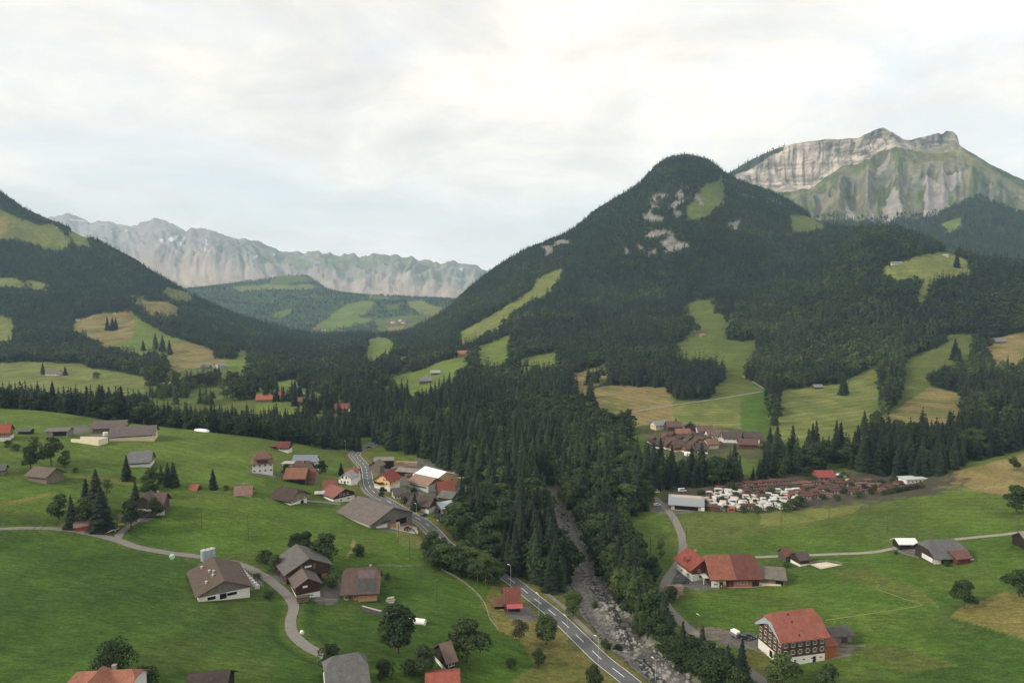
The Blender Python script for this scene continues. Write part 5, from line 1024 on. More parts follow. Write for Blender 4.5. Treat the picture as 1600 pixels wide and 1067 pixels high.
house('house with dark brown half hipped roof directly behind the rust roofed barn', (474,737), (463,720,484,720), W=9.5, hw=4.6, hr=8.6, roof=(.13,.075,.065), wall=(.3,.26,.2), kind='half', hipt=.35, chim=[(.05, -.2)])
h = house('long barn with rust orange roof and dark open ground floor', (472,752), (447,731,482,731), W=10.5, hw=4.4, hr=8.4, roof=RUST, wall=(.09,.07,.06), name='barn', cat='barn', o=1.2, og=.3)
for a in (-.7, -.2, .3, .75): child_box(h, 'open_bay', DARK, 'f', a, 1.4, 2.8, 2.4, 0, .06)
child_box(h, 'blue_door', plain('blue_paint', (.05, .1, .2)), 'f', -.8, 1.3, 1.2, 2.2, .02, .1)
house('dark red roofed wing joined to the rust roofed barn', (489,751), (483,733,496,733), W=9.5, hw=4.2, hr=7.8, roof=(.2,.07,.055), wall=(.25,.2,.15), o=1, og=.2, name='barn_wing', cat='barn')
house('red roofed house with white wall close to the main road', (551,748), (540,732,562,732), W=8.5, hw=3.8, hr=7.4, roof=(.26,.08,.055), wall=WHT, o=1, og=.5, chim=[(.2, 0)], wins=[('f', .2, 1.6, 2.5, 1.2), ('f', -.5, 1.8, 1, 1)])
h = house('small white gabled cottage with two tall windows facing the valley', (544,757), yaw=78, L=9, W=8, hw=3.6, hr=6.6, roof=(.42,.41,.40), wall=(.7,.72,.7), o=.6, wins=[(s, a, 4.2, .8, 1.5) for s in 'lr' for a in (-.3, .25)]+[(s, a, 1.6, .8, .9) for s in 'lr' for a in (-.5, .5)], doors=[('l', 0, 1, 2, DOORM)])
house('barn with dark red half hipped roof behind the chalet with red roof', (514,763), (507,750,525,749), W=9, hw=3.4, hr=7.2, roof=(.215,.085,.065), wall=GWD, name='barn', cat='barn', kind='half', hipt=.3)
h = house('broad chalet with pinkish red roof dark gable and white ground floor', (540,780), (519,757,537,763), W=13, hw=4.4, hr=7.4, roof=(.28,.115,.095), wall=(.065,.04,.032), plinth=WHT, hp=2.7, o=1.2, og=1.3, L=12, wins=[(s, a, 4.4, 1.0, 1.0) for s in 'lr' for a in (-.35, 0, .35)]+[(s, a, 1.6, .9, .8) for s in 'lr' for a in (-.3, .4)])
h = house('chalet with very dark hipped roof beige wall and white base below the rust barn', (461,778), (443,760,462,763), W=11.5, hw=4.8, hr=8.4, roof=(.075,.05,.045), wall=(.3,.24,.18), plinth=WHT, hp=2.2, kind='half', hipt=.35, o=1.8, og=1.4, L=12, wins=rowsw('f', 4, 3.7)+rowsw('r', 3, 3.6)+rowsw('l', 3, 3.6), doors=[('r', .4, 2.2, 2, DARK)], sky=[(.1, -.4, .8, .8)])
house('little white topped garden shed between the two chalets', (500,776), yaw=10, L=4, W=3, hw=2.0, hr=2.6, roof=(.55,.57,.58), wall=GWD, name='garden_shed', cat='shed')
house('red roofed chalet with white front at the forest edge above the hamlet', (447,698), (436,690,455,690), W=8, hw=4.0, hr=6.6, roof=(.16,.05,.05), wall=(.13,.07,.05), plinth=WHT, hp=2, o=1.2, wins=rowsw('f', 4, 3))
house('low reddish shed beside the chalet at the forest edge', (429,697), (422,694,434,693), W=4, hw=1.8, hr=2.8, roof=(.2,.08,.06), wall=WOOD, name='shed', cat='shed')
house('pale flat carport beside the rust roofed barn', (454,731), yaw=0, L=8, W=5, hw=2.6, hr=2.6, kind='flat', roof=(.5,.5,.48), wall=(.4,.36,.32), roofm=CONC, name='carport', cat='garage')
# ------------------------------------------------------------------ sawmill side of the road
h = house('yellow house with bright red roof skylights and dark balcony by the road', (605,767), yaw=68, L=11, W=10.5, hw=6.3, hr=10.0, roof=(.3,.055,.05), wall=(.62,.42,.2), plinth=WHT, hp=2.6, o=1.2, og=1.1, wins=[(s, a, z, 1, 1) for s in 'lr' for a in (.25, .6) for z in (4.2, 6.6)]+rowsw('f', 3, 4.4), sky=[(-.3, -.5, 1, 1.2), (.1, -.5, 1, 1.2), (-.2, .5, 1, 1.2), (.3, .4, 1, 1.2)])
balcony(h, 'l', -.35, 4.2, 5, 1.5, wl(DWD)); balcony(h, 'r', .35, 4.2, 5, 1.5, wl(DWD))
h = house('tall open timber shed with flat grey roof at the far end of the sawmill', (600,727), (584,715,616,714), W=10, hw=6.2, hr=7.2, roof=(.27,.25,.23), wall=(.06,.05,.045), name='timber_shed', cat='shed', o=.8, og=.5)
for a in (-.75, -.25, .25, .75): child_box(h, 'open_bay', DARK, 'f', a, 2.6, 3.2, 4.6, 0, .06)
house('small grey boarded house with brown roof by the road at the sawmill', (589,737), yaw=75, L=7, W=8, hw=4, hr=6.6, roof=(.24,.18,.15), wall=(.2,.18,.16), o=.8)
h = house('long low shed with pale brown roof beside the timber stacks', (641,742), (623,730,655,733), W=9, hw=4.4, hr=5.6, roof=(.3,.265,.23), wall=(.09,.075,.06), name='timber_shed', cat='shed', o=.9)
for a in (-.7, -.2, .3, .75): child_box(h, 'open_bay', DARK, 'f', a, 2, 3.0, 3.6, 0, .06)
h = house('large sawmill hall with bright white roof and yellow walls', (694,754), (670,730,692,736), W=19, hw=6.5, hr=10, roof=(.7,.71,.72), wall=(.56,.38,.18), name='sawmill_hall', cat='hall', roofm=plain('white_sheet_roof', (.72,.73,.75), .5), L=20, o=.8, og=.8)
for s_ in 'lr': child_box(h, 'hall_door', METAL, s_, 0, 1.9, 4.5, 3.8, .02, .08); child_box(h, 'window', GLASS, s_, -.55, 4.2, 1.6, 1, .02, .06); child_box(h, 'window', GLASS, s_, .5, 4.2, 1.4, 1, .02, .06)
child_box(h, 'wall_panel', wl(WHT), 'f', .75, 3.2, 4.5, 6.2, .02, .08)
h = house('sawmill hall with pinkish brown roof and grey side wall', (665,764), (653,741,677,746), W=13, hw=4.8, hr=7.8, roof=(.33,.215,.165), wall=(.36,.36,.35), gable=(.22,.1,.075), name='sawmill_hall', cat='hall', L=17, o=.7, og=.6)
child_box(h, 'window_band', GLASS, 'f', 0, 2.9, h.L*.8, .9, .02, .08)
house('tall dark barn with steep red brown roof behind the chalet row', (693,772), (682,753,709,751), W=9.5, hw=5.0, hr=9.6, roof=(.25,.075,.05), wall=(.045,.042,.045), name='barn', cat='barn', o=.8, og=.4)
house('low open shed with dull grey roof between red barn and pale garage', (699,784), (690,766,714,769), W=10, hw=4.2, hr=6.4, roof=(.17,.165,.16), wall=(.06,.05,.045), name='shed', cat='shed', o=.9, og=.8, gable=(.13,.11,.09))
house('garage with light blue grey roof and white wall at the yard end', (703,796), (690,784,712,780), W=10, hw=3.6, hr=5.6, roof=(.33,.38,.42), wall=WHT, name='garage', cat='garage', roofm=plain('blue_grey_sheet', (.34,.4,.45), .45), L=14, wins=[(s, a, 1.8, 1, 1.2) for s in 'lr' for a in (-.3, -.05)], doors=[('l', .45, 2.6, 2.4, DARK)])
house('white bungalow with dark grey roof behind the garden trees', (621,774), (612,763,634,761), W=8.5, hw=3.2, hr=5.8, roof=(.1,.1,.09), wall=WHT, o=1, wins=rowsw('f', 4, 1.7))
house('brown chalet with dark roof white base and skylights near the yard', (663,792), (651,775,670,777), W=10, hw=4.6, hr=7.4, roof=(.1,.075,.062), wall=(.1,.07,.055), plinth=WHT, hp=2.3, o=1.3, og=1.2, L=12, sky=[(.1, -.4, 1.2, 1), (.4, -.4, 1.2, 1)], wins=rowsw('f', 3, 3.4)+rowsw('r', 2, 3.4)+rowsw('l', 2, 3.4))
house('small white house with dark roof left of the brown chalet by the yard', (640,786), yaw=20, L=8, W=6, hw=2.8, hr=5, roof=(.075,.06,.055), wall=WHT, o=1, wins=rowsw('f', 3, 1.5))
h = house('tiny white kiosk with black flat roof near the main road', (691,816), yaw=5, L=6, W=4.5, hw=2.6, hr=2.6, kind='flat', roof=GRY, wall=WHT, roofm=BLK, o=.8, name='kiosk', cat='kiosk', wins=[('f', -.3, 1.4, 1, .9), ('f', .3, 1.4, 1, .9)])
for px, py, yw, c, l in [(635,740,30,(.35,.22,.13),'long brown stack of sawn planks behind the yellow house'),(622,735,30,(.3,.2,.13),'stack of sawn planks nearest the small grey sawmill house'),(644,746,25,(.26,.16,.1),'dark brown stack of planks beside the low timber shed'),(626,741,30,(.4,.26,.16),'reddish stack of planks in front of the low timber shed'),(628,726,5,(.42,.28,.16),'pale plank stack at the forest edge of the sawmill yard'),(642,727,8,(.5,.4,.28),'short pale plank stack right of the long one at the forest edge'),(716,744,-10,(.4,.25,.15),'plank stack behind the white roofed hall'),(722,752,-5,(.5,.42,.32),'pale timber stack at the end of the white roofed hall')]:
    p = at(px, py); m = MB()
    for k in range(4):
        for j in range(3): m.box((-4.5+random.uniform(-.3, .3), -1.5+j*1.05, k*.62+.05), (4.5+random.uniform(-.3, .3), -1.5+j*1.05+.95, k*.62+.58))
    q = m.put('plank_stack', planks('sawn_timber', c)); q.location = p; q.rotation_euler = (0, 0, math.radians(yw)); tag(q, l, 'timber stack', 'plank stacks in the sawmill yard')
# ------------------------------------------------------------------ right side of the valley
h = house('big farm building with roof half orange half dark red and white brick base', (1146,911), (1106,867,1172,866), W=15, hw=5.2, hr=11.2, roof=(.31,.115,.08), wall=(.05,.03,.025), kind='half', hipt=.28, name='farmhouse', o=1.7, og=.8, wins=[('f', -.62, 3.8, .7, .9), ('f', -.54, 3.8, .7, .9)])
zf = lambda y: h.hr-(h.hr-h.hw)*abs(y)+.27
xr = h.L/2+.8; hx = .28*(h.W/2+1.7)*.75; yb = .28*(h.W/2+1.7); zs = lambda y: h.hr-(h.hr-h.hw)/(h.W/2)*y+.27; ye = h.W/2+1.72
for s in (-1, 1): MB().quad(*[(.0, 0, zs(0)), (0, s*ye, zs(ye)), (xr+.02, s*ye, zs(ye)), (xr+.02, s*yb, zs(yb)), (xr-hx, 0, zs(0))][::s]).put('roof_patch', tl((.17, .065, .054)), h.roof)
child_box(h, 'plinth', wl(WHT), 'f', -.68, 1.4, h.L*.3, 2.9, .02, .1); child_box(h, 'brick_wall', weathered('red_brick', (.3, .12, .09), .35, 3), 'f', .33, 1.3, h.L*.38, 2.6, .02, .1); child_box(h, 'door', planks('red_brown_door', (.15, .05, .04)), 'f', -.15, 1.4, 2.6, 2.8, .02, .08)
for a in (-.8, -.55): q = link('window', window_me(1.5, .5)[0], h.root); on_face(q, h, 'f', a, 1.5, .14); link('pane', window_me(1.5, .5)[1], q)
for a in (.15, .3, .45): q = link('window', window_me(1.1, .7)[0], h.root); on_face(q, h, 'f', a, 2.0, .14); link('pane', window_me(1.1, .7)[1], q)
q = MB().box((-5, -2.4, 2.9), (5, .2, 3.1)).box((-4.8, -2.3, -.5), (-4.5, -2, 2.9)).box((4.5, -2.3, -.5), (4.8, -2, 2.9)).put('canopy', plain('white_canopy', (.6, .6, .58)), h.root); on_face(q, h, 'l', .05, .3, 0)
BF = h
h = house('red roofed dwelling with dormer and white ground floor joined to the big farm building', (1086,895), (1078,858,1097,871), W=11, hw=5.6, hr=9.2, roof=(.28,.075,.055), wall=(.2,.055,.035), plinth=WHT, hp=2.8, name='house', o=1.5, og=1.2, L=13, wins=[(s, a, 4.2, .9, 1.0) for s in 'lrf' for a in (-.4, .4)]+[(s, a, 1.6, 1.2, .8) for s in 'lrf' for a in (-.3, .5)], chim=[(-.3, .15)])
q = MB().prism([(-1.5, -1.5), (1.5, -1.5), (1.5, .2), (0, 1.0), (-1.5, .2)], -2.6, 1).put('dormer', tl((.28, .075, .055)), h.roof); q.location = (0, -2.6, 7.4)
h = house('grey brown roofed open shed at the end of the big farm building', (1206,909), (1186,884,1209,886), W=13, hw=3.3, hr=5.6, roof=(.2,.175,.155), wall=(.19,.165,.14), name='shed', cat='shed', o=1.0, og=1.0, L=13, yaw=None)
child_box(h, 'open_bay', DARK, 'f', .7, 1.5, 3, 1.8, 0, .06); child_box(h, 'plinth', wl(CRM), 'f', .1, .4, 9, 1.1, .02, .1)
h = house('tall farmhouse with orange half hipped roof rows of shuttered windows and white cellar wall', (1252,1011), (1206,957.5,1268,950.5), W=13.5, hw=9.0, hr=14.8, roof=(.33,.118,.085), wall=(.115,.05,.036), plinth=WHT, hp=2.7, kind='half', hipt=.3, name='farmhouse', o=1.0, og=1.4,
  wins=[(*t, 's') for z in (4.4, 6.9) for t in rowsw('f', 6, z, .85, 1.2, .86)]+[(*t, 's') for z, n in ((4.4, 5), (6.9, 5), (9.5, 3)) for t in rowsw('l', n, z, .75, 1.2, .8 if n == 5 else .38)]+rowsw('r', 4, 6.5, .8, 1.1)+rowsw('f', 5, 1.6, .8, .5, .8), doors=[('f', .5, 1.1, 2.1, DARK), ('l', .1, 1.6, 2.2, DARK)])
def vents(h):
    for x, y in ((-.28, -.15), (-.25, -.45), (-.2, -.95)): MB().cyl(x*h.L/2, y*h.W/2, h.hr-(h.hr-h.hw)*abs(y), h.hr-(h.hr-h.hw)*abs(y)+.7, .18, n=8).put('roof_vent', DARK, h.roof)
vents(h); TF = h
c = .3; zt = h.hr-.3*(h.hr-h.hw); m = MB(); X = -h.L/2-1.1                       # pale curved boarding under the gable eaves
for s in (-1, 1): m.quad(*[(X, s*(h.W/2+1.3), h.hw-1.0), (X, s*(h.W/2+.2), h.hw-1.1), (X, s*2.0, zt-2.6), (X, s*2.0, zt-.2)][::s])
m.quad((X, -2, zt-.2), (X, -2, zt-2.6), (X, 0, zt-1.9), (X, 0, zt-.2)); m.quad((X, 0, zt-.2), (X, 0, zt-1.9), (X, 2, zt-2.6), (X, 2, zt-.2))
m.put('eave_arch', plain('grey_blue_boards', (.3, .35, .4)), h.root)
q = MB().prismx([(-4.5, -1), (4.5, -1), (4.5, 7.4), (-4.5, 4.6)], 0, 5.2).put('lean_to', planks('orange_boards', (.34, .13, .05)), h.root); q.location = (h.L/2+.05, -1.6, 0)
MB().box((-.2, -5.2, 0), (5.6, 5.2, .18)).put('lean_to_roof', tl((.3, .1, .07)), q); q.children[0].location = (0, 0, 6.05); q.children[0].rotation_euler = (.302, 0, 0)
house('small grey plank shed with dark roof at the end of the tall farmhouse', (1308,1006), yaw=8, L=7, W=6, hw=3, hr=4.4, roof=(.13,.12,.115), wall=(.24,.225,.2), name='shed', cat='shed', doors=[('f', .2, 2.2, 2, DOORM)])
house('little field barn with dull red roof beside the gravel track', (1226,868), (1220,857,1234,856), W=6, hw=2.8, hr=5.0, roof=(.185,.075,.062), wall=(.1,.09,.085), name='field_barn', cat='shed', o=.7, og=.6)
house('little dark hut with white base on the gravel track', (1252,877), (1246,863,1255,862), W=6.4, hw=3.2, hr=5.2, roof=(.1,.085,.08), wall=(.06,.035,.028), plinth=WHT, hp=1, name='hut', cat='hut', o=.8, og=.7, L=5)
h = house('old farm with big grey shingle roof and white cellar beside the gravel track', (1470,872), (1452,843,1490,842), W=12.5, hw=3.6, hr=8.4, roof=(.15,.15,.155), wall=(.055,.042,.036), kind='half', hipt=.5, name='farmhouse', o=1.6, og=1.0, wins=rowsw('f', 5, 2.6, .9, .9))
child_box(h, 'plinth', wl(WHT), 'l', .3, 1.0, 7, 2.0, .02, .12); child_box(h, 'plinth', wl(WHT), 'f', -.82, 1.0, 3.5, 2.2, .02, .12)
house('red brown roofed annex in front of the grey shingled farm', (1497,873), (1482,861,1507,859), W=8, hw=2.8, hr=4.6, roof=(.19,.085,.07), wall=(.12,.045,.035), name='annex', cat='shed', o=.7)
house('small dark shed with a white sheet roof beside the gravel track fork', (1413,859), yaw=0, L=8, W=6, hw=2.8, hr=4.2, roof=(.6,.62,.65), wall=DWD, name='shed', cat='shed', roofm=plain('white_sheet_roof', (.62,.64,.66), .5))
house('grey roofed barn at the right frame edge above the track', (1606,843), (1592,832,1622,832), W=10, hw=3.4, hr=6.4, roof=(.25,.26,.27), wall=DWD, name='barn', cat='barn')
house('small dark hut under the trees at the lane bend', (1010,912), (1002,904,1015,905), W=5, hw=2.6, hr=4.4, roof=(.22,.1,.075), wall=(.06,.04,.03), name='hut', cat='hut')
h = house('camp reception hall with a curved blue grey metal roof', (1072,797), yaw=-14, L=17, W=15, hw=3.3, hr=6.6, kind='arch', roof=(.2,.22,.24), wall=(.4,.33,.25), roofm=plain('curved_metal_roof', (.2,.225,.25), .4, .5), name='reception_hall', cat='hall', o=1.2, og=1.6, wins=[('l', a, 3, 1, 1.6) for a in (-.4, 0, .4)])
child_box(h, 'open_bay', DARK, 'f', 0, 1.6, 13, 2.6, 0, .08); child_box(h, 'open_bay', DARK, 'r', 0, 1.6, 11, 2.8, 0, .08)
# ------------------------------------------------------------------ distant farms and huts
for l, b, yw, L, W_, hw, hr, rf, wa, nm in [
 ('pale farm building with grey roof on the far left field', (84,587), 5, 18, 10, 4, 7.5, (.2,.18,.17), WHT, 'farmhouse'), ('white farm block with pale roof beyond the forest belt', (264,609), 5, 17, 11, 5.5, 9, (.4,.4,.39), WHT, 'farmhouse'), ('second white farm block with broad grey roof beyond the forest belt', (281,609), -10, 20, 12, 4.5, 8.5, (.3,.29,.26), WHT, 'farmhouse'), ('small orange roofed house left of the far white farm', (234,604), 0, 10, 8, 3.5, 6, (.4,.16,.1), (.3,.2,.15), 'house'),
 ('grey gabled house on the rise above the far fields', (343,576), 70, 14, 11, 5, 9, (.38,.39,.4), (.45,.43,.4), 'house'), ('dark roofed house beside the grey gabled one on the rise', (322,577), 0, 14, 9, 4, 7, (.15,.15,.15), GWD, 'house'), ('small white hut at the head of the tan hill field', (103,514), 0, 9, 7, 3.5, 5.5, (.3,.28,.26), WHT, 'hut'), ('grey hut by the wood above the tan hill field', (122,502), 0, 9, 7, 3.5, 5.5, (.3,.29,.28), WHT, 'hut'),
 ('orange roofed farm on the sloping meadow across the valley', (724,557), 12, 22, 13, 5, 10, (.5,.2,.12), (.35,.2,.13), 'farmhouse'), ('smaller orange roofed barn beside the farm across the valley', (739,554), 8, 16, 11, 4, 8, (.45,.18,.12), (.38,.25,.18), 'barn'), ('grey roofed timber house low on the opposite meadow', (664,600), 15, 17, 11, 5, 9, (.22,.23,.25), (.2,.18,.16), 'house'), ('small pale roofed barn above the grey timber house', (680,586), 10, 14, 10, 4, 7, (.42,.43,.43), GWD, 'barn'),
 ('tiny grey hut on the upper edge of the hay meadow', (1277,608), 5, 11, 7, 3, 5.5, (.25,.25,.26), (.12,.1,.09), 'hut'), ('grey roofed barn on the brown slope at the wood edge', (1561,537), 0, 16, 11, 3.5, 8, (.21,.21,.23), (.1,.085,.08), 'barn'), ('long alpine barn on the high knoll', (1400,415), 5, 24, 10, 5, 8, (.25,.26,.28), WHT, 'barn'), ('tiny reddish hut on the forest clearing', (1097,526), 20, 8, 7, 3, 5, (.4,.22,.17), (.35,.2,.14), 'hut'), ('white specked hut on top of the high knoll', (1477,401), 0, 9, 6, 3, 5, (.5,.48,.45), WHT, 'hut'),
 ('red orange roofed farmhouse in the valley bottom hamlet', (414,629), 10, 17, 11, 4, 8.5, (.42,.14,.09), (.3,.2,.15), 'farmhouse'), ('bright red roofed house in the valley bottom hamlet', (446,623), 0, 14, 10, 4, 8, (.4,.1,.07), WHT, 'house'), ('brown roofed house by the road in the valley bottom hamlet', (475,633), 15, 15, 11, 4.5, 8.5, (.28,.15,.12), (.3,.22,.18), 'house'), ('white house next to the bright red roof in the valley hamlet', (454,624), 0, 10, 8, 5, 7.5, (.3,.28,.26), WHT, 'house'),
 ('red roofed long house behind the forest belt by the road', (538,643), 5, 16, 9, 4, 8, (.35,.11,.1), (.25,.15,.12), 'house'), ('white house with grey roof behind the forest belt', (554,645), 20, 11, 9, 4.5, 8, (.35,.35,.36), WHT, 'house'), ('steep red gable just above the forest belt', (566,646), 70, 9, 9, 4, 9, (.42,.13,.1), (.35,.12,.09), 'house')]:
    house(l, b, yaw=yw, L=L, W=W_, hw=hw, hr=hr, roof=rf, wall=wa, name=nm, cat={'farmhouse': 'farmhouse', 'barn': 'barn', 'hut': 'hut'}.get(nm, 'house'), o=1.2, small=True, wins=rowsw('f', 4, 2.2, 1, 1.1)+rowsw('l', 2, 2.2, 1, 1.1, .4)+rowsw('r', 2, 2.2, 1, 1.1, .4))
# hamlet far down the valley
for px, py, k in [(492,516,0),(498,517,1),(505,517,0),(531,520,1),(537,521,0),(543,520,0),(562,522,1),(568,522,0),(574,521,0),(580,520,1),(608,504,1),(614,505,0),(622,508,1),(630,506,0),(638,505,1),(605,510,1),(626,502,0),(634,512,1)]:
    u, w = uw(px, py); u = float(u); i = int(np.argmin(np.abs(us4-u))); col = CZ+float(w)*Yd[i]-Zd[i]; k0 = np.where(col <= 0)[0]; j = int(k0[0]) if len(k0) else 60
    y = float(Yd[i, j]); r = empty('village_house', (u*y, y, float(Zd[i, j])-.5), random.uniform(-.4, .4), 'tiny pale house in the hamlet far down the valley', 'house', 'houses of the far hamlet'); s = random.uniform(.9, 1.3)
    r.scale = (s*1.5, s*1.5, s*1.5)
    wall_mesh(13, 10, -2, 5.5, 9, 'gable').put('wall', wl(WHT if k == 0 else (.35, .25, .2)), r); roof_mesh(13, 10, 5.5, 9, 1, 1, 'gable').put('roof', tl((.3, .17, .13) if k == 0 else (.2, .15, .13)), r)
# ------------------------------------------------------------------ campsite
CWHT = plain('caravan_white', (.56, .56, .55), .4, .4); CGRY = plain('awning_grey', (.36, .37, .38), .8); CBGE = plain('awning_beige', (.5, .42, .32), .8); CRED = plain('awning_red', (.27, .085, .07), .8); CSIL = plain('roof_silver', (.5, .52, .54), .4)
CWH2 = plain('caravan_cream', (.42, .41, .37), .5, .3)
def caravan_proto(kind):
    r = empty('caravan', (0, 0, 0)); L = 2.6
    b = MB().prism([(-L, .45), (L*.8, .45), (L, .9), (L*.93, 2.1), (L*.7, 2.6), (-L*.85, 2.6), (-L, 2.2)], -1.1, 1.1).put('body', CWH2 if kind in (2, 3) else CWHT, r)
    MB().box((-L*.7, -1.13, 1.35), (L*.6, -1.1, 2.0)).box((-L*.7, 1.1, 1.35), (L*.6, 1.13, 2.0)).put('side_windows', CARGL, r)
    for s in (-1, 1): q = MB().cyl(0, 0, -.1, .1, .34, n=10).put('wheel', BLK, r); q.location = (-.2, s*1.0, .34); q.rotation_euler = (PI/2, 0, 0)
    MB().bar((L*.8, 0, .5), (L+1.1, 0, .5), .12).put('drawbar', METAL, r)
    if kind:
        m = {1: CGRY, 2: CRED, 3: CBGE}[kind]
        MB().prismx([(-3.8, -.3), (-1.15, -.3), (-1.15, 2.55), (-3.8, 1.95)], -L*.85, L*.75).put('awning', m, r)
        MB().box((-L*.6, -3.84, .9), (L*.5, -3.79, 1.6)).put('awning_window', CARGL, r)
    return r
def cabin_proto(kind):
    r = empty('holiday_cabin', (0, 0, 0)); rf = [(.15, .062, .056), (.12, .06, .056), (.2, .115, .105), (.075, .055, .052)][kind]; wa = [(.15, .06, .045), (.1, .06, .045), (.22, .11, .07), (.07, .05, .04)][kind]
    wall_mesh(7.4, 3.8, -.4, 2.6, 3.2, 'gable').put('wall', wl(wa), r); roof_mesh(7.4, 3.8, 2.6, 3.2, .35, .4, 'gable', th=.15).put('roof', tl(rf), r)
    for a in (-.6, 0, .55): fm, pm_, _ = window_me(.9, .8); q = link('window', fm, r); q.location = (a*3.7, -1.96, 1.5); link('pane', pm_, q)
    MB().box((-3.2, -3.4, .0), (2.6, -1.91, .25)).box((-3.2, -3.4, .25), (2.6, -3.3, 1.0)).put('terrace', wl(GWD), r); return r
def fill(protos, quad, rows, cols, jit, yaw0, labels, cat, group, skip=.08, wts=None, turn=(0, 0, PI, PI/2)):
    A, B, Cc, D = [at(*q) for q in quad]; first = [True]*len(protos)
    for i in range(rows):
        for j in range(cols):
            if random.random() < skip: continue
            s = (j+.5)/cols; t = (i+.5)/rows; p = A*(1-s)*(1-t)+B*s*(1-t)+Cc*s*t+D*(1-s)*t
            x = p.x+random.uniform(-jit, jit); y = p.y+random.uniform(-jit, jit); k = random.choices(range(len(protos)), wts)[0]
            if first[k]: o = protos[k]; first[k] = False
            else: o = copy_tree(protos[k])
            o.location = (x, y, float(H(x, y))); o.rotation_euler = (0, 0, yaw0+random.choice(turn)+random.uniform(-.3, .3)); sc = random.uniform(.8, 1.02); o.scale = (sc, sc, sc); tag(o, labels[k], 'caravan' if o.name.startswith('caravan') else cat if cat == 'cabin' else 'cabin', group)
    for k, f in enumerate(first):
        if f:
            for ch in list(protos[k].children_recursive)+[protos[k]]: bpy.data.objects.remove(ch)
fill([caravan_proto(k) for k in range(4)]+[cabin_proto(1)], [(1088,799),(1237,796),(1256,768),(1100,767)], 7, 10, 1.5, -.15, ['white caravan without an awning in the packed front rows of the campsite', 'white caravan with a grey awning in the packed front rows of the campsite', 'white caravan with a red brown awning in the packed front rows of the campsite', 'white caravan with a beige awning in the packed front rows of the campsite', 'dull red roofed cabin wedged between the front rows of caravans'], 'caravan', 'caravans on the campsite', .1, (3.2, 3, 2, 2, 1.3))
fill([cabin_proto(0), cabin_proto(1)], [(1110,768),(1215,765),(1235,752),(1150,757)], 2, 8, 1.0, 0, ['bright red roofed cabin behind the caravan rows of the campsite', 'dull red roofed cabin behind the caravan rows of the campsite'], 'cabin', 'cabins behind the caravans', .15, None, (0, 0))
fill([cabin_proto(k) for k in range(4)]+[caravan_proto(0)], [(1240,784),(1345,773),(1330,750),(1215,760)], 6, 7, .8, .0, ['bright red roofed holiday cabin west of the gravel car park lane', 'dull red roofed holiday cabin with dark boards in the campsite middle', 'pinkish roofed holiday cabin with light boards in the campsite middle', 'dark brown roofed holiday cabin in the campsite middle', 'white caravan standing among the red roofed cabins in the campsite middle'], 'cabin', 'holiday cabins in the middle of the campsite', .25, (4, 3, 1.5, 2, 2.2), (0, 0))
fill([cabin_proto(k) for k in range(4)], [(1345,774),(1432,763),(1415,748),(1335,752)], 4, 6, .8, .1, ['bright red roofed holiday cabin at the brown hillock end of the campsite', 'dull red roofed holiday cabin at the brown hillock end of the campsite', 'pinkish roofed holiday cabin at the brown hillock end of the campsite', 'dark brown roofed holiday cabin at the brown hillock end of the campsite'], 'cabin', 'holiday cabins at the hillock end', .26, (4, 3, 2, 1), (0, 0))
house('bright red roofed service house at the campsite car park', (1286,752), yaw=0, L=11, W=9, hw=3, hr=6, roof=(.33,.08,.075), wall=(.25,.1,.07), wins=rowsw('f', 4, 1.6))
house('white flat service block at the hillock end of the campsite', (1425,757), yaw=10, L=14, W=7, hw=3, hr=3, kind='flat', roof=(.5,.52,.53), wall=WHT, roofm=CSIL, name='service_block', cat='building', wins=rowsw('f', 5, 1.6))
for i, (px, py, h) in enumerate([(1135,798,9),(1160,800,10),(1183,801,11),(1203,799,9),(1240,795,16),(1228,799,14),(1250,790,15),(1096,777,12),(1150,778,10),(1190,776,9),(1222,780,8),(1262,772,10),(1285,780,9),(1308,782,9),(1340,777,10),(1302,761,10),(1270,755,12),(1330,763,10),(1360,772,9),(1378,760,10),(1402,768,9),(1395,757,9),(1143,767,14),(1262,744,14),(1318,745,8),(1112,790,8),(1128,784,9),(1146,790,8),(1164,785,8),(1180,789,9),(1200,783,8),(1216,790,9),(1120,774,8),(1172,772,9),(1206,770,9),(1250,777,8),(1275,766,8),(1292,772,9),(1320,770,8),(1350,766,9),(1368,766,8),(1410,763,8),(1385,766,7),(1236,766,9)]):
    bush(px, py, h, 'dark hedge bush squeezed between the caravans and cabins', group='hedge bushes on the campsite')
for i in range(9):
    t = i/8; bush(1380+60*t, 773-11*t, 7, 'clipped dark hedge along the outer edge of the holiday cabins', group='boundary hedge of the campsite')
for px, py, yw, c, k, l in [(1005+22,790,15,(.6,.6,.6),'car','silver car on the forecourt at the lane end'),(1024,770,10,(.75,.75,.74),'van','white camper van parked alone on the grass by the camp lane'),(1066,768,10,(.74,.74,.74),'van','white van behind the camp reception hall'),(1320,748,70,(.05,.18,.1),'van','green truck at the edge of the gravel car park'),(1325,753,40,(.6,.25,.06),'van','orange van beside the gravel car park'),(1311,743,30,(.5,.52,.55),'car','pale car at the far edge of the gravel car park')]:
    car(px, py, yw, c, l, k, 'van' if k == 'van' else 'parked_car', k if k == 'van' else 'car')
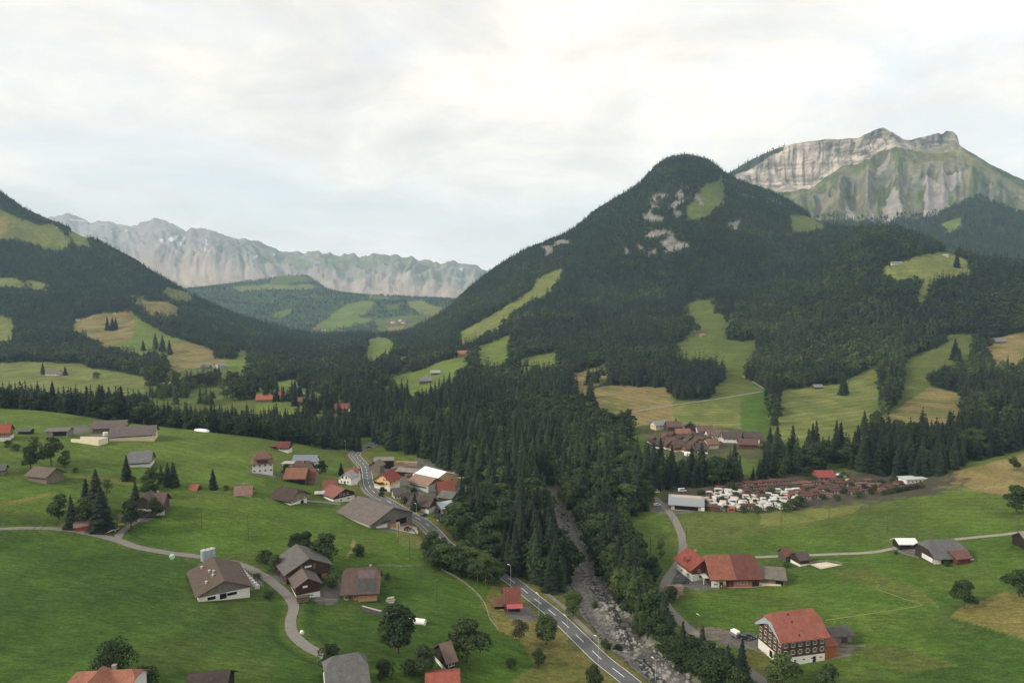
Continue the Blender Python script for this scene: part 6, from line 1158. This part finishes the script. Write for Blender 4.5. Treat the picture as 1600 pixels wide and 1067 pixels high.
# ------------------------------------------------------------------ chalet village above the belt of trees
for l, b, yw, L, W_, hw, hr, rf, wa, pl in [
 ('pale house with grey roof and long cream annex at the village edge', (1030,672), 20, 13, 9, 4.5, 7.5, (.3,.31,.33), (.6,.55,.42), None), ('brown chalet with wide dark roof beside the pale village house', (1052,674), 5, 13, 10, 4.5, 8, (.15,.1,.09), (.1,.065,.05), None), ('very dark timber chalet on the meadow edge of the village', (1078,675), 75, 9, 9, 4.8, 8.2, (.07,.065,.065), (.04,.035,.032), None), ('orange brown roofed chalet in the upper middle of the village', (1066,683), 0, 12, 9, 3.5, 6.5, (.28,.14,.1), (.2,.1,.06), None),
 ('white house with brown roof and dormers highest in the village row', (1100,683), 0, 13, 10, 5.5, 9, (.17,.1,.09), WHT, None), ('white terraced house below the dormer house', (1114,688), 0, 11, 9, 5.2, 8.2, (.19,.12,.1), WHT, None), ('white house with broad dark brown roof in the village row', (1124,689), -8, 13, 10, 5, 8.5, (.18,.13,.11), WHT, None), ('white house with dark roof at the tree line of the village', (1141,692), -5, 14, 10, 4.6, 8.2, (.1,.08,.075), WHT, None), ('cream and white house with dark roof apart at the village end', (1174,692), -15, 12, 10, 5, 8.5, (.09,.07,.065), (.62,.55,.4), WHT), ('red brown barn below the cream house at the village end', (1168,701), -10, 14, 10, 3.8, 7, (.15,.085,.08), (.14,.06,.045), None), ('pale house with brown roof lowest in the village by the trees', (1110,702), 20, 10, 8, 4.4, 7.2, (.24,.15,.12), (.62,.52,.44), None)]:
    house(l, b, yaw=yw, L=L, W=W_, hw=hw, hr=hr, roof=rf, wall=wa, plinth=pl, hp=1.8, o=1.1, small=True, name='chalet', cat='chalet', wins=rowsw('f', 4, 3.2, 1, 1)+rowsw('l', 3, 3, .9, 1, .5)+rowsw('r', 3, 3, .9, 1, .5))
def chalet_proto(k):
    r = empty('chalet', (0, 0, 0)); rf = [(.115, .075, .065), (.09, .066, .06), (.16, .09, .07)][k]; wa = [(.3, .13, .06), (.15, .07, .045), (.38, .2, .09)][k]
    wall_mesh(7.5, 6.5, 1, 3.4, 5.6, 'gable').put('wall', wl(wa), r); MB().box((-3.8, -3.3, -2), (3.8, 3.3, 1)).put('plinth', wl(WHT), r); roof_mesh(7.5, 6.5, 3.4, 5.6, .8, .9, 'gable').put('roof', tl(rf), r)
    for a in (-.5, .1, .6): q = link('window', window_me(.9, .9)[1], r); q.location = (a*3.6, -3.27, 2.3)
    for a in (-.4, .4):
        for s in (-1, 1): q = link('window', window_me(.9, .9)[1], r); q.location = (s*3.77, a*3, 2.4); q.rotation_euler = (0, 0, s*PI/2)
    return r
CP = [chalet_proto(k) for k in range(3)]; used = [0, 0, 0]; LB = ['orange boarded chalet packed into the lower part of the village', 'dark brown chalet packed into the lower part of the village', 'light timber chalet packed into the lower part of the village']
for i, (px, py) in enumerate([(1020,692),(1027,699),(1034,694),(1041,687),(1050,685),(1043,700),(1053,692),(1058,698),(1062,691),(1066,703),(1072,697),(1078,691),(1081,701),(1085,685),(1089,694),(1093,703),(1097,693),(1101,700),(1106,691),(1112,695),(1090,686),(1075,706),(1098,707),(1056,704),(1046,694),(1069,688)]):
    k = [0, 1, 0, 2, 1, 0, 1][i % 7]; o = CP[k] if not used[k] else copy_tree(CP[k]); used[k] = 1
    p = at(px, py); o.location = p; o.rotation_euler = (0, 0, random.choice((0, .3, PI/2, PI/2+.2, -.3))); tag(o, LB[k], 'chalet', 'chalets in the lower village')
for px, py, h, v in [(1056,662,10,0),(1086,680,12,2),(1092,681,9,0),(1160,688,12,1)]: spruce(px, py, h, 'small dark spruce among the village houses', v, group='spruces among the village houses')
q = MB().prism([(-2.5, 0), (2.5, 0), (2.3, 1.6), (1.2, 2.3), (-1.2, 2.3), (-2.3, 1.6)], -2.5, 2.5).put('tent', plain('white_canvas', (.7, .7, .68))); q.location = at(1075, 711); tag(q, 'white round topped tent at the lower edge of the chalet village', 'tent')
# ------------------------------------------------------------------ vehicles elsewhere
car(238,806,222,(.72,.72,.7),'white coach parked in front of the brown farmhouse','bus','coach','coach',scale=.72)
for a in [(169,832,250,(.7,.7,.7),'white car parked at the farm yard mouth'),(508,901,15,(.12,.15,.15),'dark car beside the big dark barn'),(663,806,40,(.03,.035,.04),'dark car in front of the brown chalet by the yard'),(1164,998,-20,(.02,.022,.025),'black car with its nose to the horse trailer'),(1172,996,-20,(.025,.025,.028),'black car closer to the tall farmhouse'),(1167,1063,-30,(.03,.12,.35),'blue car on the lower lane at the bottom edge'),(576,700,30,(.03,.03,.035),'dark car on the far bend of the main road'),(447,729,10,(.6,.65,.7),'pale blue car beside the pale carport'),(1077,899,95,(.65,.3,.03),'yellow orange car beside the red roofed dwelling'),(684,808,20,(.04,.04,.045),'black car under the pale garage'),(598,764,85,(.05,.06,.08),'dark car beside the yellow house'),(586,694,40,(.06,.2,.4),'blue car where the main road meets the forest')]:
    car(*a)
def trailer(px, py, yaw, label):
    p = at(px, py); r = empty('horse_trailer', p, math.radians(yaw), label, 'trailer')
    MB().prism([(-1.7, .5), (1.6, .5), (1.75, 1.3), (1.5, 1.6), (-1.7, 1.6)], -.85, .85).put('body', plain('grey_body', (.16, .18, .22)), r); MB().prism([(-1.75, 1.6), (1.55, 1.6), (1.2, 2.4), (-1.5, 2.5), (-1.75, 2.3)], -.87, .87).put('canopy', plain('white_canopy', (.72, .72, .7)), r)
    for s in (-1, 1): q = MB().cyl(0, 0, -.1, .1, .33, n=12).put('wheel', BLK, r); q.location = (-.2, s*.92, .33); q.rotation_euler = (PI/2, 0, 0)
    MB().bar((1.6, 0, .5), (2.8, 0, .5), .1).put('drawbar', METAL, r)
trailer(1148, 994, 115, 'white topped horse trailer parked beside the two black cars')
def tractor(px, py, yaw, c, label):
    p = at(px, py); r = empty('tractor', (p.x, p.y, p.z+.1), math.radians(yaw), label, 'tractor')
    MB().prism([(-1.2, .7), (1.7, .7), (1.75, 1.35), (.3, 1.5), (.2, 1.2), (-1.2, 1.2)], -.4, .4).put('body', plain('tractor_paint', c, .4), r)
    MB().prism([(-1.1, 1.2), (.25, 1.3), (.1, 2.4), (-1.0, 2.4)], -.6, .6).put('cab', CARGL, r); MB().box((-1.1, -.68, 2.4), (.2, .68, 2.5)).put('cab_roof', plain('tractor_paint', c, .4), r)
    for x, rr, w in ((-.8, .8, .25), (1.2, .5, .18)):
        for s in (-1, 1): q = MB().cyl(0, 0, -w, w, rr, n=16).put('wheel', BLK, r); q.location = (x, s*.85, rr); q.rotation_euler = (PI/2, 0, 0); MB().cyl(0, 0, -w-.02, w+.02, rr*.5, n=10).put('rim', plain('rim_paint', (.5, .4, .1)), q)
tractor(637, 829, 60, (.35, .05, .03), 'red tractor on the concrete pad beside the very large barn'); tractor(1128, 917, 10, (.55, .35, .03), 'yellow tractor in front of the white base of the big farm building'); tractor(1160, 915, 175, (.25, .07, .05), 'red brown tractor in front of the brick wall of the big farm building')
# ------------------------------------------------------------------ farm equipment and small things
def single(name, mb, mat, px, py, label, cat, yaw=0, dz=0, group=None):
    q = mb.put(name, mat); p = at(px, py); q.location = (p.x, p.y, p.z+dz); q.rotation_euler = (0, 0, math.radians(yaw)); return tag(q, label, cat, group)
STEEL = plain('silo_steel', (.3, .36, .4), .4, .5)
for px, py, l in [(319,876,'blue grey steel silo behind the cattle barn, outermost of three'),(325,875,'blue grey steel silo behind the cattle barn, middle of three'),(331.5,873,'blue grey steel silo behind the cattle barn, next to the ridge')]:
    r = empty('silo', at(px, py), 0, l, 'silo'); MB().cyl(0, 0, -1, 4.3, 1.25, n=20).put('shell', STEEL, r); MB().cyl(0, 0, 4.3, 4.8, 1.3, .25, n=20).put('silo_lid', METAL, r)
for i in range(9):
    t = i/8; px, py = 374+28*t, 890+29*t; p = at(px, py)
    r = empty('calf_hutch', p, math.radians(20), 'white calf hutch in the row beside the cattle barn', 'calf hutch', 'calf hutches beside the cattle barn')
    MB().prism([(-.9, 0), (.9, 0), (.85, .9), (.45, 1.45), (-.45, 1.45), (-.85, .9)], -.6, .6).put('shell', CWHT, r); MB().box((.86, -.35, .1), (.93, .35, 1.0)).put('opening', DARK, r)
    MB().bar((1.0, -.65, 0), (1.0, -.65, 1), .06).bar((1.0, .65, 0), (1, .65, 1), .06).bar((1, -.65, .95), (2.2, -.65, .95), .05).bar((1, .65, .95), (2.2, .65, .95), .05).bar((2.2, -.65, .95), (2.2, .65, .95), .05).bar((2.2, -.65, 0), (2.2, -.65, 1), .06).bar((2.2, .65, 0), (2.2, .65, 1), .06).put('pen_rail', METAL, r)
def bale(px, py, c, l, yaw=0, L=1.2, R=.75):
    m = MB().cyl(0, 0, -L/2, L/2, R*.97, n=18); q = m.put('bale', plain('bale_wrap', c, .35, .4)); p = at(px, py); q.location = (p.x, p.y, p.z+R*.9); q.rotation_euler = (PI/2, 0, math.radians(yaw)); return tag(q, l, 'hay bale')
bale(269, 873, (.42, .6, .47), 'pale green wrapped bale on the meadow below the farm road', 30, 1.5, .95); bale(472, 990, (.66, .68, .62), 'white wrapped bale on the inner side of the road curve', 40, 1.0, .6); bale(655, 975, (.72, .72, .7), 'long white wrapped bale at the end of the retaining wall', 75, 4.5, 1.1)
bale(641, 972, (.6, .5, .2), 'yellowish wrapped bale beside the long white one', 75, 1.4, 1.0)
A_, B_ = at(566, 953), at(634, 971); d_ = B_-A_; n_ = max(6, int(d_.length/2)); m = MB(); mt = MB()
for i in range(n_):
    p, q = A_+d_*(i/n_), A_+d_*((i+1)/n_); m.box((i*d_.length/n_, -.25, min(H(p.x, p.y), H(q.x, q.y))-A_.z-.6), ((i+.985)*d_.length/n_, .25, max(H(p.x, p.y), H(q.x, q.y))-A_.z+1.5)); mt.box((i*d_.length/n_, -.35, max(H(p.x, p.y), H(q.x, q.y))-A_.z+1.505), ((i+.985)*d_.length/n_, .35, max(H(p.x, p.y), H(q.x, q.y))-A_.z+1.62))
r = empty('retaining_wall', A_, math.atan2(d_.y, d_.x), 'dark retaining wall with pale coping below the big brown farmhouse', 'wall'); m.put('wall', weathered('dark_concrete', (.07, .07, .072), .3, .6), r); mt.put('coping', CONC, r)
def heap(px, py, L, W_, h, yaw, l):
    n = 14; m = MB(); rings = []
    for i in range(n+1):
        t = -1+2*i/n; k = max(.05, (1-t**4))**.5; rings.append([(t*L/2, W_/2*k*math.cos(PI*j/10), h*k*math.sin(PI*j/10)*random.uniform(.93, 1.05)-.2) for j in range(11)])
    for a, b in zip(rings, rings[1:]):
        for j in range(10): m.quad(a[j], b[j], b[j+1], a[j+1])
    return single('silage_heap', m, plain('white_plastic', (.75, .76, .76), .35, .4), px, py, l, 'silage heap', yaw)
heap(315, 674, 13, 5, 2.2, -18, 'white plastic covered silage heap on the meadow crest, shorter hump'); heap(340, 676, 16, 5, 1.7, -22, 'long white plastic covered silage heap running down from the meadow crest')
heap(1007, 927, 8, 6, 3.2, 60, 'white tarpaulin heap under the trees by the lane'); bpy.data.objects['silage_heap.002'].name = 'tarpaulin_heap'
def logs(px, py, yaw, l, n=4, L=6, c=(.28, .19, .14), group=None, name='log_pile'):
    m = MB()
    for k in range(3):
        for j in range(n-k):
            b = len(m.V); m.cyl(0, 0, -L/2+random.uniform(-.4, .4), L/2+random.uniform(-.4, .4), .34*random.uniform(.8, 1.15), n=8)
            for i in range(b, len(m.V)): x, y, z = m.V[i]; m.V[i] = (z, x+(j-(n-k)/2)*.74, y+.35+k*.62)
    return single(name, m, planks('log_bark', c), px, py, l, 'logs', yaw, group=group)
logs(1053, 921, 8, 'pile of pale and brown logs beside the lane, upper stack', 6, 7, (.34, .25, .19)); logs(1053, 928, 8, 'pile of brown logs beside the lane, lower stack', 5, 7, (.24, .15, .11)); logs(1047, 934, 8, 'small pile of grey logs at the lane verge', 3, 6, (.3, .27, .24))
logs(1245, 1022, 12, 'loose beams and timber in front of the tall farmhouse', 6, 8, (.33, .25, .19)); logs(1268, 1017, 20, 'brown timber heap beside the pen of the tall farmhouse', 5, 6, (.2, .12, .09)); logs(1290, 1020, 30, 'scattered brown planks at the end of the tall farmhouse', 4, 5, (.24, .15, .11)); logs(610, 940, 20, 'pale stones and boards heap beside the brown farmhouse', 4, 2.5, (.45, .43, .38))
logs(1507, 874, 10, 'pale boards stacked beside the grey shingled farm', 4, 6, (.4, .38, .34)); logs(474, 938, 20, 'brush and branch heap at the road edge below the small barn', 5, 4, (.13, .1, .07))
single('crate', MB().box((-1.6, -1, 0), (1.6, 1, 1.3)).box((-1.7, -1.1, 1.3), (1.7, 1.1, 1.4)), plain('orange_crate', (.5, .22, .05)), 614, 823, 'orange crate on the pad of the very large barn', 'crate', 15)
single('board_stack', MB().box((-1.2, -1.4, 0), (1.2, 1.4, .5)).box((-1.0, -1.4, .52), (1.1, 1.2, 2.2)), plain('cream_board', (.6, .5, .36)), 621, 822, 'cream boards leaning on the pad of the very large barn', 'boards', 15)
single('pad_wall', MB().box((-4.5, -.2, -1), (4.5, .2, 1.2)).box((-4.5, -.28, 1.2), (4.5, .28, 1.3)), CONC, 648, 830, 'pale concrete wall closing the pad of the very large barn', 'wall', -62)
single('bench', MB().box((-1.1, -.3, .42), (1.1, .3, .5)).box((-1.1, .26, .5), (1.1, .34, 1.0)).box((-.9, -.25, 0), (-.8, .3, .42)).box((.8, -.25, 0), (.9, .3, .42)), plain('yellow_wood', (.6, .4, .12)), 189, 821, 'yellow garden bench beside the farm yard drive', 'bench', 25)
single('board_trailer', MB().box((-1.8, -.9, .7), (1.8, .9, .9)).box((-1.8, -.95, .9), (1.8, -.88, 1.3)).box((-1.8, .88, .9), (1.8, .95, 1.3)).cyl(0, -.9, 0, .65, .3).cyl(0, .9, 0, .65, .3), CONC, 178, 830, 'grey flat trailer parked next to the white car', 'trailer', 65)
single('frame_trailer', MB().bar((-3, -1, .8), (3, -1, .8), .2).bar((-3, 1, .8), (3, 1, .8), .2).bar((-3, -1, .8), (-3, 1, .8), .2).bar((3, -1, .8), (3, 1, .8), .2).bar((-3, -1, 1.8), (3, -1, 1.8), .12).bar((-3, 1, 1.8), (3, 1, 1.8), .12).bar((-3, -1, .8), (-3, -1, 1.8), .12).bar((3, -1, .8), (3, -1, 2.2), .3).bar((3, 1, .8), (3, 1, 2.2), .3).bar((-2, -1, 0), (-2, -1, .8), .5).bar((2, 1, 0), (2, 1, .8), .5), BLK, 1064, 913, 'dark framed hay wagon in the yard of the big farm building', 'wagon', 10)
for px, py, yw, l in [(858, 780, 0, 'upper concrete weir across the river under the trees'), (862, 792, 0, 'lower concrete weir across the river under the trees')]:
    single('weir', MB().box((-9, -.5, -1), (9, .5, .95)).box((-9, -.7, .95), (9, .3, 1.1)), CONC, px, py, l, 'weir', yw)
# sand paddock, apron, mown lines
def slab(name, pix, mat, lift=.1):
    P = [at(*q) for q in pix]; n = 14; A, B, Cc, D = P
    S, T = np.meshgrid(np.linspace(0, 1, n), np.linspace(0, 1, n), indexing='ij')
    f = lambda k: A[k]*(1-S)*(1-T)+B[k]*S*(1-T)+Cc[k]*S*T+D[k]*(1-S)*T
    X, Y = f(0), f(1); o = gridmesh(name, X, Y, H(X, Y)+lift, mat); return tag(o, kind='structure')
slab('sand_paddock', [(1283,889),(1316,882.5),(1291,878),(1263,881.5)], weathered('pale_sand', (.47, .42, .34), .2, .3))
slab('concrete_apron', [(1111,918),(1214,913.5),(1216,909.5),(1109,912.5)], CONC); slab('barn_pad', [(609,826),(648,834),(652,824),(616,818)], CONC)
slab('yard_pavement', [(1189,1006),(1219,1020),(1222,1016),(1193,1001)], CONC, .12)
PALEG = plain('mown_grass', (.2, .2, .085), .95, .05)
strip('grass_path', path([(1368,920),(1395,929),(1420,938),(1441,945),(1410,951),(1370,957),(1330,963),(1290,969)], 2), .5, PALEG, .1, nx=3)
strip('grass_path', path([(250,703),(300,712),(340,714),(390,716)], 3), .5, PALEG, .1, nx=3)
strip('field_track', path([(985,645),(1010,640),(1060,632),(1110,625),(1160,617),(1199,611)], 6), 3.2, A_GRAV, .35, nx=4); strip('field_track', path([(1199,611),(1185,602),(1168,592),(1160,588)], 5), 3, A_GRAV, .35, nx=4); strip('field_track', path([(1008,655),(1022,660),(1030,666)], 3), 3.4, A_LANE, .3, nx=4)
strip('field_track', path([(475,617),(466,606),(461,600),(466,596)], 4), 4.5, A_LANE, .4, nx=4); strip('field_track', path([(722,537),(718,545),(716,552)], 5), 4, A_GRAV, .5, nx=4); strip('field_track', path([(742,556),(755,560),(766,562)], 5), 3.5, A_GRAV, .5, nx=4); strip('gravel_lane', path([(1288,762),(1292,752),(1296,742)], 3), 6, A_GRAV, .25, nx=4)
# ------------------------------------------------------------------ poles, lamps, fences
PWD = planks('pole_timber', (.13, .1, .075))
def pole_proto():
    r = empty('utility_pole', (0, 0, 0)); MB().cyl(0, 0, -1, 9, .17, .12, n=8).put('pole', PWD, r); MB().bar((-.7, 0, 8.6), (.7, 0, 8.6), .13).put('crossarm', PWD, r)
    for x in (-.6, .6): MB().cyl(x, 0, 8.65, 8.9, .07, n=6).put('insulator', STEEL, r)
    return r
PP = pole_proto()
for i, (px, py, l) in enumerate([(315,826,'timber power pole on the open meadow above the silos'),(388,844,'timber power pole on the meadow above the dark barn'),(623,849,'timber power pole at the top edge of the dry bank'),(640,875,'timber power pole on the meadow edge before the thicket'),(659,902,'timber power pole in front of the roadside thicket'),(682,942,'timber power pole standing free on the green meadow above the shed'),(759,940,'timber power pole on the dry bank beside the red shed'),(790,959,'timber power pole in front of the red shed'),(1142,849,'timber power pole on the meadow behind the half orange roof'),(1220,833,'timber power pole where yellow and green meadow meet'),(1072,849,'timber power pole close to the lane above the red dwelling'),(1050,830,'timber power pole inside the lane bend'),(1016,866,'timber power pole on the small meadow by the river wood'),(1295,812,'timber power pole on the yellow meadow below the cabins'),(1386,835,'timber power pole above the track fork'),(1359,797,'timber power pole at the edge of the green knoll'),(1438,813,'timber power pole on the green slope above the grey farm'),(1590,835,'timber power pole beside the track at the frame edge'),(1094,1000,'short timber pole beside the lower lane')]):
    o = PP if i == 0 else copy_tree(PP); o.location = at(px, py); o.rotation_euler = (0, 0, random.uniform(0, 3)); tag(o, l, 'power pole', 'power poles across the meadows')
def lamp_proto():
    r = empty('street_lamp', (0, 0, 0)); MB().cyl(0, 0, -.5, 8.2, .1, .06, n=8).put('pole', METAL, r); MB().bar((0, 0, 8.2), (1.1, 0, 8.45), .08).put('arm', METAL, r); MB().box((.8, -.17, 8.38), (1.7, .17, 8.55)).put('lamp_head', plain('lamp_housing', (.6, .6, .58)), r); return r
LP = lamp_proto()
for i, (px, py, l) in enumerate([(798,914,'street lamp where the main road leaves the thicket'),(842,962,'street lamp beside the road in front of the leafy tree'),(886,999,'street lamp between main road and cycle path in the middle of the straight'),(935,1033,'street lamp beside the arrow markings near the bottom edge'),(540,706,'tall street lamp at the side road junction by the forest'),(615,800,'street lamp on the verge opposite the very large barn'),(651,812,'street lamp at the sawmill yard entrance'),(1094,997,'street lamp on the lane side of the field above the tall farmhouse'),(1024,1068,'street lamp by the river at the bottom edge')]):
    o = LP if i == 0 else copy_tree(LP); o.location = at(px, py); o.rotation_euler = (0, 0, 2.4+random.uniform(-.2, .2)); tag(o, l, 'street lamp', 'street lamps')
def fence(pix, label, step=3.2, h=1.1, mat=None):
    P = path(pix, step, 1); r = empty('fence', P[0], 0, label, 'fence'); mat = mat or planks('fence_timber', (.3, .27, .22)); pm = MB().box((-.07, -.07, -.4), (.07, .07, h)).me('post', mat); w = MB()
    for i, p in enumerate(P):
        q = link('post', pm, r); q.location = Vector(p)-Vector(P[0])
        if i:
            for z in (.5, .95): w.bar(Vector(P[i-1])-Vector(P[0])+Vector((0, 0, z)), Vector(p)-Vector(P[0])+Vector((0, 0, z)), .05)
    w.put('wire', METAL, r)
fence([(1164,1012),(1180,1018),(1200,1024),(1218,1029)], 'light timber post fence below the tall farmhouse')
fence([(690,892),(715,905),(738,922),(757,944),(765,968),(778,984)], 'post and wire fence along the edge of the dry bank', 4); fence([(1263,881.5),(1291,878),(1316,882.5),(1283,889),(1263,881.5)], 'low fence around the pale sand paddock', 3, .9); fence([(590,885),(640,886),(660,884)], 'post fence across the meadow behind the brown farmhouse', 4)
fence([(1290,1004),(1325,1012),(1352,1011)], 'electric fence posts on the grass beside the grey plank shed', 4); fence([(1395,858),(1410,866),(1435,873)], 'garden fence along the drive of the grey shingled farm', 2.5)
